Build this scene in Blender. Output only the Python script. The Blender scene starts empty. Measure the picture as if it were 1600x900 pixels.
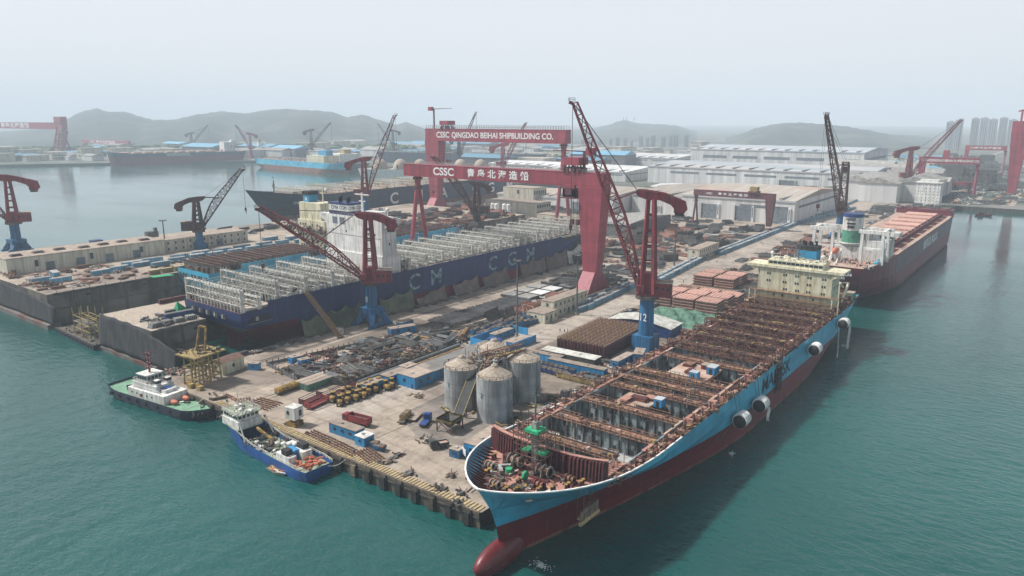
import bpy, math, random
from mathutils import Vector, Matrix
R = math.radians
PI = math.pi
SC = bpy.context.scene
COL = SC.collection
rnd = random.Random(7)

# ------------------------------------------------------------ camera
F_PX, CX, CY, HOR, VX, CAMH = 1150.0, 800.0, 450.0, 187.0, 1700.0, 100.0
_p = math.atan((CY - HOR) / F_PX)
_F = Vector((0, math.cos(_p), -math.sin(_p))); _R = Vector((1, 0, 0)); _U = _R.cross(_F)
def _ray(px, py): return _F * F_PX + _R * (px - CX) + _U * (CY - py)
_d1 = _ray(VX, HOR); _d1.z = 0; _d1.normalize()
_y = Vector((0, 0, 1)).cross(_d1)
_M = Matrix((_d1, _y, Vector((0, 0, 1))))           # quay frame: X along the quays, Y across, Z up
cam_d = bpy.data.cameras.new("camera"); cam = bpy.data.objects.new("camera", cam_d); COL.objects.link(cam)
rot = Matrix((_M @ _R, _M @ _U, _M @ (-_F))).transposed()
cam.matrix_world = Matrix.Translation((0, 0, CAMH)) @ rot.to_4x4()
cam_d.sensor_width = 36; cam_d.lens = 36 * F_PX / 1600; cam_d.clip_end = 30000; cam_d.clip_start = 1
SC.camera = cam
def at(px, py, z=0.0):
    r = _M @ _ray(px, py); t = (z - CAMH) / r.z
    return (r.x * t, r.y * t)
def onplane(px, py, bx, by, phi):
    r = _M @ _ray(px, py); n = Vector((-math.sin(phi), math.cos(phi), 0))
    t = n.dot(Vector((bx, by, 0))) / n.dot(Vector((r.x, r.y, 0)))
    return Vector((r.x * t, r.y * t, r.z * t + CAMH))

# ------------------------------------------------------------ sky, sun, exposure
SUN_EL, SUN_AZ = 52.0, 118.0            # azimuth of the sun in the quay frame, from +X towards +Y
w = bpy.data.worlds.new("World"); SC.world = w; w.use_nodes = True
nt = w.node_tree; bg = nt.nodes["Background"]
sky = nt.nodes.new("ShaderNodeTexSky"); sky.sky_type = 'NISHITA'; sky.sun_disc = False
sky.sun_elevation = R(SUN_EL); sky.sun_rotation = R(90 - SUN_AZ); sky.air_density = 1.2; sky.dust_density = 3.0
hs = nt.nodes.new("ShaderNodeHueSaturation"); hs.inputs["Saturation"].default_value = 0.42
# overcast veil: a thin even cloud layer over the blue sky
mx = nt.nodes.new("ShaderNodeMix"); mx.data_type = 'RGBA'; mx.inputs[0].default_value = 0.55
mx.inputs[7].default_value = (10.9, 11.1, 11.6, 1)
# the veil is thick towards the horizon and thins out overhead
gc = nt.nodes.new("ShaderNodeTexCoord"); sx_ = nt.nodes.new("ShaderNodeSeparateXYZ"); nt.links.new(gc.outputs["Generated"], sx_.inputs[0])
vr = nt.nodes.new("ShaderNodeMapRange"); vr.interpolation_type = 'SMOOTHSTEP'; vr.inputs[1].default_value = 0.08; vr.inputs[2].default_value = 0.62; vr.inputs[3].default_value = 0.66; vr.inputs[4].default_value = 0.0
nt.links.new(sx_.outputs[2], vr.inputs[0]); nt.links.new(vr.outputs[0], mx.inputs[0])
nt.links.new(sky.outputs[0], hs.inputs["Color"]); nt.links.new(hs.outputs[0], mx.inputs[6])
nt.links.new(mx.outputs[2], bg.inputs[0]); bg.inputs[1].default_value = 0.09
sd = bpy.data.lights.new("sun", 'SUN'); sd.energy = 5.0; sd.angle = R(4); sd.color = (1.0, 0.96, 0.9)
sun = bpy.data.objects.new("sun", sd); COL.objects.link(sun)
sv = Vector((math.cos(R(SUN_EL)) * math.cos(R(SUN_AZ)), math.cos(R(SUN_EL)) * math.sin(R(SUN_AZ)), math.sin(R(SUN_EL))))
sun.rotation_euler = sv.to_track_quat('Z', 'Y').to_euler(); sun.location = (200, 200, 600)
SC.view_settings.view_transform = 'Standard'; SC.view_settings.look = 'None'
SC.view_settings.exposure = 0.14; SC.view_settings.gamma = 1.0
SC.cycles.max_bounces = 5; SC.cycles.diffuse_bounces = 2; SC.cycles.glossy_bounces = 2
SC.cycles.volume_bounces = 2; SC.cycles.caustics_reflective = False; SC.cycles.caustics_refractive = False
HAZE = 0.00018

# ------------------------------------------------------------ materials
MATS = {}
def mat(n, c, c2=None, amt=0.5, sc=0.25, rough=0.75, st=(1, 1, 1), metal=0.0, bump=0.0, rv=0.12, edge=0.1, c3=None, sc3=0.05):
    if n in MATS: return MATS[n]
    m = bpy.data.materials.new(n); m.use_nodes = True; t = m.node_tree; N = t.nodes; L = t.links
    b = N["Principled BSDF"]; b.inputs["Roughness"].default_value = rough; b.inputs["Metallic"].default_value = metal
    if c2 is None: c2 = tuple(x * 0.55 for x in c)
    tc = N.new("ShaderNodeTexCoord"); mp = N.new("ShaderNodeMapping"); mp.inputs["Scale"].default_value = st
    L.new(tc.outputs["Object"], mp.inputs[0])
    no = N.new("ShaderNodeTexNoise"); no.inputs["Scale"].default_value = sc; no.inputs["Detail"].default_value = 9; no.inputs["Roughness"].default_value = 0.66
    L.new(mp.outputs[0], no.inputs["Vector"])
    rp = N.new("ShaderNodeMapRange"); rp.inputs[1].default_value = 0.62 - amt * 0.32 - edge; rp.inputs[2].default_value = 0.62 - amt * 0.32 + edge
    L.new(no.outputs["Fac"], rp.inputs[0])
    mi = N.new("ShaderNodeMix"); mi.data_type = 'RGBA'; mi.inputs[6].default_value = (*c, 1); mi.inputs[7].default_value = (*c2, 1)
    L.new(rp.outputs[0], mi.inputs[0]); out = mi.outputs[2]
    if c3 is not None:
        n3 = N.new("ShaderNodeTexNoise"); n3.inputs["Scale"].default_value = sc3; n3.inputs["Detail"].default_value = 7
        L.new(tc.outputs["Object"], n3.inputs["Vector"])
        r3 = N.new("ShaderNodeMapRange"); r3.inputs[1].default_value = 0.52; r3.inputs[2].default_value = 0.62; L.new(n3.outputs["Fac"], r3.inputs[0])
        m3 = N.new("ShaderNodeMix"); m3.data_type = 'RGBA'; m3.inputs[7].default_value = (*c3, 1)
        L.new(r3.outputs[0], m3.inputs[0]); L.new(out, m3.inputs[6]); out = m3.outputs[2]
    oi = N.new("ShaderNodeObjectInfo"); mr = N.new("ShaderNodeMapRange"); mr.inputs[3].default_value = 1 - rv; mr.inputs[4].default_value = 1 + rv
    L.new(oi.outputs["Random"], mr.inputs[0])
    hv = N.new("ShaderNodeHueSaturation"); L.new(mr.outputs[0], hv.inputs["Value"]); L.new(out, hv.inputs["Color"])
    L.new(hv.outputs[0], b.inputs["Base Color"])
    if bump:
        bp = N.new("ShaderNodeBump"); bp.inputs["Strength"].default_value = bump; bp.inputs["Distance"].default_value = 0.1
        L.new(no.outputs["Fac"], bp.inputs["Height"]); L.new(bp.outputs[0], b.inputs["Normal"])
    MATS[n] = m; return m
V = (2.2, 2.2, 0.18)     # vertical streaks
mat('crane_red', (0.26, 0.035, 0.05), (0.12, 0.025, 0.032), 0.35, 0.3, 0.6, V)
mat('gantry_red', (0.34, 0.055, 0.085), (0.23, 0.042, 0.06), 0.35, 0.15, 0.55, V)
mat('gantry_dark', (0.17, 0.05, 0.06), (0.07, 0.03, 0.035), 0.4, 0.4)
mat('crane_dark', (0.12, 0.045, 0.05), (0.05, 0.03, 0.03), 0.5, 0.4)
mat('crane_blue', (0.018, 0.15, 0.33), (0.012, 0.06, 0.13), 0.35, 0.3, 0.55, V)
mat('hut_blue', (0.03, 0.25, 0.50), (0.03, 0.13, 0.27), 0.3, 0.5, 0.5, V, rv=0.3)
mat('box_blue', (0.15, 0.36, 0.50), (0.07, 0.19, 0.30), 0.35, 0.5, 0.55, V, rv=0.35)
mat('deep_blue', (0.02, 0.06, 0.22), (0.01, 0.03, 0.10), 0.35, 0.5, 0.5)
mat('white', (0.72, 0.72, 0.70), (0.42, 0.40, 0.36), 0.25, 0.4, 0.6, V)
mat('lash_white', (0.60, 0.61, 0.57), (0.34, 0.32, 0.28), 0.35, 0.4, 0.6)
mat('cream', (0.68, 0.66, 0.50), (0.42, 0.36, 0.22), 0.25, 0.3, 0.6, V)
mat('office', (0.55, 0.53, 0.44), (0.36, 0.33, 0.27), 0.3, 0.3, 0.8, V)
mat('hall_white', (0.62, 0.63, 0.63), (0.45, 0.45, 0.44), 0.35, 0.05, 0.8, V)
mat('hall_roof', (0.40, 0.38, 0.35), (0.30, 0.26, 0.22), 0.5, 0.05, 0.8, (0.25, 3, 1), c3=(0.34, 0.24, 0.2), sc3=0.02)
mat('roof_blue', (0.30, 0.36, 0.41), (0.46, 0.44, 0.43), 0.4, 0.03, 0.8, (1, 0.2, 1))
mat('glass', (0.02, 0.03, 0.04), (0.05, 0.07, 0.08), 0.3, 1, 0.15)
mat('dark_hole', (0.02, 0.02, 0.025), (0.04, 0.04, 0.04), 0.3, 0.3, 0.9)
mat('stripe_grey', (0.16, 0.19, 0.22), None, 0.3, 0.3, 0.7)
mat('concrete', (0.36, 0.33, 0.29), (0.25, 0.22, 0.19), 0.45, 0.035, 0.9, (1, 1, 1), c3=(0.2, 0.175, 0.15), sc3=0.013, edge=0.12)
mat('concrete_grey', (0.30, 0.29, 0.27), (0.17, 0.16, 0.15), 0.45, 0.1, 0.9, c3=(0.19, 0.17, 0.15), sc3=0.03)
mat('silo', (0.36, 0.38, 0.39), (0.21, 0.22, 0.22), 0.35, 0.22, 0.75, (1.5, 1.5, 0.3), c3=(0.24, 0.24, 0.23), sc3=0.09)
mat('dust', (0.44, 0.38, 0.31), (0.25, 0.2, 0.16), 0.4, 1.2, 0.95, bump=0.6)
mat('quay_side', (0.15, 0.13, 0.10), (0.05, 0.05, 0.045), 0.55, 0.3, 0.9, V)
mat('net_black', (0.022, 0.024, 0.029), (0.05, 0.05, 0.055), 0.25, 0.15, 0.95, V, bump=0.4, c3=(0.02, 0.021, 0.024), sc3=0.2)
mat('dock_wall', (0.13, 0.12, 0.11), (0.06, 0.055, 0.05), 0.45, 0.1, 0.9, V, c3=(0.2, 0.18, 0.15), sc3=0.05)
mat('pontoon', (0.12, 0.09, 0.085), (0.17, 0.16, 0.15), 0.35, 0.3, 0.8, (1, 1, 3), c3=(0.12, 0.05, 0.04), sc3=0.06)
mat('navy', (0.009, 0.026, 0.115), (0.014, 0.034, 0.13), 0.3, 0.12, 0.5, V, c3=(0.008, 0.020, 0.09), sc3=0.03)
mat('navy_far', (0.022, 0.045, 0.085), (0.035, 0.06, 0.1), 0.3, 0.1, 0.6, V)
mat('antifoul', (0.17, 0.010, 0.018), (0.12, 0.014, 0.018), 0.35, 0.06, 0.42, (0.7, 1, 1.6), c3=(0.12, 0.011, 0.015), sc3=0.035)
mat('antifoul_rust', (0.16, 0.05, 0.04), (0.28, 0.14, 0.1), 0.35, 0.3, 0.7, (0.35, 1, 1.6), c3=(0.12, 0.03, 0.025), sc3=0.15)
mat('line_blue', (0.06, 0.40, 0.60), (0.05, 0.28, 0.42), 0.22, 0.1, 0.42, (0.8, 1, 0.5), c3=(0.10, 0.45, 0.62), sc3=0.04)
mat('maroon_hull', (0.17, 0.02, 0.04), (0.12, 0.022, 0.035), 0.4, 0.08, 0.5, V)
mat('grey_hull', (0.22, 0.17, 0.19), (0.17, 0.12, 0.14), 0.4, 0.2, 0.6)
mat('text_grey', (0.42, 0.43, 0.44), (0.3, 0.3, 0.3), 0.15, 0.4, 0.6, rv=0.0)
mat('hull_white', (0.75, 0.75, 0.74), (0.5, 0.48, 0.45), 0.2, 0.4, 0.5)
mat('primer', (0.42, 0.22, 0.175), (0.30, 0.16, 0.13), 0.4, 0.25, 0.8, c3=(0.30, 0.13, 0.11), sc3=0.12)
mat('deck_tan', (0.48, 0.33, 0.26), (0.34, 0.22, 0.17), 0.4, 0.25, 0.85, c3=(0.40, 0.34, 0.29), sc3=0.1)
mat('hatch_pink', (0.56, 0.34, 0.28), (0.40, 0.22, 0.18), 0.35, 0.5, 0.8, rv=0.15)
mat('hatch_tan', (0.58, 0.50, 0.43), (0.42, 0.33, 0.27), 0.35, 0.5, 0.8, rv=0.15)
mat('rust', (0.15, 0.075, 0.05), (0.34, 0.20, 0.13), 0.22, 0.8, 0.9, rv=0.3)
mat('rust_dark', (0.075, 0.045, 0.04), (0.14, 0.075, 0.055), 0.4, 0.6, 0.9, rv=0.3)
mat('maroon', (0.105, 0.022, 0.025), (0.055, 0.015, 0.018), 0.4, 0.5, 0.75)
mat('hold_grey', (0.23, 0.28, 0.30), (0.075, 0.08, 0.085), 0.38, 0.22, 0.8, (1, 1, 0.6), c3=(0.28, 0.31, 0.32), sc3=0.12, edge=0.03)
mat('hold_pale', (0.42, 0.46, 0.46), (0.3, 0.28, 0.25), 0.3, 0.3, 0.8)
mat('steel_grey', (0.13, 0.135, 0.14), (0.07, 0.07, 0.07), 0.45, 0.5, 0.8, rv=0.4)
mat('steel_light', (0.33, 0.34, 0.33), (0.2, 0.18, 0.16), 0.4, 0.5, 0.8, rv=0.3)
mat('steel_dark', (0.045, 0.048, 0.05), (0.11, 0.095, 0.08), 0.35, 0.5, 0.8, rv=0.4)
mat('scrap_brown', (0.2, 0.15, 0.11), (0.08, 0.065, 0.05), 0.5, 0.5, 0.9, rv=0.5)
mat('yellow', (0.42, 0.25, 0.04), (0.12, 0.08, 0.04), 0.45, 0.6, 0.7, rv=0.2)
mat('ochre', (0.36, 0.27, 0.10), (0.18, 0.13, 0.06), 0.4, 0.6, 0.8, rv=0.2)
mat('timber', (0.52, 0.40, 0.2), (0.3, 0.23, 0.13), 0.4, 0.8, 0.9)
mat('rubber', (0.012, 0.012, 0.014), (0.03, 0.03, 0.03), 0.4, 1, 0.8)
mat('red', (0.24, 0.03, 0.035), (0.13, 0.03, 0.03), 0.3, 0.6, 0.6)
mat('orange', (0.62, 0.17, 0.08), (0.4, 0.13, 0.08), 0.3, 0.8, 0.6)
mat('green_net', (0.02, 0.35, 0.16), (0.015, 0.22, 0.10), 0.3, 0.6, 0.8)
mat('green_grey', (0.10, 0.22, 0.15), (0.06, 0.12, 0.09), 0.5, 0.4, 0.9, bump=0.8)
mat('olive_net', (0.095, 0.115, 0.07), (0.14, 0.155, 0.1), 0.45, 0.3, 0.95, (1, 1, 0.4), bump=0.5, c3=(0.07, 0.085, 0.055), sc3=0.1)
mat('brown_net', (0.2, 0.165, 0.14), (0.13, 0.11, 0.095), 0.45, 0.3, 0.95, (1, 1, 0.4), bump=0.5)
mat('container_green', (0.08, 0.21, 0.16), (0.05, 0.13, 0.11), 0.3, 0.5, 0.6)
mat('deck_green', (0.20, 0.37, 0.25), (0.12, 0.27, 0.17), 0.35, 0.5, 0.7)
mat('deck_olive', (0.26, 0.31, 0.22), (0.17, 0.19, 0.14), 0.35, 0.5, 0.8)
mat('boat_blue', (0.015, 0.09, 0.33), (0.015, 0.06, 0.2), 0.3, 0.3, 0.45, V)
mat('tug_navy', (0.015, 0.022, 0.05), (0.035, 0.04, 0.06), 0.3, 0.5, 0.6)
mat('funnel_green', (0.09, 0.29, 0.20), None, 0.1, 0.5, 0.6)
mat('funnel_blue', (0.03, 0.28, 0.50), None, 0.1, 0.5, 0.6)
mat('black', (0.012, 0.014, 0.018), (0.03, 0.03, 0.03), 0.3, 0.5, 0.7)
mat('text_white', (0.78, 0.79, 0.79), (0.6, 0.6, 0.6), 0.15, 0.4, 0.6, rv=0.0)
mat('text_faded', (0.24, 0.38, 0.40), (0.03, 0.07, 0.14), 0.3, 0.35, 0.8, edge=0.05, rv=0.0)
mat('text_navy', (0.01, 0.02, 0.05), (0.03, 0.09, 0.13), 0.25, 0.4, 0.6, rv=0.0)
mat('bare_white', (0.80, 0.80, 0.78), (0.6, 0.58, 0.55), 0.3, 0.3, 0.8)
mat('fabric_dirty', (0.62, 0.60, 0.55), (0.30, 0.26, 0.22), 0.35, 0.6, 0.9, bump=0.8)
mat('grey_roof', (0.20, 0.195, 0.19), (0.15, 0.14, 0.13), 0.4, 0.15, 0.9, c3=(0.3, 0.26, 0.22), sc3=0.1)
mat('brown_roof', (0.33, 0.27, 0.22), (0.23, 0.18, 0.15), 0.4, 0.3, 0.9, rv=0.2)
mat('asphalt_dark', (0.10, 0.095, 0.09), (0.06, 0.06, 0.06), 0.4, 0.1, 0.9)
mat('rail', (0.07, 0.06, 0.055), None, 0.4, 0.5, 0.6)
mat('hill', (0.032, 0.052, 0.05), (0.05, 0.07, 0.064), 0.45, 0.004, 0.95, c3=(0.095, 0.11, 0.095), sc3=0.006, bump=1.0)
mat('tree_green', (0.04, 0.075, 0.035), (0.07, 0.11, 0.05), 0.5, 0.3, 0.9)
mat('far_land', (0.13, 0.14, 0.12), (0.07, 0.09, 0.07), 0.5, 0.02, 0.95, c3=(0.2, 0.19, 0.18), sc3=0.008)
mat('tower_white', (0.42, 0.43, 0.45), (0.26, 0.28, 0.31), 0.4, 0.02, 0.8, (3, 3, 0.2))
mat('skin', (0.45, 0.28, 0.2), None, 0.1, 1)
mat('cloth_navy', (0.03, 0.05, 0.12), None, 0.1, 1)
mat('sign_white', (0.7, 0.7, 0.7), (0.4, 0.45, 0.5), 0.4, 1.2)
mat('foam', (0.85, 0.87, 0.87), (0.3, 0.42, 0.42), 0.45, 0.8, 0.6, edge=0.1)

def weather(n, axes='xz', bw=9.0, bh=2.6, seam=0.72, rust=None, amt=0.45, rsc=(0.9, 0.9, 0.05), thr=(0.60, 0.72), scratch=None):
    """plate seams, plate to plate tint and streaks running down"""
    m = MATS[n]; t = m.node_tree; N = t.nodes; L = t.links; b = N["Principled BSDF"]; src = b.inputs["Base Color"].links[0].from_socket
    tc = [x for x in N if x.type == 'TEX_COORD'][0]; sp = N.new("ShaderNodeSeparateXYZ"); cb = N.new("ShaderNodeCombineXYZ"); L.new(tc.outputs["Object"], sp.inputs[0])
    for k, a in enumerate(axes): L.new(sp.outputs['xyz'.index(a)], cb.inputs[k])
    br = N.new("ShaderNodeTexBrick"); br.inputs["Scale"].default_value = 1; br.inputs["Brick Width"].default_value = bw; br.inputs["Row Height"].default_value = bh; br.inputs["Mortar Size"].default_value = 0.07; br.inputs["Mortar Smooth"].default_value = 0.4
    br.inputs["Color1"].default_value = (1.08, 1.08, 1.08, 1); br.inputs["Color2"].default_value = (0.84, 0.84, 0.85, 1); br.inputs["Mortar"].default_value = (seam, seam, seam, 1); L.new(cb.outputs[0], br.inputs["Vector"])
    mu = N.new("ShaderNodeMix"); mu.data_type = 'RGBA'; mu.blend_type = 'MULTIPLY'; mu.inputs[0].default_value = 1; L.new(src, mu.inputs[6]); L.new(br.outputs[0], mu.inputs[7]); out = mu.outputs[2]
    for col, sc, th, am in ((rust, rsc, thr, amt), (scratch, (0.12, 0.12, 2.2), (0.66, 0.72), 0.7)):
        if col is None: continue
        mp = N.new("ShaderNodeMapping"); mp.inputs["Scale"].default_value = sc; L.new(tc.outputs["Object"], mp.inputs[0])
        no = N.new("ShaderNodeTexNoise"); no.inputs["Scale"].default_value = 1.0; no.inputs["Detail"].default_value = 8; no.inputs["Roughness"].default_value = 0.62; L.new(mp.outputs[0], no.inputs["Vector"])
        mr = N.new("ShaderNodeMapRange"); mr.inputs[1].default_value = th[0]; mr.inputs[2].default_value = th[1]; mr.inputs[4].default_value = am; L.new(no.outputs["Fac"], mr.inputs[0])
        mx2 = N.new("ShaderNodeMix"); mx2.data_type = 'RGBA'; mx2.inputs[7].default_value = (*col, 1); L.new(mr.outputs[0], mx2.inputs[0]); L.new(out, mx2.inputs[6]); out = mx2.outputs[2]
    L.new(out, b.inputs["Base Color"])
weather('line_blue', rust=(0.16, 0.10, 0.07), amt=0.5, thr=(0.58, 0.72), scratch=(0.22, 0.45, 0.55))
weather('antifoul', rust=(0.22, 0.10, 0.09), amt=0.55, thr=(0.56, 0.72), scratch=(0.42, 0.30, 0.28))
weather('antifoul_rust', rust=(0.34, 0.22, 0.17), amt=0.6, thr=(0.5, 0.7), scratch=(0.4, 0.33, 0.3))
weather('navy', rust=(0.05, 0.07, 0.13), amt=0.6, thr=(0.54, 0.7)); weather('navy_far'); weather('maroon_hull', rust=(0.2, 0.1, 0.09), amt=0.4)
weather('gantry_red', 'yz', 8.0, 3.0, 0.8, rust=(0.2, 0.07, 0.06), amt=0.5, rsc=(1.2, 1.2, 0.08), thr=(0.55, 0.72)); weather('crane_red', 'xz', 3, 3, .85, rust=(0.08, 0.03, 0.03), amt=.6)
weather('silo', 'xz', 5.0, 2.4, 0.85, rust=(0.15, 0.12, 0.10), amt=0.55, rsc=(0.8, 0.8, 0.07), thr=(0.54, 0.68)); weather('hall_white', 'yz', 6, 30, 0.9, rust=(0.34, 0.32, 0.29), amt=.5, rsc=(.3, .3, .03)); weather('dock_wall', 'xz', 14, 4.5, 0.7, rust=(0.2, 0.17, 0.14), amt=.6, rsc=(.4, .4, .05), thr=(0.5, 0.7)); weather('cream', 'yz', 7, 3.4, 0.88, rust=(0.36, 0.27, 0.17), amt=.6, rsc=(1, 1, .08)); weather('white', 'yz', 7, 3.2, 0.9, rust=(0.42, 0.33, 0.26), amt=.5, rsc=(.9, .9, .06))
weather('quay_side', 'yz', 6.4, 2.2, 0.5, rust=(0.25, 0.2, 0.14), amt=.5)

# ------------------------------------------------------------ mesh builder
YF = 1
class MB:
    def __init__(s): s.v = []; s.f = []; s.m = []; s.ms = []
    def mi(s, m):
        if m not in s.ms: s.ms.append(m)
        return s.ms.index(m)
    def add(s, vs, fs, m):
        k = len(s.v); s.v += [tuple(p) for p in vs]; i = s.mi(m)
        s.f += [tuple(k + a for a in f) for f in fs]; s.m += [i] * len(fs); return s
    def box(s, x0, y0, z0, x1, y1, z1, m):
        if x0 > x1: x0, x1 = x1, x0
        if y0 > y1: y0, y1 = y1, y0
        return s.add([(x0, y0, z0), (x1, y0, z0), (x1, y1, z0), (x0, y1, z0), (x0, y0, z1), (x1, y0, z1), (x1, y1, z1), (x0, y1, z1)],
              [(0, 3, 2, 1), (4, 5, 6, 7), (0, 1, 5, 4), (1, 2, 6, 5), (2, 3, 7, 6), (3, 0, 4, 7)], m)
    def cb(s, cx, cy, cz, sx, sy, sz, m, rz=0, ry=0):
        c, n = math.cos(rz), math.sin(rz); cc, nn = math.cos(ry), math.sin(ry); vs = []
        for dz in (-.5, .5):
            for dx, dy in ((-.5, -.5), (.5, -.5), (.5, .5), (-.5, .5)):
                x, y, z = dx * sx, dy * sy, dz * sz
                x, z = x * cc + z * nn, -x * nn + z * cc
                vs.append((cx + x * c - y * n, cy + x * n + y * c, cz + z))
        return s.add(vs, [(0, 3, 2, 1), (4, 5, 6, 7), (0, 1, 5, 4), (1, 2, 6, 5), (2, 3, 7, 6), (3, 0, 4, 7)], m)
    def bar(s, p, q, w, m, h=None, w2=None):
        p, q = Vector(p), Vector(q); d = (q - p)
        if d.length < 1e-6: return s
        d.normalize(); h = h or w
        a = d.cross(Vector((0, 0, 1)));
        if a.length < 0.02: a = d.cross(Vector((0, 1, 0)))
        a.normalize(); b = a.cross(d)
        w2 = w2 or w; k = w2 / w
        vs = [p - a * w / 2 - b * h / 2, p + a * w / 2 - b * h / 2, p + a * w / 2 + b * h / 2, p - a * w / 2 + b * h / 2]
        vs += [q + (x - p) * k for x in vs]
        return s.add(vs, [(0, 1, 2, 3), (7, 6, 5, 4), (0, 4, 5, 1), (1, 5, 6, 2), (2, 6, 7, 3), (3, 7, 4, 0)], m)
    def tube(s, p, q, r, m, r2=None, n=8):
        p, q = Vector(p), Vector(q); d = (q - p).normalized(); r2 = r if r2 is None else r2
        a = d.cross(Vector((0, 0, 1)))
        if a.length < 0.02: a = d.cross(Vector((0, 1, 0)))
        a.normalize(); b = a.cross(d); vs = []
        for c, rr in ((p, r), (q, r2)):
            for i in range(n):
                t = 2 * PI * i / n; vs.append(c + (a * math.cos(t) + b * math.sin(t)) * rr)
        fs = [(i, i + n, (i + 1) % n + n, (i + 1) % n) for i in range(n)] + [tuple(range(n)), tuple(range(2 * n - 1, n - 1, -1))]
        return s.add(vs, fs, m)
    def cyl(s, x, y, z0, z1, r, m, r2=None, n=14): return s.tube((x, y, z0), (x, y, z1), r, m, r2, n)
    def prism(s, pts, z0, z1, m):
        n = len(pts); z0f = z0 if callable(z0) else (lambda x, y: z0); z1f = z1 if callable(z1) else (lambda x, y: z1)
        vs = [(x, y, z0f(x, y)) for x, y in pts] + [(x, y, z1f(x, y)) for x, y in pts]
        return s.add(vs, [tuple(range(n - 1, -1, -1)), tuple(range(n, 2 * n))] + [(i, (i + 1) % n, (i + 1) % n + n, i + n) for i in range(n)], m)
    def ex(s, prof, axis, a0, a1, m):
        """profile of (u,z) extruded along y (axis 'y', u=x) or x (axis 'x', u=y)"""
        n = len(prof)
        if axis == 'y': vs = [(u, a0, z) for u, z in prof] + [(u, a1, z) for u, z in prof]
        else: vs = [(a0, u, z) for u, z in prof] + [(a1, u, z) for u, z in prof]
        return s.add(vs, [tuple(range(n - 1, -1, -1)), tuple(range(n, 2 * n))] + [(i, (i + 1) % n, (i + 1) % n + n, i + n) for i in range(n)], m)
    def poly(s, pts, m): return s.add(pts, [tuple(range(len(pts)))], m)
    def blob(s, cx, cy, cz, rx, ry, rz, m, n=10, k=6, jit=0.0, r=None):
        r = r or rnd; vs = [(cx, cy, cz + rz)]
        for j in range(1, k):
            a = PI * j / k
            for i in range(n):
                t = 2 * PI * i / n; q = 1 + (r.random() - .5) * jit
                vs.append((cx + rx * q * math.sin(a) * math.cos(t), cy + ry * q * math.sin(a) * math.sin(t), cz + rz * q * math.cos(a)))
        vs.append((cx, cy, cz - rz)); e = len(vs) - 1
        fs = [(0, 1 + i, 1 + (i + 1) % n) for i in range(n)]
        for j in range(k - 2):
            o = 1 + j * n
            fs += [(o + i, o + n + i, o + n + (i + 1) % n, o + (i + 1) % n) for i in range(n)]
        o = 1 + (k - 2) * n; fs += [(o + i, e, o + (i + 1) % n) for i in range(n)]
        return s.add(vs, fs, m)
    def truss(s, p, q, w, h, n, t, m, up=(0, 0, 1), taper=1.0):
        """four chord lattice girder"""
        p, q, up = Vector(p), Vector(q), Vector(up); d = (q - p).normalized(); a = d.cross(up).normalized(); b = a.cross(d)
        rings = []
        for i in range(n + 1):
            f = i / n; c = p.lerp(q, f); k = 1 + (taper - 1) * f
            rings.append([c + a * w / 2 * k * x + b * h / 2 * k * y for x, y in ((-1, -1), (1, -1), (1, 1), (-1, 1))])
        for j in range(4): s.bar(rings[0][j], rings[-1][j], t, m)
        for i in range(n):
            for j in range(4):
                k = (j + 1) % 4
                s.bar(rings[i][j], rings[i][k], t * .55, m)
                s.bar(rings[i][j if i % 2 else k], rings[i + 1][k if i % 2 else j], t * .6, m)
        return s
    def build(s, name, parent=None, loc=None, rz=0, smooth=False):
        if YF < 0: s.v = [(p[0], -p[1], p[2]) for p in s.v]; s.f = [tuple(reversed(q)) for q in s.f]
        me = bpy.data.meshes.new(name); me.from_pydata(s.v, [], s.f)
        for m in s.ms: me.materials.append(MATS[m])
        me.polygons.foreach_set("material_index", s.m)
        if smooth: me.polygons.foreach_set("use_smooth", [True] * len(s.f))
        me.update(); o = bpy.data.objects.new(name, me); COL.objects.link(o)
        if parent is not None: o.parent = parent
        if loc is not None: o.location = loc
        o.rotation_euler.z = rz
        return o
def tag(o, label=None, cat=None, group=None, kind=None):
    if label: o['label'] = label
    if cat: o['category'] = cat
    if group: o['group'] = group
    if kind: o['kind'] = kind
    return o
def thing(name, label, cat, loc=(0, 0, 0), rz=0, group=None):
    o = bpy.data.objects.new(name, None); COL.objects.link(o); o.location = loc; o.rotation_euler = (0, 0, rz); o.empty_display_size = 2
    return tag(o, label, cat, group)
def dup(o, loc, rz=None, label=None, group=None, sc=None, parent=None):
    c = o.copy(); COL.objects.link(c)
    if parent is None:
        c.location = loc
        if rz is not None: c.rotation_euler = (0, 0, rz)
        if label: c['label'] = label
        if group: c['group'] = group
        if sc: c.scale = sc
    else: c.parent = parent
    for ch in KIDS.get(o.name, []): dup(ch, None, parent=c)
    return c
KIDS = {}
def kids(o):
    KIDS[o.name] = [x for x in bpy.data.objects if x.parent == o]
    for k in KIDS[o.name]: kids(k)
    return o
def text(s, parent, loc, size, face='-x', m='text_white', name='lettering', sx=1.0, space=1.0, ext=0.03, bold=0.0, rot=None):
    cu = bpy.data.curves.new(name, 'FONT'); cu.body = s; cu.size = size; cu.extrude = ext; cu.align_x = 'CENTER'; cu.align_y = 'CENTER'
    cu.space_character = space; cu.offset = bold; cu.resolution_u = 5
    o = bpy.data.objects.new(name, cu); COL.objects.link(o)
    me = bpy.data.meshes.new_from_object(o.evaluated_get(bpy.context.evaluated_depsgraph_get()))
    bpy.data.objects.remove(o); me.materials.clear(); me.materials.append(MATS[m])
    n = bpy.data.objects.new(name, me); COL.objects.link(n); n.parent = parent; n.location = loc
    n.rotation_euler = rot or {'-x': (R(90), 0, R(-90)), '-y': (R(90), 0, 0), '+x': (R(90), 0, R(90)), '+y': (R(90), 0, R(180))}[face]
    n.scale = (sx, 1, 1); return n
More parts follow.
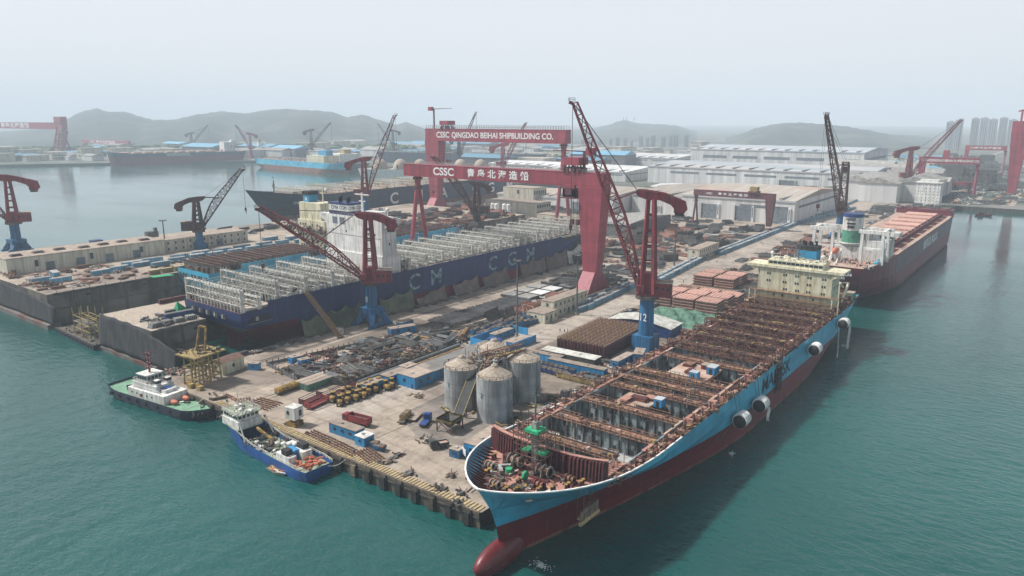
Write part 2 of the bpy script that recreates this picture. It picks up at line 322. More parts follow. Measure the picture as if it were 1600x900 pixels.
# ------------------------------------------------------------ water and ground shaders
def water_mat():
    m = bpy.data.materials.new('sea_water'); m.use_nodes = True; t = m.node_tree; N = t.nodes; L = t.links
    b = N["Principled BSDF"]; b.inputs["Roughness"].default_value = 0.12; b.inputs["IOR"].default_value = 1.5
    tc = N.new("ShaderNodeTexCoord")
    n1 = N.new("ShaderNodeTexNoise"); n1.inputs["Scale"].default_value = 0.006; n1.inputs["Detail"].default_value = 5
    L.new(tc.outputs["Object"], n1.inputs["Vector"])
    cr = N.new("ShaderNodeValToRGB"); cr.color_ramp.elements[0].position = 0.35; cr.color_ramp.elements[0].color = (0.004, 0.056, 0.052, 1)
    cr.color_ramp.elements[1].position = 0.68; cr.color_ramp.elements[1].color = (0.008, 0.086, 0.079, 1)
    L.new(n1.outputs["Fac"], cr.inputs[0]); L.new(cr.outputs[0], b.inputs["Base Color"])
    # the sheltered far water is calmer than the open water by the quay
    vd = N.new("ShaderNodeVectorMath"); vd.operation = 'DISTANCE'; vd.inputs[1].default_value = (150, 100, 0); L.new(tc.outputs["Object"], vd.inputs[0])
    cm = N.new("ShaderNodeMapRange"); cm.inputs[1].default_value = 120; cm.inputs[2].default_value = 560; cm.inputs[3].default_value = 1.0; cm.inputs[4].default_value = 0.12; L.new(vd.outputs["Value"], cm.inputs[0])
    prev = None
    for sc, dist, st, sx in ((0.42, 0.55, 0.9, (1.0, 0.42, 1)), (0.10, 1.3, 0.6, (0.6, 1, 1)), (1.3, 0.2, 0.9, (1, 0.55, 1))):
        mp = N.new("ShaderNodeMapping"); mp.inputs["Scale"].default_value = sx; mp.inputs["Rotation"].default_value = (0, 0, R(35)); L.new(tc.outputs["Object"], mp.inputs[0])
        n2 = N.new("ShaderNodeTexNoise"); n2.inputs["Scale"].default_value = sc; n2.inputs["Detail"].default_value = 4; L.new(mp.outputs[0], n2.inputs["Vector"])
        bp = N.new("ShaderNodeBump"); bp.inputs["Distance"].default_value = dist
        ms = N.new("ShaderNodeMath"); ms.operation = 'MULTIPLY'; ms.inputs[1].default_value = st; L.new(cm.outputs[0], ms.inputs[0]); L.new(ms.outputs[0], bp.inputs["Strength"])
        L.new(n2.outputs["Fac"], bp.inputs["Height"])
        if prev: L.new(prev.outputs[0], bp.inputs["Normal"])
        prev = bp
    wn = N.new("ShaderNodeTexNoise"); wn.inputs["Scale"].default_value = 0.012; wn.inputs["Detail"].default_value = 4; mp = N.new("ShaderNodeMapping"); mp.inputs["Scale"].default_value = (1, 0.35, 1); mp.inputs["Rotation"].default_value = (0, 0, R(20))
    L.new(tc.outputs["Object"], mp.inputs[0]); L.new(mp.outputs[0], wn.inputs["Vector"]); wr = N.new("ShaderNodeMapRange"); wr.inputs[1].default_value = 0.35; wr.inputs[2].default_value = 0.65; wr.inputs[3].default_value = 0.05; wr.inputs[4].default_value = 0.16
    L.new(wn.outputs["Fac"], wr.inputs[0]); L.new(wr.outputs[0], b.inputs["Roughness"])
    L.new(prev.outputs[0], b.inputs["Normal"]); MATS['water'] = m
water_mat()
def ground_mat(n, c, c2, cs, joint):
    m = mat(n, c, c2, 0.5, 0.06, 0.9, c3=cs, sc3=0.018, edge=0.16, rv=0.0)
    t = m.node_tree; N = t.nodes; L = t.links; b = N["Principled BSDF"]
    src = b.inputs["Base Color"].links[0].from_socket; tc = [x for x in N if x.type == 'TEX_COORD'][0]
    br = N.new("ShaderNodeTexBrick"); br.offset = 0; br.inputs["Scale"].default_value = 1.0; br.inputs["Brick Width"].default_value = joint; br.inputs["Row Height"].default_value = joint
    br.inputs["Mortar Size"].default_value = 0.10; br.inputs["Mortar Smooth"].default_value = 0.6
    br.inputs["Color1"].default_value = (1, 1, 1, 1); br.inputs["Color2"].default_value = (0.82, 0.81, 0.80, 1); br.inputs["Mortar"].default_value = (0.84, 0.83, 0.81, 1)
    L.new(tc.outputs["Object"], br.inputs["Vector"])
    sm = N.new("ShaderNodeTexNoise"); sm.inputs["Scale"].default_value = 0.5; sm.inputs["Detail"].default_value = 10; sm.inputs["Roughness"].default_value = 0.75
    mp = N.new("ShaderNodeMapping"); mp.inputs["Scale"].default_value = (0.22, 1.3, 1); L.new(tc.outputs["Object"], mp.inputs[0]); L.new(mp.outputs[0], sm.inputs["Vector"])
    mr = N.new("ShaderNodeMapRange"); mr.inputs[1].default_value = 0.3; mr.inputs[2].default_value = 0.7; mr.inputs[3].default_value = 0.74; mr.inputs[4].default_value = 1.18; L.new(sm.outputs["Fac"], mr.inputs[0])
    m1 = N.new("ShaderNodeMix"); m1.data_type = 'RGBA'; m1.blend_type = 'MULTIPLY'; m1.inputs[0].default_value = 1; L.new(src, m1.inputs[6]); L.new(br.outputs[0], m1.inputs[7])
    m2 = N.new("ShaderNodeMix"); m2.data_type = 'RGBA'; m2.blend_type = 'MULTIPLY'; m2.inputs[0].default_value = 1; L.new(m1.outputs[2], m2.inputs[6]); L.new(mr.outputs[0], m2.inputs[7])
    wv = N.new("ShaderNodeTexWave"); wv.inputs["Scale"].default_value = 0.035; wv.inputs["Distortion"].default_value = 22; wv.inputs["Detail"].default_value = 1.5; wv.inputs["Detail Scale"].default_value = 0.25
    L.new(tc.outputs["Object"], wv.inputs["Vector"]); wr = N.new("ShaderNodeMapRange"); wr.inputs[1].default_value = 0.8; wr.inputs[2].default_value = 1.0; wr.inputs[3].default_value = 1.0; wr.inputs[4].default_value = 0.84; L.new(wv.outputs["Fac"], wr.inputs[0])
    sp = N.new("ShaderNodeTexNoise"); sp.inputs["Scale"].default_value = 0.16; sp.inputs["Detail"].default_value = 12; sp.inputs["Roughness"].default_value = 0.8; L.new(tc.outputs["Object"], sp.inputs["Vector"])
    sr = N.new("ShaderNodeMapRange"); sr.inputs[1].default_value = 0.5; sr.inputs[2].default_value = 0.66; sr.inputs[3].default_value = 1.05; sr.inputs[4].default_value = 0.5; L.new(sp.outputs["Fac"], sr.inputs[0])
    mu = N.new("ShaderNodeMath"); mu.operation = 'MULTIPLY'; L.new(wr.outputs[0], mu.inputs[0]); L.new(sr.outputs[0], mu.inputs[1])
    m3 = N.new("ShaderNodeMix"); m3.data_type = 'RGBA'; m3.blend_type = 'MULTIPLY'; m3.inputs[0].default_value = 1; L.new(m2.outputs[2], m3.inputs[6]); L.new(mu.outputs[0], m3.inputs[7])
    L.new(m3.outputs[2], b.inputs["Base Color"])
ground_mat('quay_ground', (0.43, 0.36, 0.295), (0.32, 0.265, 0.215), (0.22, 0.18, 0.15), 8)
ground_mat('road_ground', (0.44, 0.385, 0.33), (0.36, 0.31, 0.265), (0.27, 0.235, 0.2), 6)
ground_mat('yard_dark', (0.27, 0.22, 0.175), (0.16, 0.13, 0.105), (0.36, 0.29, 0.23), 40)
ground_mat('soot_ground', (0.16, 0.14, 0.125), (0.28, 0.24, 0.205), (0.10, 0.09, 0.085), 9)

def struct(mb, name): return tag(mb.build(name), kind='structure')
WZ = -4.5
wb = MB(); wb.poly([(-5500, -9000, 0), (14000, -9000, 0), (14000, 14000, 0), (-5500, 14000, 0)], 'water'); wo = struct(wb, 'water'); wo.location.z = WZ

# quays: main yard, two dock piers, far shores
g = MB()
def land(pts, z1, top, side='quay_side', z0=-11.0):
    n = len(pts)
    g.add([(x, y, z1) for x, y in pts], [tuple(range(n))], top)
    for i in range(n):
        a, b = pts[i], pts[(i + 1) % n]
        g.add([(a[0], a[1], z0), (b[0], b[1], z0), (b[0], b[1], z1), (a[0], a[1], z1)], [(0, 1, 2, 3)], side)
BX1 = 510.0
land([(133, 112), (1015, 112), (1015, 281), (137, 281), (133, 278)], 0, 'quay_ground')
land([(BX1, 281), (1015, 281), (1015, 594), (560, 594), (560, 412), (BX1, 412)], 0, 'quay_ground')
struct(g, 'quay_ground')
g = MB(); land([(147, 306), (172, 306), (172, 333), (BX1, 333), (BX1, 368), (340, 368), (300, 352), (147, 352)], 11.9, 'road_ground', 'dock_wall'); 
g.box(144.5, 301, -9, 150, 355, -2.8, 'pontoon')
struct(g, 'dock_pier_ground')
g = MB(); land([(147, 412), (560, 412), (560, 566), (380, 556), (180, 574), (147, 590)], 12.5, 'quay_ground', 'dock_wall')
g.box(143.5, 407, -9, 150, 600, -2.2, 'pontoon'); struct(g, 'outer_pier_ground')
g = MB(); land([(150, 281), (BX1, 281), (BX1, 333), (150, 333)], -9.0, 'concrete_grey'); struct(g, 'dock_floor_ground')
g = MB(); land([(175, 352), (BX1, 368), (BX1, 412), (175, 412)], -3.7, 'concrete', 'dock_wall'); struct(g, 'outer_dock_floor_ground')
g = MB(); a = at(700, 287); b_ = at(640, 262); c = at(400, 251); d = at(100, 256); e = at(-300, 262)
land([(1015, -1200), (1400, -2600), (13000, -7000), (13000, 13000), (300, 13000), e, d, c, b_, a, (1015, 640)], 0.3, 'far_land'); struct(g, 'far_shore_ground')

# main street and cross street, rails
g = MB()
g.poly([(150, 184, .004), (1015, 184, .004), (1015, 213, .004), (150, 213, .004)], 'road_ground')
struct(g, 'road')
g = MB(); g.poly([(163, 130, .008), (200, 128, .008), (206, 162, .008), (192, 178, .008), (166, 176, .008), (158, 160, .008)], 'soot_ground'); struct(g, 'soot_stain_ground')
g = MB(); x0, y0 = 166, 214
g.poly([(168, 214, .008), (262, 214, .008), (262, 262, .008), (166, 262, .008)], 'yard_dark')
g.poly([(205, 122, .008), (480, 122, .008), (480, 183, .008), (205, 183, .008)], 'yard_dark')
struct(g, 'yard_ground')
g = MB()
for yy in (266, 276.5, 121, 116): g.box(140, yy - .12, 0.0, 1000, yy + .12, .14, 'rail')
for yy in (264.5, 278): g.box(140, yy - .5, 0.0, 430, yy + .5, .05, 'asphalt_dark')
for yy in (228, 225.5): g.box(136, yy - .1, 0, 168, yy + .1, .1, 'rail')
for yy in (238, 202.5, 168.5): g.box(137, yy - .35, 0, 168, yy - .2, .06, 'asphalt_dark')
struct(g, 'crane_rails')

# far right roads
g = MB()
def strip(pts, z, m):
    for i in range(len(pts) - 1):
        (a0, a1), (b0, b1) = pts[i], pts[i + 1]
        g.poly([(*at(*a0), z), (*at(*b0), z), (*at(*b1), z), (*at(*a1), z)], m)
strip([((1262, 352), (1320, 352)), ((1345, 322), (1385, 322)), ((1440, 285), (1462, 285)), ((1505, 258), (1516, 258)), ((1565, 236), (1570, 236))], .32, 'road_ground')
strip([((1508, 318), (1530, 318)), ((1545, 280), (1553, 280)), ((1600, 240), (1604, 240))], .34, 'road_ground')
strip([((1565, 322), (1585, 322)), ((1600, 285), (1616, 285)), ((1660, 240), (1668, 240))], .36, 'road_ground')
struct(g, 'far_road')

# ------------------------------------------------------------ hills
def hills(name, sil, D, depth, seed):
    r = random.Random(seed); P = []
    xs = []
    for i in range(len(sil) - 1):
        (x0, y0), (x1, y1) = sil[i], sil[i + 1]; n = max(1, int((x1 - x0) / 6))
        for k in range(n): f = k / n; xs.append((x0 + (x1 - x0) * f, y0 + (y1 - y0) * f))
    xs.append(sil[-1]); K = 16; vs = []; fs = []
    for i, (px, py) in enumerate(xs):
        ry = _M @ _ray(px, HOR); hd = Vector((ry.x, ry.y, 0)) ; fw = D / F_PX
        h = CAMH + (HOR - py) * D / F_PX + (r.random() - .5) * 5
        wob = math.sin(i * .21 + seed) * .12 + math.sin(i * .57) * .06
        for k in range(-K, K + 1):
            s = k / K; q = hd * (fw * (1 + s * depth / D * (1 + wob)))
            z = h * max(0, math.cos(s * PI / 2)) ** 1.35 * (1 + 0.07 * math.sin(i * .5 + k * .9) * abs(s) + .05 * math.sin(i * 1.1 + k * 1.7) * abs(s))
            vs.append((q.x, q.y, z - 2))
    W_ = 2 * K + 1
    for i in range(len(xs) - 1):
        for k in range(W_ - 1): a = i * W_ + k; fs.append((a, a + 1, a + W_ + 1, a + W_))
    m = MB(); m.add(vs, fs, 'hill'); o = m.build(name, smooth=True); tag(o, kind='structure')
hills('left_hills', [(-260, 235), (-120, 222), (0, 206), (60, 201), (98, 189), (118, 179), (135, 172), (155, 170), (172, 175), (195, 174), (215, 180), (240, 187), (268, 187), (310, 178), (350, 174), (385, 177), (420, 172), (443, 170), (500, 173), (521, 175), (543, 183), (565, 178), (590, 186), (618, 194), (635, 190), (651, 196), (668, 203), (720, 224), (780, 245)], 4300, 1900, 3)
hills('middle_hills', [(820, 230), (860, 214), (900, 204), (930, 199), (950, 195), (968, 188), (980, 187), (992, 191), (1010, 193), (1040, 194), (1058, 196), (1075, 202), (1100, 210), (1140, 217), (1190, 226), (1240, 240)], 5400, 2400, 5)
hills('right_hills', [(1060, 250), (1100, 236), (1130, 221), (1150, 212), (1180, 200), (1210, 193), (1250, 190), (1290, 194), (1320, 196), (1360, 203), (1400, 211), (1450, 217), (1500, 225), (1560, 236), (1620, 250)], 3600, 1350, 9)

# ------------------------------------------------------------ haze
hb = MB(); hb.box(-5400, -8900, -12, 13900, 13900, 400, 'white'); ho = hb.build('haze'); tag(ho, kind='stuff')
hm = bpy.data.materials.new('haze'); hm.use_nodes = True; t = hm.node_tree; t.nodes.remove(t.nodes["Principled BSDF"])
pv = t.nodes.new("ShaderNodeVolumePrincipled"); pv.inputs["Color"].default_value = (0.78, 0.89, 1.0, 1); pv.inputs["Density"].default_value = HAZE; pv.inputs["Anisotropy"].default_value = 0.0
t.links.new(pv.outputs[0], t.nodes["Material Output"].inputs["Volume"]); ho.data.materials.clear(); ho.data.materials.append(hm)
# ------------------------------------------------------------ ships
def hull_shape(t, ws, a, f, p, q=1.0):
    if t < a: return ws + (1 - ws) * math.sin(PI / 2 * t / a)
    if t > f:
        s = (t - f) / (1 - f); return max(0.0, 1 - s ** p) ** q
    return 1.0
class Hull:
    """levels from keel to rail: (z, x_stern, x_bow, transom width, aft end, fore start, power, breadth factor, material of the band below)"""
    def __init__(s, L, B, lv, sheer=None, n=44): s.L, s.B, s.lv, s.sheer, s.n = L, B, lv, sheer or (lambda x: 0), n
    def row(s, l, inset=0.0, dz=0.0):
        z, xs, xb, ws, a, f, p, k, _ = l; top = s.lv[-1][0]; out = []
        zb = s.lv[0][0]
        for i in range(s.n + 1):
            t = i / s.n; t = t if t < .5 else .5 + .5 * (1 - (1 - (t - .5) * 2) ** 1.5)
            x = xs + (xb - xs) * t; y = s.B / 2 * k * hull_shape(t, ws, a, f, p, .72 if z > 16 and s.L == 280 else 1.0)
            g = max(0.0, min(1.0, (z - zb) / (top - zb))) ** 2
            out.append((x, max(0.0, y - inset), z + s.sheer(x) * g + dz))
        return out
    def mesh(s, name, parent):
        m = MB(); prev = None
        for l in s.lv:
            r = s.row(l); 
            if prev:
                n = len(r)
                for sd in (1, -1):
                    vs = [(x, y * sd, z) for x, y, z in prev] + [(x, y * sd, z) for x, y, z in r]
                    fs = [(i, i + 1, i + 1 + n, i + n) if sd < 0 else (i, i + n, i + 1 + n, i + 1) for i in range(n - 1)]
                    m.add(vs, fs, l[8])
                a, b = prev[0], r[0]
                m.add([(a[0], -a[1], a[2]), (a[0], a[1], a[2]), (b[0], b[1], b[2]), (b[0], -b[1], b[2])], [(0, 1, 2, 3)], l[8])
            prev = r
        o = m.build(name, parent, smooth=False); 
        return o
    def at_z(s, z, inset=0.0, x0=-1e9):
        rows = [s.row(l) for l in s.lv]; out = []
        for i in range(s.n + 1):
            col = [r[i] for r in rows]; q = None
            for a, b in zip(col, col[1:]):
                if a[2] <= z <= b[2] and b[2] > a[2]: k = (z - a[2]) / (b[2] - a[2]); q = (a[0] + (b[0] - a[0]) * k, a[1] + (b[1] - a[1]) * k, z)
            if q is None: q = (col[-1][0], col[-1][1], z)
            if q[0] >= x0: out.append((q[0] - (inset if i > s.n * .8 else 0), max(0, q[1] - inset), z))
        return out
    def deck(s, mb, dz, matn, x0=None, x1=None, lvl=-1, inset=0.3):
        r = [p for p in s.row(s.lv[lvl], inset, dz) if (x0 is None or p[0] >= x0) and (x1 is None or p[0] <= x1)]
        n = len(r); mb.add([(x, y, z) for x, y, z in r] + [(x, -y, z) for x, y, z in r], [(i, i + n, i + 1 + n, i + 1) for i in range(n - 1)], matn)
    def half(s, x, lvl=-1):
        r = s.row(s.lv[lvl])
        for a, b in zip(r, r[1:]):
            if a[0] <= x <= b[0]: f = (x - a[0]) / max(1e-6, b[0] - a[0]); return a[1] + (b[1] - a[1]) * f, a[2] + (b[2] - a[2]) * f
        return 0, 0
def clutter(mb, x0, x1, y0, y1, z, n, ms, seed, hm=1.6, zf=None):
    r = random.Random(seed)
    for _ in range(n):
        x, y = r.uniform(x0, x1), r.uniform(y0, y1); k = r.random(); m = r.choice(ms); zz = z if zf is None else zf(x, y)
        if k < .45: mb.cb(x, y, zz + .2, r.uniform(.4, 2.2), r.uniform(.4, 1.6), r.uniform(.3, hm), m, r.uniform(0, 3))
        elif k < .8:
            a = r.choice((0, PI / 2, r.uniform(0, 3.1))); l = r.uniform(1, 4)
            mb.bar((x, y, zz + .3), (x + l * math.cos(a), y + l * math.sin(a), zz + r.uniform(.2, hm)), r.uniform(.15, .4), m)
        else: mb.bar((x, y, zz), (x, y, zz + r.uniform(.8, hm * 2)), .15, m)
def windows(parent, pts, w, h, face='x', d=.08, m='glass', name='window'):
    o = MB()
    for x, y, z in pts:
        if face == 'x': o.box(x - d, y - w / 2, z - h / 2, x + d, y + w / 2, z + h / 2, m)
        else: o.box(x - w / 2, y - d, z - h / 2, x + w / 2, y + d, z + h / 2, m)
    return o.build(name, parent)
def each_window(parent, pts, w, h, face='x', d=.08, m='glass', name='window'):
    for p in pts: windows(parent, [p], w, h, face, d, m, name)
def railing(mb, pts, h=1.1, m='lash_white', t=.09, step=3.0):
    for a, b in zip(pts, pts[1:]):
        a, b = Vector(a), Vector(b); n = max(1, int((b - a).length / step))
        mb.bar(a + Vector((0, 0, h)), b + Vector((0, 0, h)), t, m); mb.bar(a + Vector((0, 0, h * .5)), b + Vector((0, 0, h * .5)), t * .7, m)
        for i in range(n + 1): q = a.lerp(b, i / n); mb.bar(q, q + Vector((0, 0, h)), t, m)

# ============ the big light blue and red ship being refitted
XS = 392.0
sh = thing('container_ship', 'light blue and red container ship with open rusty holds, nearest the camera', 'ship', (XS, 98.5, WZ), PI)
YF = -1          # port and starboard swapped while this hull is built
def msheer(x): return 4.6 * max(0, (x - 225) / 50.0) ** 1.15 if x > 225 else 0.6 * max(0, (30 - x) / 30)
H1 = Hull(280, 41, [(-5, 45, 256, .2, .28, .5, 1.35, .8, 'antifoul'), (-2, 38, 262, .3, .26, .52, 1.35, .98, 'antifoul'), (1.2, 32, 266.5, .4, .24, .54, 1.4, 1, 'antifoul_rust'),
     (4.5, 18, 268, .5, .22, .57, 1.42, 1, 'antifoul'), (8.9, 5, 269, .65, .19, .62, 1.55, 1, 'antifoul'), (13, 1.5, 271, .8, .14, .74, 1.9, 1, 'line_blue'), (16.5, .3, 273.6, .88, .10, .82, 2.3, 1, 'line_blue'), (18.2, 0, 275.6, .92, .08, .84, 2.6, 1, 'line_blue')], msheer, 60)
hl = H1.mesh('hull', sh)
m = MB(); top = H1.row(H1.lv[-1])
for sd in (1, -1):
    for a, b in zip(top, top[1:]):
        if b[0] > 215: m.bar((a[0], a[1] * sd, a[2] + .1), (b[0], b[1] * sd, b[2] + .1), .38, 'hull_white', .3)
m.build('bulwark_rail', sh)
b = MB(); b.blob(267.5, 0, 2.4, 9.6, 2.9, 3.9, 'antifoul', 18, 14); b.build('bulb', sh, smooth=True)
# foredeck
fd = MB(); FZ = 18.8
r = H1.at_z(FZ, .45, 247)
n = len(r)
fd.add([(x, y, FZ) for x, y, z in r] + [(x, -y, FZ) for x, y, z in r], [(i, i + n, i + 1 + n, i + 1) for i in range(n - 1)], 'primer')
fo = fd.build('foredeck', sh)
fr = MB()
for sd in (1, -1):
    lo = H1.at_z(FZ, .4); hi = H1.row(H1.lv[-1], .4)
    for k in range(0, len(hi) - 1):
        if hi[k][0] > 252:
            for f in (0, .5):
                a = Vector(hi[k]).lerp(Vector(hi[k + 1]), f); d = Vector(lo[k]).lerp(Vector(lo[k + 1]), f); nn = Vector((-.45, -1, 0)).normalized()
                c = d + nn * min(2.0, max(.2, d.y)); q = [Vector((v.x, max(0, v.y) * sd, v.z)) for v in (a, c, d)]; off = Vector((.12, 0, 0))
                fr.add([q[0] - off, q[1] - off, q[2] - off, q[0] + off, q[1] + off, q[2] + off], [(0, 1, 2), (5, 4, 3), (0, 3, 4, 1), (1, 4, 5, 2), (2, 5, 3, 0)], 'maroon')
fr.build('bulwark_frames', sh)
# breakwater wall between foredeck and holds
bw = MB()
for sd in (1, -1):
    P = [(250.6, 0), (250.2, 9 * sd), (249.2, 14 * sd), (247.8, 17.8 * sd)]
    for a, c in zip(P, P[1:]):
        bw.bar((a[0], a[1], FZ + 2.7), (c[0], c[1], FZ + 2.7), .25, 'gantry_dark', 5.4); bw.bar((a[0], a[1], FZ + 5.5), (c[0], c[1], FZ + 5.5), .9, 'primer', .25); bw.bar((a[0] + .3, a[1], FZ + 3.8), (c[0] + .3, c[1], FZ + 3.8), .4, 'maroon', .25)
        for i in range(5):
            q = Vector((a[0], a[1], FZ)).lerp(Vector((c[0], c[1], FZ)), i / 5); bw.bar(q + Vector((.9, 0, 0)), q + Vector((.5, 0, 5.2)), .5, 'maroon', 1.5)
bw.build('breakwater', sh)
# windlasses and winches
def winch(x, y, big, col):
    m = MB(); k = 1.28 if big else .82
    m.box(x - 1.6 * k, y - 2.2 * k, FZ, x + 1.6 * k, y + 2.2 * k, FZ + .4, 'maroon')
    o = m.build('winch', sh)
    d = MB(); d.tube((x, y - 1.9 * k, FZ + 1.5 * k), (x, y + .6 * k, FZ + 1.5 * k), .75 * k, 'rust', n=12)
    for yy in (-1.9, -.6, .7): d.tube((x, y + yy * k, FZ + 1.5 * k), (x, y + (yy + .15) * k, FZ + 1.5 * k), 1.25 * k, col, n=14)
    d.build('drum', o)
    g = MB(); g.cb(x, y + 1.5 * k, FZ + 1.3 * k, 1.6 * k, 1.2 * k, 1.8 * k, 'maroon'); g.cb(x + .9 * k, y + 1.5 * k, FZ + .8 * k, .7, .8, .8, 'steel_grey'); g.build('gearbox', o)
winch(255.2, 5.4, True, 'steel_light'); winch(255.4, -3.6, True, 'steel_light'); winch(260.8, -6.2, False, 'red'); winch(267, 2.4, False, 'fabric_dirty'); winch(260.2, 9.4, False, 'fabric_dirty'); winch(254, -10.5, False, 'rust')
gm = MB(); gm.cyl(259.2, 3.8, FZ, FZ + 1.6, .9, 'green_net', n=10); gm.build('chain_stopper', sh)
gm = MB(); gm.tube((259.6, -1.8, FZ + 1.4), (259.6, -1.2, FZ + 1.4), 1.2, 'green_net', n=16); gm.build('brake_wheel', sh)
gm = MB(); gm.bar((258.5, 7.2, FZ + .9), (261.2, 4.6, FZ + .9), .9, 'steel_light', 1.2); gm.bar((258.5, 7.2, FZ + .9), (257.2, 4.6, FZ + 1.3), .8, 'steel_light'); gm.build('crane_arm', sh)
FZR = H1.at_z(FZ)
def inside(x, y, mg=1.7):
    h = max([b_[1] for a_, b_ in zip(FZR, FZR[1:]) if a_[0] <= x + 1 <= b_[0]] or [0]) - mg
    return max(-h, min(h, y))
for x, y in ((267.5, -1.5), (265.5, -4.3), (265.8, -6.6), (262.5, -10.6), (259.8, -12.9), (256.8, -14.3), (253.2, -15.6), (266.5, 5.2), (262.7, 9.6), (259.6, 11.4), (255, 14.6), (268.2, 1.8), (262, -1.4)):
    y = inside(x, y); m = MB(); m.box(x - .9, y - .45, FZ, x + .9, y + .45, FZ + .2, 'maroon')
    for k in (-.55, .55): m.cyl(x + k, y, FZ + .1, FZ + 1.35, .34, 'maroon', n=8); m.cyl(x + k, y, FZ + 1.35, FZ + 1.6, .48, 'yellow', n=8)
    m.build('bollard', sh)
m = MB(); clutter(m, 251, 267, -10, 10, FZ, 110, ['maroon', 'rust', 'steel_grey', 'fabric_dirty', 'rust_dark'], 5, .8); m.build('deck_gear', sh)
m = MB(); clutter(m, 258, 266, -6, 6, FZ, 44, ['maroon', 'rust', 'steel_dark', 'black', 'ochre', 'rust_dark'], 15, 1.2); m.build('pipes_and_hoses', sh)
# foremast with green staging
m = MB(); m.box(252.6, -.7, FZ, 254.0, .7, FZ + 13, 'steel_light')
for zz in range(0, 12, 2): m.box(252.55, -.75, FZ + zz + .2, 254.05, .75, FZ + zz + .45, 'steel_grey')
mo = m.build('foremast', sh)
m = MB(); m.box(251.4, -2.0, FZ + 10.4, 255.2, 2.0, FZ + 11.2, 'green_net'); m.build('top_platform', mo)
m = MB(); m.box(251.9, 1.2, FZ + 4.6, 254.6, 3.2, FZ + 5.3, 'green_net'); m.build('lower_platform', mo); m = MB(); m.box(252, -3.4, FZ + 4.9, 254.2, -1.0, FZ + 5.6, 'green_net'); m.build('lower_platform', mo)
m = MB(); m.bar((253.3, 0, FZ + 13), (253.3, 0, FZ + 21.5), .3, 'steel_dark')
for zz, l in ((15, 2.0), (17.5, 1.6), (20, 1.3)): m.bar((253.3, -l, FZ + zz), (253.3, l, FZ + zz), .25, 'steel_dark')
m.build('light_mast', mo)
m = MB()
for x in (250.5, 252.5, 254.8, 256.8):
    for y in (-4.2, -1.8, 1.8, 4.2): m.bar((x, y, FZ), (x, y, FZ + 12 + (x + y) % 3), .13, 'rust_dark')
for zz in (2.5, 5, 7.5, 10):
    for y in (-4.2, -1.8, 1.8, 4.2): m.bar((250.5, y, FZ + zz), (256.8, y, FZ + zz), .13, 'rust_dark')
    for x in (250.5, 252.5, 254.8, 256.8): m.bar((x, -4.2, FZ + zz), (x, 4.2, FZ + zz), .13, 'rust_dark')
m.build('scaffold', mo)
# open holds
DZ = 18.0
def L1(X): return XS - X
walls = [157, 172, 188.5, 205.5, 214.5, 223.5, 245]
SEG = [(336, 232, 3.6, 16.4), (232, 208, 8.6, 16.4), (208, 190, 10.4, 16.4), (190, 172, 11.6, 16.4), (172, 157, 13.2, 16.4), (157, 147, 14.6, 12.6)]
def floor_z(X):
    for a_, b_, z_, w_ in SEG:
        if X >= b_: return z_
    return 13.4
m = MB()
for a_, b_, z_, w_ in SEG: m.box(L1(a_), -w_ + (3 if b_ < 170 else 0), z_ - .3, L1(b_), w_ - (3 if b_ < 170 else 0), z_, 'hold_grey')
m.build('tank_top', sh)
for sd in (1, -1):
    m = MB()
    for a_, b_, z_, w_ in SEG: m.box(L1(a_), w_ * sd, z_ + (1 if b_ < 170 else 0), L1(b_), (w_ + .4) * sd, DZ + .9, 'hold_grey')
    rg = random.Random(3 + sd)
    for q in range(28):
        if rg.random() < .8: m.box(L1(336) + q * 6.4, 16.3 * sd, DZ + .9, L1(336) + q * 6.4 + rg.uniform(4, 6.4), (16.9 + rg.random() * .5) * sd, DZ + 1.1 + rg.random() * .3, rg.choice(['primer', 'rust', 'deck_tan']))
    for x in range(int(L1(334)), int(L1(158)), 3): m.box(x, 16.2 * sd, floor_z(XS - x) + 1, x + .25, 16.4 * sd, DZ, 'steel_dark')
    m.build('hold_side_wall', sh)
    m = MB(); a = [p for p in H1.row(H1.lv[-1], .25, -.9) if p[0] <= 250]
    vs = [(x, y * sd, min(z, DZ + .2)) for x, y, z in a] + [(x, min(16.9, y) * sd, min(z, DZ + .2)) for x, y, z in a]; n = len(a)
    m.add(vs, [(i, i + 1, i + 1 + n, i + n) for i in range(n - 1)], 'primer')
    rr = random.Random(31 + sd)
    for x in range(22, 246, 6):
        y = 17.3 * sd; k = rr.random()
        m.box(x, y, DZ - .5, x + rr.uniform(.3, 2), (19.6) * sd, DZ + rr.uniform(.4, 2.3), rr.choice(['primer', 'maroon', 'rust', 'primer']))
        if k < .6: m.bar((x, 17.2 * sd, DZ + .6), (x + 3, 20 * sd, DZ + 2.0), .5, 'deck_tan')
        m.bar((x + 3, 18.5 * sd, DZ), (x + 3, 18.5 * sd, DZ + 2.6), .3, 'maroon')
    for q in range(56):
        x = 20 + q * 4; m.bar((x, 17.2 * sd, DZ + .4), (x + rr.uniform(2, 4.4), (17.2 + rr.random()) * sd, DZ + rr.uniform(.2, 1.2)), .3, rr.choice(['rust', 'rust_dark'])); m.bar((x, 19.4 * sd, DZ + .2), (x + 3.6, 19.6 * sd, DZ + rr.uniform(.2, 1.0)), .3, rr.choice(['primer', 'rust']))
        if rr.random() < .5: m.bar((x, 19.9 * sd, DZ), (x, 19.9 * sd, DZ + 2.4), .16, 'rust_dark')
    m.bar((20, 18.9 * sd, DZ + 2.2), (246, 18.9 * sd, DZ + 1.9), .16, 'rust_dark')
    clutter(m, 16, 246, min(17 * sd, 20 * sd), max(17 * sd, 20 * sd), DZ - .2, 420, ['rust', 'primer', 'maroon', 'deck_tan', 'rust_dark', 'ochre'], 3 + sd, 1.3)
    m.build('side_deck', sh)
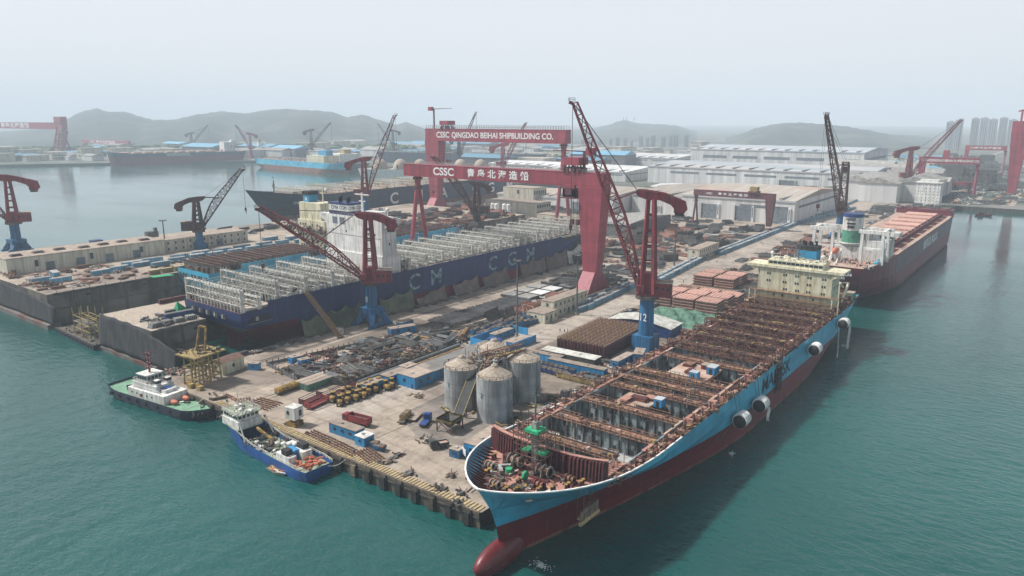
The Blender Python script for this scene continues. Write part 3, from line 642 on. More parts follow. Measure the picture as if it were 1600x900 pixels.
# cells sloping away at the forward shoulders
m = MB(); clutter(m, 236, 245, 12, 16.5, DZ - .3, 90, ['primer', 'maroon', 'deck_tan', 'rust'], 8, 2.2); clutter(m, 236, 245, -16.5, -12, DZ - .3, 90, ['primer', 'maroon', 'deck_tan', 'rust'], 9, 2.2)
for k in range(7): m.bar((238 + k * 1.3, 13, DZ + .4), (239.5 + k * 1.3, 17.5, DZ + 2.2), .7, 'primer', .3); m.bar((238 + k * 1.3, -13, DZ + .4), (239.5 + k * 1.3, -17.5, DZ + 1.8), .7, 'primer', .3)
m.build('deck_framing', sh)
def bulkhead(X, thick, yw, seed, high=0.0):
    x = L1(X); r = random.Random(seed); m = MB()
    zb = floor_z(X + 1); m.box(x - thick / 2, -yw, zb, x + thick / 2, yw, DZ + .5, 'hold_grey')
    o = m.build('bulkhead', sh); DKR = ['rust_dark', 'maroon', 'rust', 'rust_dark'] if high else ['rust', 'rust_dark', 'deck_tan', 'rust_dark']
    e = MB()
    for i in range(int(2 * yw / 2.9)):
        y = -yw + 1.4 + i * 2.9
        for s_ in (-1, 1): e.box(x + s_ * (thick / 2), y, zb, x + s_ * (thick / 2 + .45), y + .3, DZ, 'steel_dark')
        if i % 2: 
            for s_ in (-1, 1): e.box(x + s_ * (thick / 2), y + 1.2, 13.5, x + s_ * (thick / 2 + .06), y + 2.0, 14.8, 'dark_hole')
    e.build('guide_rails', o)
    t = MB(); z = DZ + .5
    t.box(x - thick / 2 - .8, -yw - .4, z, x + thick / 2 + .8, yw + .4, z + .25, 'rust_dark' if high else 'rust')
    for k in (-1, 1):
        for q in range(8):
            if r.random() < .62: y_ = -yw + q * yw / 4; t.bar((x + k * (thick / 2 + .7), y_, z + 1.4), (x + k * (thick / 2 + .7), y_ + yw / 4, z + 1.4 + r.uniform(-.3, .2)), .14, 'rust')
        t.bar((x + k * (thick / 2 + .5), -yw, z + .6), (x + k * (thick / 2 + .5), yw, z + .6), .26, 'rust_dark')
    for i in range(int(2 * yw / 1.6)):
        y = -yw + i * 1.6
        for k in (-1, 1): t.bar((x + k * (thick / 2 + .7), y, z - (1.3 if k > 0 and r.random() < .7 else 0)), (x + k * (thick / 2 + .7), y, z + 1.4), .17, r.choice(DKR))
        if r.random() < .5: t.cb(x + r.uniform(-1, 1), y, z + .5, r.uniform(.4, 1.4), r.uniform(.4, 1.4), r.uniform(.3, 1.1), r.choice(DKR + ['steel_grey', 'ochre']))
    t.build('walkway', o)
    if high:
        u = MB()
        for k in (-1, 1):
            xx = x + k * thick * .8
            u.bar((xx, -20, z + high), (xx, 20, z + high), .42, 'rust_dark'); u.bar((xx, -20, z + high * .5), (xx, 20, z + high * .5), .28, 'maroon')
            for i in range(15):
                y = -20 + i * 40 / 14; u.bar((xx, y, z - .5), (xx, y, z + high), .26 if i % 3 else .45, 'maroon' if i % 3 else 'rust_dark')
                if i < 14 and i % 2 == 0: u.bar((xx, y, z + high * .5), (xx, y + 40 / 14, z + high), .2, 'rust')
        for i in range(15): y = -20 + i * 40 / 14; u.bar((x - thick * .8, y, z + high), (x + thick * .8, y, z + high), .25, 'rust')
        clutter(u, x - 1.2, x + 1.2, -19, 19, z + high, 30, ['rust_dark', 'rust', 'rust_dark', 'ochre', 'maroon'], seed, .6)
        u.build('lashing_bridge', o)
for i, X in enumerate(walls): bulkhead(X, 2.5, 16.3 if X > 160 else 12.4, 50 + i)
for i, X in enumerate((256, 268, 280, 292, 304, 316, 328, 338)): bulkhead(X, 1.3, 16.3, 80 + i, 2.7 + (i % 2) * .7)
# floors of the cells between them and hatch platforms with gear
def hatch(X0, X1, y0, y1, z, mt, name='hatch_platform'):
    m = MB(); m.box(L1(X1), y0, z - 1.2, L1(X0), y1, z, mt); m.box(L1(X1) - .1, y0 - .1, z - 1.4, L1(X0) + .1, y1 + .1, z - .9, 'maroon')
    return m.build(name, sh)
hatch(189.8, 204.5, -2.5, 8.5, DZ - .2, 'deck_tan'); hatch(226, 243.5, -7, 7.5, DZ - .2, 'deck_tan')
for X0, X1, y0, y1 in ((159, 165, 10, 15.5), (174, 180, 10, 15.5), (174, 180, -15.5, -10), (159, 164, -15.5, -10), (190, 196, 11, 15.8), (207, 212, 9, 15), (216, 221, -15, -9)):
    m = MB(); m.box(L1(X1), y0, floor_z(X0), L1(X0), y1, floor_z(X0) + 3.2, 'hold_pale'); m.build('side_tank', sh)
for i, (X0, X1) in enumerate(((257, 267), (269, 279), (281, 291), (293, 303), (305, 315), (317, 327), (329, 337))):
    m = MB(); m.box(L1(X1), -16, DZ - 6, L1(X0), 16, DZ - 5.6, 'rust_dark' if i % 2 else 'steel_dark')
    clutter(m, L1(X1), L1(X0), -15.5, 15.5, DZ - 5.6, 150, ['rust_dark', 'steel_dark', 'steel_grey', 'rust', 'steel_light', 'primer', 'hatch_pink'], 200 + i, 4)
    for k in range(9): y = -15 + k * 3.6; m.bar((L1(X1), y, DZ - 1.5), (L1(X0), y, DZ - 1.5), .3, 'rust_dark')
    m.build('hold_gear', sh)
# after deck, accommodation
m = MB(); r = [p for p in H1.row(H1.lv[-1], .4, -.6) if p[0] <= 57]; n = len(r)
m.add([(x, y, z) for x, y, z in r] + [(x, -y, z) for x, y, z in r], [(i, i + n, i + 1 + n, i + 1) for i in range(n - 1)], 'rust'); m.build('after_deck', sh)
m = MB(); clutter(m, 2, 26, -17, 17, DZ, 240, ['rust', 'rust_dark', 'primer', 'steel_grey', 'ochre'], 77, 2.2)
for k in range(5): m.bar((4 + k * 4.5, -18, DZ + 2.5), (4 + k * 4.5, 18, DZ + 2.5), .4, 'rust'); m.bar((4 + k * 4.5, -18, DZ), (4 + k * 4.5, -18, DZ + 2.5), .4, 'maroon')
m.build('mooring_gear', sh)
hx0, hx1, hz = L1(359), L1(346), DZ
m = MB(); m.box(hx0, -16.5, hz - 1, hx1, 17, hz + 19, 'cream'); ho = m.build('accommodation_block', sh)
m = MB(); m.box(hx0 + 2, -21.5, hz + 18.4, hx1 + .8, 22.5, hz + 19.6, 'cream'); m.box(hx0 + 2, -12, hz + 19.6, hx1, 13, hz + 22.2, 'cream'); m.ex([(-21.5, hz + 18.4), (-16.5, hz + 16), (-16.5, hz + 18.4)], 'x', hx0 + 3, hx1 + .4, 'cream'); m.ex([(22.5, hz + 18.4), (17, hz + 16), (17, hz + 18.4)], 'x', hx0 + 3, hx1 + .4, 'cream')
br = m.build('bridge_deck', ho)
for i in range(12): windows(br, [(hx1 + .02, -11 + i * 2.05, hz + 21.1)], 1.7, 1.1)
m = MB(); railing(m, [(hx1 + .6, -21.3, hz + 19.6), (hx1 + .6, -12.2, hz + 19.6)], 1.1, 'cream'); railing(m, [(hx1 + .6, 13.2, hz + 19.6), (hx1 + .6, 22.3, hz + 19.6)], 1.1, 'cream'); railing(m, [(hx1 - .3, -12, hz + 22.2), (hx1 - .3, 13, hz + 22.2)], 1.1, 'steel_light'); m.build('railing', br)
for zz, ys in ((hz + 15.6, (-13, -6.5, -1, 4.5, 12)), (hz + 12.2, (-13, -6.5, -1, 4.5, 12)), (hz + 8.8, (-13, -6.5, -1.5, 4))):
    for y in ys:
        for k in (-.55, .55): windows(ho, [(hx1 + .03, y + k, zz)], .65, 1.0)
for zz, ys in ((hz + 5.6, (-9, -2, 5, 9)), (hz + 2.4, (-12, -4, 3))):
    for y in ys: windows(ho, [(hx1 + .03, y, zz)], .8, 1.1)
for zz in (hz + 8, hz + 11.5, hz + 15): 
    for xx in (hx0 + 3.5, hx0 + 8.5): windows(ho, [(xx, -16.53, zz)], .7, 1.0, 'y'); windows(ho, [(xx, 17.03, zz)], .7, 1.0, 'y')
m = MB()
for zz in (hz + 4.0, hz + 7.2): m.box(hx1, -20.5, zz, hx1 + 1.6, 20.5, zz + .2, 'rust'); railing(m, [(hx1 + 1.5, -20.5, zz + .2), (hx1 + 1.5, 20.5, zz + .2)], 1.0, 'ochre', .12); 
for y in (-20.3, -17.5, 17.5, 20.3): m.bar((hx1 + 1.4, y, hz), (hx1 + 1.4, y, hz + 7.2), .35, 'cream')
m.build('front_gallery', ho)
m = MB(); clutter(m, hx0 + 2, hx1 - 1, -11, 12, hz + 22.2, 40, ['cream', 'steel_light', 'white'], 12, 1.5)
for x, y, q in ((hx0 + 6, -10, 1.1), (hx0 + 7, 13, .9)): m.cyl(x, y, hz + 20, hz + 24, .4, 'white'); m.blob(x, y, hz + 24.5, q, q, q, 'white')
m.build('radome', ho)
m = MB(); m.bar((hx0 + 6, 1, hz + 22), (hx0 + 6, 1, hz + 32), .5, 'steel_dark')
for zz, l in ((25, 3), (27, 3.5), (29, 2), (31, 1.2)): m.bar((hx0 + 6, 1 - l, hz + zz), (hx0 + 6, 1 + l, hz + zz), .25, 'steel_dark'); m.bar((hx0 + 5.2, 1 - l * .6, hz + zz), (hx0 + 5.2, 1 + l * .6, hz + zz), .25, 'steel_dark')
m.build('radar_mast', ho)
m = MB(); m.box(L1(369), -4.5, hz, L1(362), 4.5, hz + 23, 'cream'); m.box(L1(369.1), -4.6, hz + 17.5, L1(361.9), 4.6, hz + 26.3, 'funnel_blue'); m.box(L1(369.2), -4.7, hz + 25.5, L1(361.8), 4.7, hz + 27.5, 'black')
for k in range(5): m.cyl(L1(365.5) + (k % 2) * 2 - 1, -3 + k * 1.5, hz + 27, hz + 29.5, .55, 'black', n=8)
m.build('funnel', sh)
m = MB(); m.bar((L1(366), -15, hz + 2), (L1(366), -15, hz + 11), 1.0, 'cream'); m.bar((L1(366), -15, hz + 11), (L1(352), -20, hz + 12), .7, 'cream'); m.bar((L1(372), -15.5, hz), (L1(378), -16.5, hz + 9), .9, 'cream'); m.bar((L1(366), -15, hz + 11), (L1(378), -16.5, hz + 9), .5, 'cream'); m.build('provision_crane', sh)
tb = text('MAERSK', sh, (L1(262), H1.B / 2 + .05, 13.2), 7.5, '+y', 'text_navy', sx=1.15, bold=.12)
m = MB(); m.box(3.5, -18.95, 14.2, 6.2, -18.85, 16.0, 'dark_hole'); m.build('mooring_port', sh)
# hull side staging with tarpaulin near the anchor, and hanging staging over the lettering
m = MB(); y, z = H1.half(256, -2); m.box(251.8, -y - 2.2, 12.2, 257.3, -y - .2, 12.6, 'timber'); m.box(250.5, -y - 2.1, 12.6, 258.3, -y - 1.8, 15.2, 'scrap_brown'); m.tube((250.3, -y - 2.0, 12.0), (258.6, -y - 2.0, 12.0), .5, 'timber')
for x in (251.8, 254.5, 257.2): m.bar((x, -y - 2.2, 12.2), (x, -y - 2.0, 19.5), .14, 'rust_dark'); m.bar((x, -y - .3, 12.2), (x, -y - .4, 20.5), .14, 'rust_dark')
for zz in (14, 16, 18): m.bar((251.8, -y - 2.1, zz), (257.2, -y - 2.1, zz), .12, 'rust_dark')
m.build('hull_staging', sh)
m = MB(); xx = L1(263)
for k in range(5): m.bar((xx - 3 + k * 1.5, -21.3, 7), (xx - 3 + k * 1.5, -20.9, 18.5), .22, 'rust_dark')
for zz in (7, 8.8, 11, 13, 15, 17): m.bar((xx - 3.2, -21.3, zz), (xx + 3.2, -21.2, zz), .3, 'rust_dark'); m.box(xx - 3, -21.6, zz, xx + 3, -20.7, zz + .15, 'steel_dark')
m.cb(xx, -21.1, 12.5, 4.5, .5, 6, 'black'); m.build('hull_staging', sh)
# things standing on the ship
YF = 1
def cargo_box(X, Y, z, sx, sy, sz, c, label, rz=0, name='gear_box', cat='box', group=None):
    o = thing(name, label, cat, (X, Y, z), rz, group)
    m = MB(); m.box(-sx / 2, -sy / 2, 0, sx / 2, sy / 2, sz, c); m.build('body', o)
    m = MB(); m.box(-sx / 2 - .05, -sy / 2 - .05, sz, sx / 2 + .05, sy / 2 + .05, sz + .15, 'brown_roof' if c != 'hut_blue' else 'roof_blue'); m.build('roof', o)
    m = MB(); m.box(-sx / 2 - .06, -.5, 0.1, -sx / 2, .5, min(sz * .85, 2), 'dark_hole'); m.build('door', o)
    return o
ZP = DZ - .2 + WZ
cargo_box(198.5, 93.8, ZP, 3.0, 2.6, 2.5, 'hut_blue', 'small blue hut on the tan hatch platform nearest the bow')
cargo_box(228.5, 95.5, ZP, 3.0, 2.8, 2.5, 'hut_blue', 'small blue hut at the front edge of the second tan hatch platform')
cargo_box(237.5, 92.6, ZP, 4.5, 3.0, 2.6, 'hut_blue', 'larger blue hut at the rear right of the second tan hatch platform')
cargo_box(241.0, 96.6, ZP, 3.5, 2.5, 1.6, 'red', 'dull red steel bin beside the larger blue hut on deck', name='steel_bin', cat='bin')
cargo_box(193.5, 96.8, ZP, 2.0, 4.2, 1.1, 'steel_dark', 'long low dark crate lying on the tan hatch platform nearest the bow', name='crate', cat='crate')
for k, (X, Y, l, wd) in enumerate(((199, 101, 3, 6), (196, 104, 5, 2.5), (201.5, 98, 3, 4), (233, 99, 5, 3), (240, 102.5, 4, 4))):
    o = thing('steel_plates', ['rusty plates stacked on the nearest hatch platform, left of the crate', 'narrow rusty plate pile at the left end of the nearest hatch platform', 'rusty plates at the rear of the nearest hatch platform', 'rusty plates in the middle of the second hatch platform', 'rusty plates at the rear left of the second hatch platform'][k], 'plate stack', (X, Y, ZP)); m = MB(); r = random.Random(k)
    for q in range(4): m.cb(0, 0, .15 + q * .3, l - r.random(), wd - r.random(), .24, r.choice(['rust', 'primer', 'maroon']), r.uniform(-.1, .1))
    m.build('plates', o)
cargo_box(383, 81.5, DZ + WZ, 5.5, 3.2, 3.4, 'container_green', 'green container standing at the stern corner of the light blue ship', name='container', cat='container')
# fenders hanging on the outer side
for k, (px, py, lab, big) in enumerate(((1157, 655, 'white wrapped fender on the blue hull, nearest the bow of the four', 1.35), (1187, 631, 'white wrapped fender second from the bow, with torn cover hanging', 1.3), (1272, 545, 'white wrapped fender between the ship name and the stern', 1.2), (1317, 505, 'white wrapped fender nearest the stern with a long torn strip trailing', 1.2))):
    p = onplane(px, py, 0, 75.6, 0); o = thing('fender', lab, 'fender', (p.x, 75.2, p.z), 0, 'fenders hung along the outer hull side')
    m = MB(); m.tube((-2.1, 0, .1), (2.4, 0, .1), 2.45, 'bare_white', 2.35, 16); m.blob(1.9, 0, .1, 1.7, 2.3, 2.35, 'bare_white', 14, 8, .1); m.build('cover', o, smooth=False)
    m = MB(); m.blob(-1.9, -.1, -.1, 1.3, 2.2, 2.2, 'rubber', 14, 8); m.build('rubber_core', o, smooth=True)
    m = MB(); m.bar((-1, 1, 2), (-2, 2.6, 9.5 - 0), .12, 'rust_dark'); m.bar((1, 1, 2), (2, 2.6, 9.5), .12, 'rust_dark'); m.build('chain', o)
    if k in (1, 3):
        m = MB(); L_ = 5 if k == 1 else 11; rr = random.Random(k); w_ = .9
        pts = [Vector((1.5 + math.sin(i * .8) * .4, -2.3, -1 - i * L_ / 8)) for i in range(9)]
        for a, c in zip(pts, pts[1:]): m.bar(a, c, w_, 'bare_white', .15)
        m.build('torn_strip', o)
# ------------------------------------------------------------ level luffing cranes
def crane(name, label, base, phi, tip, zpost, ztower, number=None, face='-x', red='crane_red', blue='crane_blue', rpost=3.4, portal='wide', zb=0.0, beam=1.0, detail=1, house=1.0, cat='crane', group='slewing cranes of the shipyard'):
    """phi heading of the jib; tip world point"""
    t = thing(name, label, cat, (base[0], base[1], zb), phi, group); H = house
    inv = Matrix.Rotation(-phi, 3, 'Z'); T = inv @ (Vector(tip) - Vector((base[0], base[1], zb)))
    zp, zt = zpost - zb, ztower - zb
    # portal in quay axes
    o = MB(); c, s_ = math.cos(-phi), math.sin(-phi)
    def W2(x, y, z): return (x * c - y * s_, x * s_ + y * c, z)
    if portal == 'wide':
        o.cb(0, 0, zp * .36, rpost * 2.7, rpost * 3.3, zp * .13, blue, -phi)
        for sx in (-1, 1):
            for sy in (-1, 1):
                o.bar(W2(sx * 1.6, sy * 2.2, zp * .36), W2(sx * 5.5, sy * 6.0, 1.2), 3.2, blue, 3.8, 2.0)
                o.cb(*W2(sx * 5.5, sy * 6.0, .7), 4.2, 1.6, 1.4, blue, -phi)
        for sy in (-1, 1): o.bar(W2(-5.5, sy * 6, 1.8), W2(5.5, sy * 6, 1.8), 1.5, blue)
    else:
        o.cb(0, 0, zp * .14, rpost * 2.6, rpost * 2.6, zp * .28, blue, -phi)
    o.build('portal', t)
    o = MB(); o.cyl(0, 0, zp * .1, zp - 1.0, rpost, blue, rpost * .88, 20); po = o.build('post', t, smooth=False)
    o = MB(); o.cyl(0, 0, zp - 1.0, zp + .4, rpost * 1.5, 'steel_dark', rpost * 1.55, 20); o.build('slewing_ring', t)
    if number:
        n = text(number, po, (0, 0, 0), rpost * 1.15, '-x', 'text_white', 'number'); v = W2(-rpost - .05, 0, zp * .62) if face == '-x' else W2(0, -rpost - .05, zp * .62)
        n.location = v; n.rotation_euler = (R(90), 0, (R(-90) if face == '-x' else 0) - phi); n.scale = (1.0, 1.2, 1)
    # slewing house at the back, jib foot in front
    o = MB(); o.box(-10.5 * H, -3.6, zp + .4, 4.5 * H, 3.6, zp + 1.5, red); o.box(-10.5 * H, -3.6, zp + 1.5, -2.6, 3.6, zp + 6.5, red if house >= 1 else 'gantry_dark'); o.box(-10.8 * H, -3.9, zp + 6.5, -2.4, 3.9, zp + 6.8, 'brown_roof')
    ho = o.build('machinery_house', t)
    if detail:
        for k in range(3): windows(ho, [(-9 * H + k * 2.4, -3.62, zp + 4.2)], 1.3, 1.1, 'y'); windows(ho, [(-9 * H + k * 2.4, 3.62, zp + 4.2)], 1.3, 1.1, 'y')
        o = MB(); railing(o, [(-10.5 * H, -3.8, zp + 1.4), (4.4 * H, -3.8, zp + 1.4)], 1.1, 'steel_dark'); railing(o, [(-10.5 * H, 3.8, zp + 1.4), (4.4 * H, 3.8, zp + 1.4)], 1.1, 'steel_dark'); o.build('railing', ho)
    o = MB(); o.box(1.2, 2.2, zp + 2.5, 4.4, 5.0, zp + 5.3, red); co = o.build('operator_cab', t)
    windows(co, [(4.42, 3.6, zp + 4.1)], 2.2, 1.6)
    # tower: two box legs with cross frames leaning together, diagonals
    o = MB(); zt0 = zp + 1.5; th = zt - zt0
    for sy in (-1, 1):
        o.bar((-2.9, sy * 3.2, zt0), (-1.3, sy * 2.4, zt), 2.0, red, 1.6, 1.5); o.bar((2.7, sy * 3.2, zt0), (1.3, sy * 2.4, zt), 1.7, red, 1.4, 1.3)
    n = 6
    for i in range(1, n + 1):
        f = i / n; z = zt0 + th * f; x0, x1, y = -2.9 + 1.6 * f, 2.7 - 1.4 * f, 3.2 - .8 * f
        o.bar((x0, -y, z), (x0, y, z), .6, red); o.bar((x1, -y, z), (x1, y, z), .5, red)
        for sy in (-1, 1): o.bar((x0, sy * y, z), (x1, sy * y, z), .6, red)
        if detail:
            g = (i - 1) / n; z0 = zt0 + th * g; ya = 3.2 - .8 * g
            o.bar((2.7 - 1.4 * g, -ya if i % 2 else ya, z0), (x1, y if i % 2 else -y, z), .35, 'gantry_dark'); o.bar((-2.9 + 1.6 * g, ya if i % 2 else -ya, z0), (x0, -y if i % 2 else y, z), .35, 'gantry_dark')
    o.box(-2.4, -2.6, zt0, 2.3, 2.6, zt0 + th * .22, red)
    o.build('tower', t)
    # counterweight rocker beam
    b = beam; o = MB(); zt_ = zt
    for sy in (-2.3, 2.3):
        pr = [(7 * b, zt_ + 2.6 * b), (5.5 * b, zt_ + 1.0), (1.5, zt_ - .2), (-4 * b, zt_ - .2), (-9 * b, zt_ - 2.2 * b), (-13 * b, zt_ - 6.6 * b), (-16.5 * b, zt_ - 4.6 * b), (-15.5 * b, zt_ - .8), (-6 * b, zt_ + 2.6), (0, zt_ + 3.8 * b), (6.5 * b, zt_ + 4.2 * b)]
        o.ex(pr, 'y', sy - .45, sy + .45, red)
    for xx, zz in ((6.4 * b, 3), (2 * b, 1.5), (-5 * b, 1), (-10 * b, -.5)): o.bar((xx, -1.9, zt_ + zz), (xx, 1.9, zt_ + zz), .8, red)
    bo = o.build('rocker_beam', t)
    o = MB(); o.box(-15.5 * b, -1.6, zt_ - 6.0 * b, -10.5 * b, 1.6, zt_ - 1.5, 'rust' if detail else red); o.box(-15 * b, -1.9, zt_ - 7.2 * b, -11 * b, 1.9, zt_ - 5.8 * b, 'steel_dark'); o.build('counterweight', bo)
    # jib
    o = MB(); foot = Vector((3.4 * H, 0, zp + 2.2)); N = 16 if detail else 9; d = (T - foot); k = .88
    mid = foot + d * .45; knee = foot + d * k
    u = d.cross(Vector((0, 1, 0))).normalized()
    if u.z < 0: u = -u
    thk = .55 if detail else .6
    a1 = foot + u * .4; off = u * 2.6
    def ring(f):
        w = 3.6 - 2.8 * f; h = .9 + 4.2 * math.sin(min(1, f / .45) * PI / 2) * (1 - .72 * max(0, (f - .45) / .55))
        c_ = foot + d * f
        return [c_ + Vector((0, -w, 0)), c_ + Vector((0, w, 0)), c_ + Vector((0, w * .8, 0)) + u * h, c_ + Vector((0, -w * .8, 0)) + u * h]
    rs = [ring(i / N) for i in range(N + 1)]
    for i in range(N):
        for j in range(4):
            q = (j + 1) % 4; o.bar(rs[i][j], rs[i + 1][j], thk * (1.25 if j < 2 else 1), red)
            o.bar(rs[i + 1][j], rs[i + 1][q], thk * .5, red); o.bar(rs[i][j if i % 2 else q], rs[i + 1][q if i % 2 else j], thk * .55, 'gantry_dark' if j % 2 else red)
    e = rs[-1][0].lerp(rs[-1][1], .5); o.bar(e, e + Vector((1.5, 0, .6)), 2.0, red, 1.2)
    jo = o.build('jib', t)
    o = MB(); e2 = foot + d * .93
    o.box(e.x - .8, -1.6, e.z + 1.0, e.x + 1.6, 1.6, e.z + 1.15, 'steel_light'); railing(o, [(e.x - .8, -1.6, e.z + 1.1), (e.x + 1.6, -1.6, e.z + 1.1), (e.x + 1.6, 1.6, e.z + 1.1), (e.x - .8, 1.6, e.z + 1.1)], 1.3, 'steel_light', .12, 1.5); o.build('tip_platform', jo)
    o = MB(); q = foot + d * .48 + u * 2.5
    for sy in (-1.5, 1.5): o.bar((6.2 * b, sy, zt_ + 3.0), (q.x, sy, q.z), .38, red)
    for sy in (-.8, .8): o.bar((6.6 * b, sy, zt_ + 3.4), (e.x, sy, e.z + .5), .15 if detail else .3, 'steel_dark')
    o.build('luffing_rods', t)
    o = MB(); ck = .12 if detail else .25; hl_ = max(4, T.z - max(6, zp * .5))
    for sy in (-.5, .5): o.bar((T.x, sy, T.z), (T.x, sy, T.z - hl_ * .55), ck, 'steel_dark')
    co = o.build('hoist_ropes', t)
    o = MB(); zz = T.z - hl_ * .55; o.box(T.x - .6, -.9, zz - 2.2, T.x + .6, .9, zz, 'gantry_dark'); o.bar((T.x, 0, zz - 2), (T.x + .3, 0, zz - 4), .5, 'steel_dark'); o.build('hook_block', co)
    if not detail:
        pass
    return t
def crane_px(name, label, base_px, z0, phi_deg, tip_px, zpost, ztower, **k):
    b = k.pop('xy', None) or at(*base_px, z0); phi = R(phi_deg); tip = onplane(*tip_px, b[0], b[1], phi)
    return crane(name, label, b, phi, tip, zpost, ztower, zb=z0, **k)
crane_px('luffing_crane', 'tall red luffing crane on a blue post marked 12', (1008, 545), 0, 112, (895, 162), 24.5, 67, number='12', portal='box', beam=.92, rpost=3.5)
crane_px('luffing_crane', 'red crane marked 8 against the navy hull, jib lowered to the left', (577, 500), 0, 132, (404, 328), 21.5, 53, number='8', beam=.85, rpost=3.0, xy=(240, 271))
crane_px('luffing_crane', 'dark red crane on a slim blue post on the outer pier', (313, 388), 12.5, 322, (379, 266), 25, 45, number='6', beam=.85, rpost=2.8, portal='box', red='crane_dark')
crane_px('luffing_crane', 'red crane on a blue portal at the left edge of the pier', (28, 392), 12.5, 158, (-60, 300), 32, 60, number='5', beam=1.1, rpost=3.3)
crane_px('luffing_crane', 'red crane with steep jib in front of the moored hull lettered CMA', (572, 335), 12.5, 312, (618, 181), 30, 62, number='4', portal='box', rpost=3.0, beam=1.1)
crane_px('luffing_crane', 'dark crane behind the white lashing frames, jib pointing up left', (745, 352), 14, 118, (676, 246), 24, 47, portal='box', red='crane_dark', blue='steel_dark', rpost=3.6, beam=.8)
crane_px('luffing_crane', 'slim dark crane with near vertical jib behind the green funnel', (1310, 372), 0, 190, (1291, 182), 22, 62, portal='wide', red='crane_dark', beam=.9, number=None)
crane_px('luffing_crane', 'red crane on a blue post behind the red ship bow', (1415, 312), 0, 300, (1503, 188), 28, 62, number='2', portal='box', rpost=4.0, beam=1.3)
G_ = 'faint cranes across the water'
crane_px('dock_crane', 'faint pink crane under the far gantry beam, beyond the moored navy hull', (786, 290), 0, 285, (822, 193), 30, 60, detail=0, portal='box', red='gantry_red', beam=1.4, group=G_)
crane_px('dock_crane', 'faint crane beyond the distant light blue ship, jib raised right', (488, 246), 0, 290, (517, 192), 30, 70, detail=0, portal='box', red='crane_dark', blue='crane_dark', beam=1.5, group=G_, rpost=5)
crane_px('dock_crane', 'faint thin red crane right of the distant black ship, jib leaning left', (393, 248), 0, 120, (368, 196), 26, 62, detail=0, portal='box', red='gantry_red', blue='gantry_red', beam=1.3, group=G_, rpost=4)
crane_px('dock_crane', 'faint grey crane behind the distant black ship, jib raised right', (301, 240), 0, 290, (325, 196), 26, 58, detail=0, portal='box', red='steel_grey', blue='steel_grey', beam=1.3, group=G_, rpost=5)
crane_px('dock_crane', 'faint grey crane beyond the jib of crane four, its own jib leaning left', (615, 248), 0, 125, (590, 194), 34, 70, detail=0, portal='box', red='steel_grey', blue='steel_grey', beam=1.3, group=G_, rpost=5)
crane_px('dock_crane', 'pale crane whose jib shows above the long lettered gantry beam', (718, 270), 0, 290, (744, 176), 34, 62, detail=0, portal='box', red='steel_grey', blue='steel_grey', beam=1.2, group=G_, rpost=4)

# ------------------------------------------------------------ goliath gantries
def goliath(name, label, X, yL, yR, z0, z1, words=None, rigid='R', bw=8, red='gantry_red', legw=10, detail=1, foot=1, zb=0, word_y=None, size=None, rot=0, group='goliath gantry cranes', hin=.25):
    """beam along Y from yL (screen left, larger Y) to yR; underside z0, top z1"""
    t = thing(name, label, 'gantry crane', (X, 0, 0), 0, group)
    o = MB(); o.box(-bw / 2, yR, z0, bw / 2, yL, z1, red); o.box(-bw / 2 - .15, yR - .1, z1, bw / 2 + .15, yL + .1, z1 + .25, red)
    if detail:
        for k in range(1, 10): y = yR + (yL - yR) * k / 10; o.box(-bw / 2 - .04, y - .12, z0, -bw / 2, y + .12, z1, red)
    be = o.build('beam', t)
    yr, yf = (yR, yL) if rigid == 'R' else (yL, yR); sg = 1 if rigid == 'R' else -1
    # rigid leg: wide slab, tapering downward, flared foot
    o = MB(); w0 = legw; ya = yr; yb = yr + sg * w0 * 1.05
    def slab(y0, y1, x0, z, y2, y3, x1, zz):
        o.add([(-x0, y0, z), (x0, y0, z), (x0, y1, z), (-x0, y1, z), (-x1, y2, zz), (x1, y2, zz), (x1, y3, zz), (-x1, y3, zz)], [(0, 3, 2, 1), (4, 5, 6, 7), (0, 1, 5, 4), (1, 2, 6, 5), (2, 3, 7, 6), (3, 0, 4, 7)], red)
    lo, hi = min(ya, yb), max(ya, yb); mid = (lo + hi) / 2
    slab(mid - w0 * .27, mid + w0 * .27, bw * .42, zb + (z0 - zb) * .14, lo, hi, bw * .62, z0)
    if foot: slab(mid - w0 * .30, mid + w0 * .30, bw * 1.5, zb + .8, mid - w0 * .27, mid + w0 * .27, bw * .5, zb + (z0 - zb) * .2)
    for k in (-1, 1): o.box(k * bw * 1.1 - 2.5, mid - 1.5, zb, k * bw * 1.1 + 2.5, mid + 1.5, zb + 1.6, 'gantry_dark')
    o.build('rigid_leg', t)
    # hinged A-frame leg
    o = MB(); yq = yf - sg * w0 * hin; top = z0 - 1.0
    o.cyl(0, yq, z0 - (z1 - z0) * .95, z0, bw * .2, red, bw * .32, 12); zk = z0 - (z1 - z0) * .95
    o.cyl(0, yq, zk - .6, zk + .6, bw * .42, 'gantry_dark', n=12); o.cyl(0, yq, z0 - 2.2, z0 - 1.0, bw * .42, 'gantry_dark', n=12)
    tr = max(.9, bw * .17)
    for k in (-1, 1): o.tube((k * .9, yq, zk), (k * bw * 1.15, yq, zb + 1.5), tr, red, tr * 1.05, 12); o.box(k * bw * 1.15 - 2.2, yq - 1.4, zb, k * bw * 1.15 + 2.2, yq + 1.4, zb + 1.6, 'gantry_dark')
    o.bar((-bw * 1.1, yq, zb + 3), (bw * 1.1, yq, zb + 3), 1.2, red)
    o.build('hinged_leg', t)
    if words:
        for s_, yy, sz, sx in words: text(s_, be, (-bw / 2 - .08, yy, (z0 + z1) / 2), sz, '-x', sx=sx, bold=sz * .022)
    return t, be
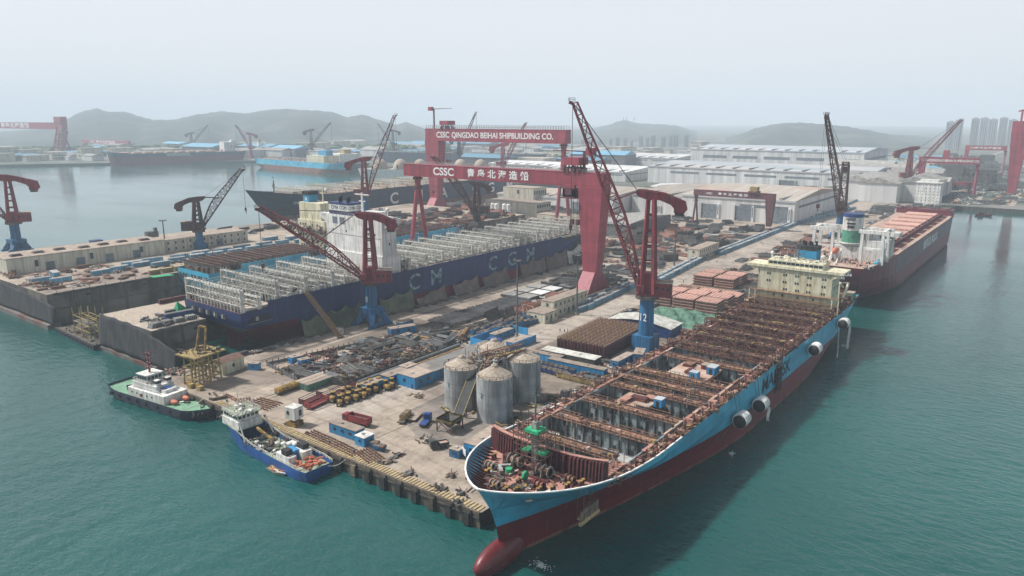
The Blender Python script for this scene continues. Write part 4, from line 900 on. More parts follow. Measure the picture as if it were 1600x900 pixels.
def gantry_extras(t, be, yL, yR, z1, z0, bw, ytro, rail=True, tower=None, lower=True):
    if rail:
        o = MB(); 
        for x in (-bw / 2, bw / 2): railing(o, [(x, yR + 2, z1 + .2), (x, yL - 2, z1 + .2)], 3.4 if z1 > 80 else 1.6, 'steel_light', .22 if z1 > 80 else .14, 3.0)
        o.build('railing', be)
    o = MB(); o.box(-bw * .62, ytro - 5, z1 + 4.2, bw * .62, ytro + 6.5, z1 + 8.6, 'gantry_red')
    for k in (-4, -1, 3, 5.5):
        for x in (-bw * .5, bw * .5): o.cb(x, ytro + k, z1 + 1.2, 1.6, 1.3, 2.2, 'gantry_dark'); o.bar((x, ytro + k, z1 + 2), (x * .8, ytro + k * .8, z1 + 4.3), .7, 'gantry_dark')
    o.box(-bw * .5, ytro - 4, z1 + 2.4, bw * .5, ytro + 5.5, z1 + 3.0, 'gantry_dark'); tr = o.build('upper_trolley', t)
    if lower:
        o = MB(); y = ytro + 1; o.box(-bw * .75, y - 4, z0 - 6.2, -bw * .52, y + 4, z0 + 1.0, 'gantry_red'); o.box(-bw * .75, y - 4, z0 - 6.4, bw * .6, y + 4, z0 - 1.4, 'gantry_red'); o.box(-bw * .85, y - 5, z0 - 7, bw * .6, y + 5, z0 - 6.4, 'gantry_dark'); o.box(-bw * .78, y - 2.2, z0 - 4.8, -bw * .76, y + 2.2, z0 - .6, 'gantry_dark')
        o.build('lower_trolley', t)
    o = MB()
    for k in (-2, 2):
        for x in (-1, 1): o.bar((x, ytro + k, z0 - 6), (x, ytro + k, z0 - 20), .18, 'steel_dark')
        o.cb(0, ytro + k, z0 - 21.5, 2.2, 2.0, 3.2, 'gantry_dark')
    o.build('hooks', tr)
    if tower is not None:
        y, h, l = tower; o = MB(); o.bar((0, y, z1), (0, y, z1 + h), 1.3, 'gantry_dark'); q_ = 1 if l > 0 else -1; o.bar((0, y + 3.5 * q_, z1 + h), (0, y - l, z1 + h + .4), 1.0, 'gantry_dark', .8, .5); o.box(-2, y + 2 * q_, z1 + h - 1.8, 2, y + 7 * q_, z1 + h + 2.2, 'gantry_red'); o.build('service_crane', t)
t, be = goliath('gantry_crane', 'nearer red gantry crane lettered in Chinese, its rigid leg between yard and ship', 370, 374, 214, 62.0, 70.0, [('CSSC', 336.5, 7.0, 1.15), ('青 岛 北 海 造 船', 291, 5.6, 1.2)], 'R', 8.5, legw=15.5, hin=.6)
gantry_extras(t, be, 374, 214, 70.0, 62.0, 8.5, 235, tower=(229.5, 12, -22))
t, be = goliath('gantry_crane', 'farther red gantry crane lettered with the English company name, rigid leg at its left', 602, 575, 392, 77.5, 90.3, [('CSSC', 549, 8.6, .95), ('QINGDAO BEIHAI SHIPBUILDING CO.', 471, 8.0, .97)], 'L', 10, legw=19)
gantry_extras(t, be, 575, 392, 90.3, 77.5, 10, 546, tower=(566, 21, 26), lower=False)
t, be = goliath('gantry_crane', 'small dull red gantry crane in front of the white hall with three doors', 680, 295, 217, 28.5, 33.8, [('CSSC', 279, 2.6, 1.0), ('青 岛 北 海 造 船', 256, 2.6, 1.5)], 'R', 5, legw=7.5, foot=0, red='gantry_dark')
o = MB(); o.box(-4, 232, 34, 4, 241, 35.5, 'gantry_dark'); o.box(-3, 233, 35.5, 3, 240, 39.5, 'ochre'); o.build('trolley', t)
t, be = goliath('gantry_crane', 'distant red gantry crane lettered in English behind the red ship bow, crossed by a jib', 1150, 176, 105, 42.5, 50.5, [('CSSC', 167, 4.4, 1.2), ('QINGDAO BEIHAI SHIPBUILDING CO.', 134, 4.2, .82)], 'L', 7, legw=8, detail=0, foot=0)
o = MB(); o.box(-3, 141, 50.5, 3, 148, 60, 'gantry_red'); o.build('trolley', t)
t, be = goliath('gantry_crane', 'faint farthest gantry crane on the right, below the tower blocks', 1600, 172, 108, 46, 54, [('CSSC', 158, 4.2, 1.2), ('青岛北海造船', 137, 4, 1.7)], 'L', 7, legw=6, detail=0, foot=0)
t, be = goliath('gantry_crane', 'low dull red gantry crane standing between the legs of the distant lettered one', 1170, 148, 112, 13, 17.5, None, 'R', 5, legw=5, detail=0, foot=0)
t, be = goliath('gantry_crane', 'big red gantry crane cut off by the right edge of the photo', 1100, 72, -70, 84, 98, None, 'L', 10, legw=17, detail=0, foot=0)
o = MB(); o.bar((0, 64, 98), (0, 64, 112), 2, 'gantry_red'); o.bar((0, 68, 110), (0, 56, 112), 1.6, 'gantry_red'); o.build('service_crane', t)
t, be = goliath('gantry_crane', 'big faint red gantry crane at the far left with a lattice right leg', 900, 2790, 2232, 74, 92, [('CSSC', 2720, 16, 1.1), ('青岛北海造船', 2560, 15, 2.4)], 'L', 14, legw=40, detail=0, foot=0)
o = MB(); o.truss((0, 2250, 74), (0, 2300, 0), 20, 18, 8, 3, 'gantry_red'); o.box(-9, 2235, 92, 9, 2275, 108, 'gantry_red'); o.build('lattice_leg', t)
t, be = goliath('gantry_crane', 'faint low gantry crane left of the distant black ship', 1200, 2840, 2500, 20, 31, [('CSSC', 2760, 9, 1.3), ('青岛北海造船', 2660, 9, 2.6)], 'L', 10, legw=20, detail=0, foot=0)
# ============ the navy container ship in the dry dock
s2 = thing('container_ship', 'navy container ship in the dry dock with white lashing frames all over its deck', 'ship', (176, 307.5, 0), R(-.6))
def s2sheer(x): return 2.5 * max(0, (x - 260) / 70) ** 2 if x > 260 else 0
H2 = Hull(322, 48, [(-8, 26, 300, .15, .25, .7, 1.6, .86, 'antifoul'), (-4, 18, 304, .3, .22, .72, 1.7, 1, 'antifoul'), (2.5, 9, 307, .58, .16, .74, 1.8, 1, 'antifoul'), (6.0, 5.5, 308, .76, .13, .75, 1.8, 1, 'antifoul'),
    (8.8, 2.2, 310, .89, .07, .76, 1.9, 1, 'antifoul'), (9.6, 1.2, 311, .92, .06, .78, 1.9, 1, 'navy'), (13, .2, 314, .97, .04, .8, 2.0, 1, 'navy'), (17.0, 0, 322, .98, .03, .84, 2.3, 1, 'navy')], s2sheer, 50)
H2.mesh('hull', s2)
m = MB()
for sd in (1, -1):
    m.box(14, 23.6 * sd, 16.8, 250, 24.02 * sd, 20.2, 'navy')
    m.add([(30, 24.02 * sd, 6), (268, 24.02 * sd, 6), (268, 24.06 * sd, 9.4), (30, 24.06 * sd, 9.4)], [(0, 1, 2, 3) if sd < 0 else (3, 2, 1, 0)], 'navy')
m.build('upper_strake', s2)
m = MB(); H2.deck(m, -.8, 'primer'); m.build('deck', s2)
m = MB(); m.box(7, -.9, -9, 15, .9, 8.8, 'antifoul'); m.build('rudder', s2)
m = MB(); m.tube((17, 0, -2.5), (21, 0, -2.5), 1.1, 'steel_grey')
for k in range(5): a = k * 2 * PI / 5; m.bar((18, 0, -2.5), (18.6, 4.4 * math.cos(a), -2.5 + 4.4 * math.sin(a)), .3, 'steel_grey', 2.2)
m.build('propeller', s2)
m = MB(); m.ex([(18, 6.5), (32, -5), (60, -8), (60, 6.5)], 'y', -3.5, 3.5, 'antifoul'); m.build('skeg', s2)
for k, y in enumerate((16, 9.5, 3.5, -3, -9.5)):
    m = MB(); m.box(-.15, y - 2.2, 12.2, .15, y + 1.6, 14.8, 'dark_hole'); m.box(-.3, y - .2, 12.5, -.1, y + .9, 14.2, 'steel_light'); m.build('mooring_port', s2)
m = MB(); m.box(5, -24.2, 12.2, 14, -23.9, 14.6, 'dark_hole'); m.box(7, -24.5, 12.4, 8.4, -24.1, 14.2, 'steel_light'); m.box(3, -25.4, 11.4, 15, -23.9, 11.7, 'steel_grey'); m.build('mooring_port', s2)
# lashing bridges
def lash(x, y0, y1, z0, h, dense=1, nm='lashing_frame', w=1.6):
    o = MB(); n = max(6, int((y1 - y0) / 2.6)); r = random.Random(int(x * 3))
    for xx in (x - w / 2, x + w / 2):
        for f in ((1, .66, .33) if dense else (1, .5)): o.bar((xx, y0, z0 + h * f), (xx, y1, z0 + h * f), .34, 'lash_white')
        for i in range(n + 1):
            y = y0 + (y1 - y0) * i / n; hh = h + .9 + (r.random() * 1.2 if r.random() < .3 else 0)
            if r.random() < .94: o.bar((xx, y, z0), (xx, y, z0 + hh), .36 if i % 3 == 0 else .22, 'lash_white')
            if i < n and (i % 2 == 0 or dense) and r.random() < .85: o.bar((xx, y, z0 + h * .33 * (i % 2)), (xx, y + (y1 - y0) / n, z0 + h * .66), .2, 'lash_white')
            if i < n and dense and r.random() < .4: o.bar((xx, y, z0 + h), (xx, y + (y1 - y0) / n, z0 + h * .66), .16, 'lash_white')
    for f in (1, .66): o.box(x - w / 2, y0, z0 + h * f, x + w / 2, y1, z0 + h * f + .1, 'steel_light')
    for yy in (y0, y1): o.box(x - w / 2, yy - .5, z0, x + w / 2, yy + .5, z0 + h, 'lash_white')
    return o.build(nm, s2)
lash(1.8, -23, 23, 16.4, 10.5); lash(10.5, -22.5, 22.5, 16.8, 5.5); lash(20, -22.5, 22.5, 18, 10.0); m = MB()
for i in range(17): m.box(21.2, -22 + i * 2.65, 17.5, 21.5, -20.6 + i * 2.65, 21.5, 'stripe_grey')
m.build('lashing_bin_panels', s2)
for x in (36, 52, 68): lash(x, -22.5, 22.5, 19, 8.4); 
for x in (28, 44, 60): lash(x, -22, 22, 19, 4.5, 0, w=1.0)
for i in range(15): lash(104 + i * 13.2, -22.5 + (i > 12) * 3, 22.5 - (i > 12) * 3, 19, 7.6, 1 if i < 9 else 0)
for i in range(14): lash(110.6 + i * 13.2, -22, 22, 19, 4.8, 0, w=1.0)
# hatch covers and holds
rr = random.Random(4)
def s2hatch(x0, x1, y0, y1, z, mt):
    m = MB(); m.box(x0, y0, z - 1.0, x1, y1, z, mt)
    for k in range(3): m.box(x0 + 1, y0 + 1 + k * (y1 - y0 - 2) / 3, z, x1 - 1, y0 + 1.3 + k * (y1 - y0 - 2) / 3, z + .15, 'steel_light')
    clutter(m, x0, x1, y0, y1, z, 12, ['steel_light', 'white', 'hatch_tan', 'steel_grey'], int(x0 * 7 + y0), 1.2); m.build('hatch_cover', s2)
m = MB(); m.box(2.5, -21.5, 8, 80, 21.5, 17.0, 'steel_grey'); m.box(2.5, -21.8, 17.0, 22, -21.3, 18.0, 'lash_white'); m.box(98, -21.5, 8, 280, 21.5, 17.8, 'steel_grey'); m.build('hatch_coaming', s2)
for i, x in enumerate([3.5, 22, 37, 53] + [104 + i * 13.2 for i in range(14)]):
    z = 17.3 if i == 0 else 19.2
    L_ = 11 if i else 15
    for k in range(3):
        if i == 2 and k == 0: continue
        y0 = -20.5 + k * 13.8
        s2hatch(x + .3, x + L_, y0, y0 + 13.1, z + (rr.random() * .5), 'hatch_tan' if rr.random() < .75 else 'steel_light')
m = MB()
for sd in (-1, 1):
    railing(m, [(14, 23.3 * sd, 20.2), (250, 23.3 * sd, 20.2)], 1.3, 'lash_white', .16, 4)
    for x in range(18, 256, 7): m.box(x, min(22.6 * sd, 23.8 * sd), 17, x + .8, max(22.6 * sd, 23.8 * sd), 21.8, 'lash_white')
    m.bar((60, 22.5 * sd, 20.8), (262, 22.5 * sd, 20.8), .5, 'maroon')
m.build('side_railing', s2)
m = MB()
for q_ in range(9): m.bar((100, -20 + q_ * 4.9, 24), (290, -19 + q_ * 4.7, 24), .16, 'lash_white'); m.bar((4, -20 + q_ * 4.9, 25), (76, -20 + q_ * 4.9, 27), .16, 'lash_white')
clutter(m, 98, 300, -19, 19, 19.5, 760, ['lash_white', 'steel_light', 'white', 'steel_grey', 'hatch_tan', 'steel_dark'], 9, 2.4); clutter(m, 24, 80, -20, 20, 19.5, 160, ['lash_white', 'steel_light', 'steel_grey', 'white'], 19, 2.2); m.build('deck_gear', s2)
# deckhouse, full width, funnel tier at its far side
m = MB(); m.box(84, -23, 14, 97, 23, 30, 'white'); m.box(85, -22.5, 30, 95, 22.8, 49.5, 'white'); m.ex([(22.8, 49.5), (29, 49.5), (29, 47.2), (22.8, 44)], 'x', 86, 94, 'white'); m.ex([(-22.5, 49.5), (-28, 49.5), (-28, 47.2), (-22.5, 44)], 'x', 86, 94, 'white'); dh = m.build('accommodation_block', s2)
m = MB(); m.box(85.3, 3, 49.5, 94, 20, 51.6, 'navy'); m.box(85.2, 2.9, 51.6, 94.1, 20.1, 55.0, 'white'); m.box(85.1, 2.8, 55.0, 94.2, 20.2, 56.0, 'navy'); fu = m.build('funnel', s2)
text('CMA CGM', fu, (89.7, 2.85, 53.3), 2.2, '-y', 'text_navy'); text('CMA CGM', fu, (85.15, 11.4, 53.3), 2.8, '-x', 'text_navy')
for k in range(6): m = MB(); m.cyl(87 + k % 3 * 2.4, 6 + k * 2.2, 55.9, 59, .7, 'black'); m.build('exhaust_pipe', fu)
for y in (9, 15): m = MB(); m.box(84.9, y - 2, 44.5, 85.0, y + 2, 48.2, 'stripe_grey'); m.build('louvre', dh)
m = MB(); m.box(86, -27.5, 49.5, 92, 1, 50.4, 'white'); m.box(87, -19, 50.4, 91.5, -8, 52.8, 'white'); wh = m.build('wheelhouse', dh)
for k in range(6): windows(wh, [(86.97, -18.2 + k * 1.75, 51.8)], 1.3, 1.2)
m = MB(); railing(m, [(85.2, -27.6, 49.6), (85.2, 28.6, 49.6)], 1.2, 'steel_light', .14); railing(m, [(85.2, -27.6, 49.6), (94, -27.6, 49.6)], 1.2, 'steel_light', .14); m.build('railing', dh)
m = MB(); m.bar((89, -3.5, 50), (89, -3.5, 62), .8, 'white'); m.bar((89, -9, 61), (89, 2, 61), .6, 'white'); m.bar((89, -6, 57.5), (89, -1, 57.5), .5, 'white'); m.build('radar_mast', dh)
m = MB(); m.cyl(89, -23, 50.4, 53.5, .4, 'white'); m.blob(89, -23, 54.2, 1.2, 1.2, 1.2, 'white'); m.build('radome', dh)
m = MB(); m.box(84.96, -22, 38.9, 85.0, 22.6, 39.15, 'steel_grey'); m.build('cable_strip', dh)
for y in (-17, -12, 6, 17): windows(dh, [(84.97, y, 41)], .8, 1.2)
for x, z in ((90, 46), (90, 36)): windows(dh, [(x, -22.53, z)], .9, 1.2, 'y')
m = MB(); clutter(m, 82, 104, -22, -15, 20, 110, ['steel_grey', 'lash_white', 'rust_dark'], 18, 6); m.build('stair_tower', s2)
# faded names on the side
fz = 'text_faded'
for ch, px in (('C', 646), ('M', 680), ('C', 768), ('G', 798), ('M', 826)):
    X = onplane(px, 400, 0, 283, 0).x; text(ch, s2, (X - 176, -24.12, 12.6), 12.5, '-y', fz, sx=1.05, bold=.12)
# screens of cloth and netting hung along the quay side
nets = []
def drape(x0, x1, z0, z1a, z1b, mt, seed, lab, y0=279.0, y1=280.6):
    r = random.Random(seed); vs = []; n = 18; K = 5; z1a *= 1.08; z1b *= 1.08
    for i in range(n + 1):
        f = i / n; x = x0 + (x1 - x0) * f; sag = 1.0 - .22 * math.sin(PI * ((f * 2) % 1))
        zt = (z1a + (z1b - z1a) * f) * sag
        for k in range(K + 1):
            g = k / K; y = y0 + (y1 - y0) * g + .35 * math.sin(i * 1.3 + seed) * (1 - g) + r.uniform(-.12, .12)
            vs.append((x, y - (1 - g) ** 2 * .7, z0 + (zt - z0) * g))
    fs = [(i * (K + 1) + k, (i + 1) * (K + 1) + k, (i + 1) * (K + 1) + k + 1, i * (K + 1) + k + 1) for i in range(n) for k in range(K)]
    m = MB(); m.add(vs, fs, mt); 
    o = m.build('netting', None); md = o.modifiers.new('thickness', 'SOLIDIFY'); md.thickness = .12
    tag(o, lab, 'netting', 'cloth screens along the dock edge')
drape(205, 222, .3, 8.2, 9.0, 'olive_net', 1, 'olive green cloth screen nearest the stern of the navy ship')
drape(222, 241, .3, 9.4, 9.8, 'olive_net', 2, 'olive green cloth screen just left of the crane marked 8')
drape(254, 278, .3, 8.6, 10.2, 'olive_net', 3, 'olive green cloth screen right of the crane marked 8')
drape(281, 304, .3, 3.5, 8, 'brown_net', 4, 'first brown net right of the green screens, low on its left side')
drape(311, 333, .3, 6.5, 8, 'brown_net', 5, 'second brown net along the dock, level along the top')
drape(338, 362, .3, 6, 9.5, 'brown_net', 6, 'third brown net, below the faded letter G')
drape(376, 404, .3, 8.5, 9.5, 'brown_net', 7, 'fourth brown net, below the faded last letter M')
drape(406, 430, .3, 9, 11, 'brown_net', 8, 'fifth brown net, left of the big gantry leg')
drape(432, 462, .3, 9, 14, 'fabric_dirty', 9, 'pale dirty sheet hung under the bow of the navy ship')
# gangway
g_ = thing('gangway', 'long brown gangway sloping from the quay up to the navy ship deck', 'gangway', (0, 0, 0)); m = MB()
p0 = at(531, 527, .5); p1 = onplane(478, 457, 0, 282.5, 0)
a, c = Vector((p0[0], p0[1], .6)), Vector((p1.x, p1.y, p1.z))
for k in (-.8, .8): m.bar(a + Vector((k, 0, 0)), c + Vector((k, 0, 0)), .45, 'rust_dark', 1.0)
for i in range(30): q = a.lerp(c, i / 30); m.bar(q + Vector((-.8, 0, .2)), q + Vector((.8, 0, .2)), .35, 'ochre')
m.build('steps', g_); m = MB(); railing(m, [a + Vector((.9, 0, 0)), c + Vector((.9, 0, 0))], 1.2, 'ochre', .15); m.build('handrail', g_)

# ============ light blue ship in the outer dock
s3 = thing('container_ship', 'light blue ship in the outer dock with a dark stripped deck and yellowed deckhouse', 'ship', (212, 386, 0), R(-.5))
H3 = Hull(230, 34, [(-4, 20, 215, .3, .2, .75, 1.8, 1, 'antifoul'), (6, 6, 218, .6, .12, .8, 1.8, 1, 'antifoul'), (9, 2, 220, .85, .08, .8, 1.9, 1, 'line_blue'), (14.5, 0, 224, .95, .05, .82, 2, 1, 'line_blue'), (18, 0, 226, .95, .05, .84, 2, 1, 'line_blue')], None, 36)
H3.mesh('hull', s3); m = MB(); H3.deck(m, -1.5, 'steel_dark'); m.build('deck', s3)
for y in (14, 10, 6.5, 1, -2, -6.5, -9, -14): m = MB(); m.box(-.2, y - .7, 12.2, .2, y + .9, 15.5, 'dark_hole'); m.build('mooring_port', s3)
m = MB(); r3 = random.Random(5)
for k in range(16): x = 4 + k * 4.6; m.box(x, -16, 16.5, x + .5, 16, 19.5 + r3.random() * 3, 'steel_dark'); m.bar((x, -16, 22), (x, 16, 22), .45, 'rust_dark')
for k in range(14): y = -15 + k * 2.3; m.bar((3, y, 21.5), (78, y, 21.5), .35, 'rust_dark')
clutter(m, 2, 82, -16, 16, 18.5, 500, ['steel_dark', 'rust_dark', 'steel_grey', 'maroon', 'rust'], 6, 4); m.build('deck_frames', s3)
m = MB(); m.box(26, -17.2, 17.5, 27, -16.8, 20, 'line_blue'); m.box(20, -17.3, 17, 66, -16.8, 20.5, 'line_blue'); m.box(120, -17.3, 17, 200, -16.8, 21, 'line_blue'); m.build('light_blue_bulwark', s3)
m = MB(); m.box(84, -11, 17, 98, 17, 37, 'cream'); m.box(81, -14, 30.5, 99, 19, 31.5, 'rust_dark'); m.box(85, -6, 37, 97, 16, 48, 'cream'); a3 = m.build('accommodation_block', s3)
m = MB(); clutter(m, 78, 102, -16, 20, 31.5, 160, ['steel_dark', 'cream', 'steel_light', 'rust_dark', 'black'], 7, 5); clutter(m, 98, 112, -16, 16, 17, 160, ['steel_dark', 'cream', 'rust_dark'], 8, 12); m.build('scaffold_gear', s3)
m = MB(); m.box(87, 8, 48, 94, 14, 52.5, 'funnel_blue'); m.box(86.8, 7.8, 52.5, 94.2, 14.2, 55, 'black'); m.box(87.5, 10, 49, 86.9, 12, 51, 'white'); m.build('funnel', s3)
m = MB(); m.bar((92, 0, 48), (92, 0, 57), .5, 'cream'); m.bar((92, -3, 54), (92, 3, 54), .4, 'cream'); m.blob(92, -3.5, 56, 1.2, 1.2, 1.2, 'white'); m.build('radar_mast', a3)
for zz in (20.5, 24, 27.5, 34):
    for y in (14, 11.5, 9, 2, -3): windows(a3, [(83.95, y, zz)], 1.1, 1.6, m='dark_hole')
m = MB(); m.box(82, -17, 18.6, 96, -11, 22.5, 'container_green'); m.build('green_screen', s3)
m = MB(); m.box(110, -15, 16, 200, 16, 18.2, 'steel_grey'); clutter(m, 100, 220, -16, 16, 18.5, 700, ['rust_dark', 'maroon', 'steel_grey', 'steel_dark', 'steel_light', 'box_blue'], 33, 3)
for k in range(18): x = 112 + k * 5.2; m.bar((x, -15, 21.5), (x, 16, 21.5), .6, 'maroon' if k % 2 else 'rust_dark'); m.bar((x, -15, 18), (x, -15, 21.5), .5, 'rust_dark'); m.bar((x, 16, 18), (x, 16, 21.5), .5, 'rust_dark')
m.build('lashing_frames', s3)

# ============ moored hull lettered CMA CGM
s4 = thing('container_ship', 'dark blue hull afloat beyond the piers, lettered CMA CGM in large white letters', 'ship', (790, 628, WZ), PI - R(.3))
def s4sheer(x): return 6 * max(0, (x - 310) / 60) ** 1.5 if x > 310 else 0
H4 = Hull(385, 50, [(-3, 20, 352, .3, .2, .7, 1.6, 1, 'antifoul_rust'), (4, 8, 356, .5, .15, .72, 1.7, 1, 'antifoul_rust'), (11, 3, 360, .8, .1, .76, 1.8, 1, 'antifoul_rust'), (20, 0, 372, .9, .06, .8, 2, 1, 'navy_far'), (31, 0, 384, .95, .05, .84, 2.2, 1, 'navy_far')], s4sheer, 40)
H4.mesh('hull', s4); m = MB(); H4.deck(m, -1.2, 'deck_tan'); m.build('deck', s4)
m = MB(); r4 = random.Random(8)
for k in range(25):
    x = 20 + k * 13.2
    for f in (0, 3, 6): m.bar((x, -22, 31 + f), (x, 22, 31 + f), .6, 'lash_white' if k % 3 else 'ochre')
    for i in range(13): y = -22 + i * 44 / 12; m.bar((x, y, 30), (x, y, 38), .4, 'lash_white')
clutter(m, 10, 350, -22, 22, 31, 500, ['lash_white', 'steel_grey', 'ochre', 'deck_tan', 'box_blue'], 9, 3.5); m.build('lashing_frames', s4)
m = MB(); m.box(300, -16, 31, 342, 16, 35, 'steel_light'); m.bar((352, 0, 33), (352, 0, 46), .8, 'steel_dark'); m.build('foredeck_house', s4)
for ch, px in (('C', 617), ('M', 655), ('A', 694), ('C', 744), ('G', 768), ('M', 737 + 59)): 
    X = onplane(px, 300, 0, 603, 0).x; text(ch, s4, (790 - X, 25.15, 18.5), 17, '+y', 'text_white', sx=1.1, bold=.35)
X = onplane(478, 318, 0, 606, 0).x; text('CMA CGM COLUMBA', s4, (790 - X, 24.9, 25), 3.2, '+y', 'text_white')
o = thing('navigation_light', 'small white beacon standing in the water beyond the outer pier', 'beacon', (*at(427, 290, WZ), WZ)); m = MB(); m.cyl(0, 0, -2, 3, 2.2, 'steel_light'); m.cyl(0, 0, 3, 12, .9, 'white', .6); m.build('tower', o); m = MB(); m.cyl(0, 0, 12, 14, 1.2, 'steel_dark', .4); m.build('lantern', o)

# ============ red bulk carrier
s5 = thing('bulk_carrier', 'dark red bulk carrier moored astern of the light blue ship, with a green banded funnel', 'ship', (437, 104, WZ), R(-.2))
def s5sheer(x): return 2.5 * max(0, (x - 275) / 50) if x > 275 else 0
H5 = Hull(322, 44, [(-3, 30, 318, .2, .25, .86, 2.2, .9, 'maroon_hull'), (2, 22, 320, .4, .2, .87, 2.4, 1, 'maroon_hull'), (8, 10, 321, .55, .18, .88, 2.4, 1, 'maroon_hull'), (13, 4, 321.5, .62, .16, .89, 2.5, 1, 'maroon_hull'), (20, 1, 322, .68, .15, .9, 2.6, 1, 'maroon_hull'), (23.6, 0, 322.5, .72, .14, .9, 2.6, 1, 'maroon_hull')], s5sheer, 40)
H5.mesh('hull', s5); m = MB(); H5.deck(m, -.15, 'deck_tan'); m.build('deck', s5)
m = MB(); m.box(60, -22.08, 12, 285, -21.98, 22.4, 'grey_hull'); m.build('grey_side_band', s5)
text('BERGE BULK', s5, (185, -22.15, 16.5), 8.5, '-y', 'text_white', sx=1.3, bold=.15)
text('BERGE SHIZUCHI', s5, (-.15, -2, 19.3), 2.2, '-x', 'text_white', bold=.04); text('DOUGLAS', s5, (1.2, -2, 16.8), 2.0, '-x', 'text_white', bold=.04)
for k in range(9):
    x = 62 + k * 26
    m = MB(); m.box(x, -11, 23, x + 16, 11, 25.0, 'maroon'); m.box(x - .5, -11.5, 25.0, x + 16.5, -.1, 26.0, 'hatch_pink'); m.box(x - .5, .1, 25.0, x + 16.5, 11.5, 26.0, 'hatch_pink'); m.build('hatch_cover', s5)
    m = MB(); 
    for q in range(6): m.bar((x + q * 3.6, -20 + 1, 24), (x + q * 3.6, -12.5, 24), .45, 'maroon'); m.bar((x + q * 3.6, -19, 23), (x + q * 3.6, -19, 24.6), .3, 'maroon')
    m.build('deck_pipes', s5)
m = MB(); m.box(56, -14.2, 23.3, 288, -12.9, 25.6, 'maroon'); m.build('walkway', s5)
m = MB(); m.box(289, -21.5, 23.4, 306, 21.5, 28.6, 'maroon_hull'); clutter(m, 290, 318, -16, 16, 28.6 if False else 24.2, 80, ['maroon', 'rust_dark', 'steel_grey'], 3, 3); clutter(m, 290, 305, -20, 20, 28.6, 80, ['maroon', 'rust_dark', 'steel_light'], 4, 1.8); m.build('forecastle', s5)
m = MB(); m.box(28, -14, 23.4, 46, 14, 31, 'white'); m.cyl(36, 3.5, 23.4, 33, 7.2, 'white', n=20); m.box(31, -16, 31, 45, 10, 35, 'white'); m.cyl(43, -4.5, 30, 41, 5.2, 'white', n=20); m.cyl(46, -11, 23.5, 31, 5, 'white', n=18); a5 = m.build('deckhouse', s5)
m = MB(); m.cyl(33, 3.5, 33, 40.5, 5.6, 'funnel_green', n=24); m.cyl(33, 3.5, 40.5, 48.3, 5.61, 'white', n=24); m.cyl(33, 3.5, 48.3, 50.3, 5.65, 'deep_blue', n=24); m.cyl(33, 3.5, 32.6, 33.2, 6.8, 'white', n=24); f5 = m.build('funnel', s5)
for q_ in (a5, f5): q_.location = (0, -4.5, 0)
m = MB()
for q in range(5): m.box(27.2, 1.2 + q * 1.1, 46.5, 27.45, 1.8 + q * 1.1, 48.2, 'dark_hole')
m.box(27.15, .9, 44.3, 27.5, 5.6, 45.3, 'black'); m.box(27.15, 1.4, 42.2, 27.5, 5.2, 43.4, 'black'); m.build('funnel_marks', f5)
m = MB(); m.box(50, -20, 23.4, 58, 8, 36, 'white'); m.box(48, -24, 36, 57, 16, 38.5, 'white'); br5 = m.build('bridge', s5)
for sd, nm in ((1, 'left'), (-1, 'right')):
    m = MB(); y0, y1 = (6, 17) if sd > 0 else (-10, -21.5)
    for x in (18, 32):
        m.bar((x, y0, 23.4), (x, y0 , 41.5), 1.6, 'white'); m.bar((x, y1, 23.4), (x, y1 * .97, 41.5), 1.6, 'white')
    for x in (18, 32): m.bar((x, y0 - sd * 2, 42), (x, y1 + sd * 2.5, 42), 1.8, 'white', 2.0)
    m.bar((18, y1 * .97, 42), (32, y1 * .97, 42), 1.6, 'white'); m.bar((18, y0, 32), (18, y1, 32), 1.2, 'white'); m.bar((32, y0, 33), (32, y1, 33), 1.2, 'white'); m.build('derrick_frame', s5)
m = MB(); m.blob(15, 3.0, 30, 4.6, 1.7, 1.9, 'orange', 12, 8); m.build('lifeboat', s5); m = MB()
for k in (.8, 5.2): m.bar((9, k, 23.4), (19, k, 31), .45, 'white'); m.bar((19, k, 31), (19, k, 23.4), .45, 'white')
m.build('lifeboat_frame', s5)
m = MB(); m.box(10, -20.5, 25, 24, -18.8, 26, 'line_blue'); m.build('light_blue_gangway', s5)
m = MB(); clutter(m, 3, 58, -19, 19, 23.5, 330, ['white', 'hatch_pink', 'maroon', 'deck_tan', 'steel_light', 'rust_dark'], 61, 2); m.build('deck_gear', s5)
# tall white casing seen over the bow (accommodation block of another ship)
o = thing('ship_superstructure', 'tall white windowed deckhouse standing on the quay beyond the red ship bow', 'deckhouse', (*at(1447, 322, 0), 0), R(-3)); m = MB(); m.box(0, -13, 0, 14, 13, 27, 'white'); m.box(-1, -14, 27, 14, 14, 28.2, 'white'); m.box(2, -10, 28.2, 12, 10, 31, 'white'); q = m.build('block', o)
for zz in range(7):
    for yy in range(6): windows(q, [(-.03, -10.5 + yy * 4.1, 2.8 + zz * 3.6)], .9, 1.0)
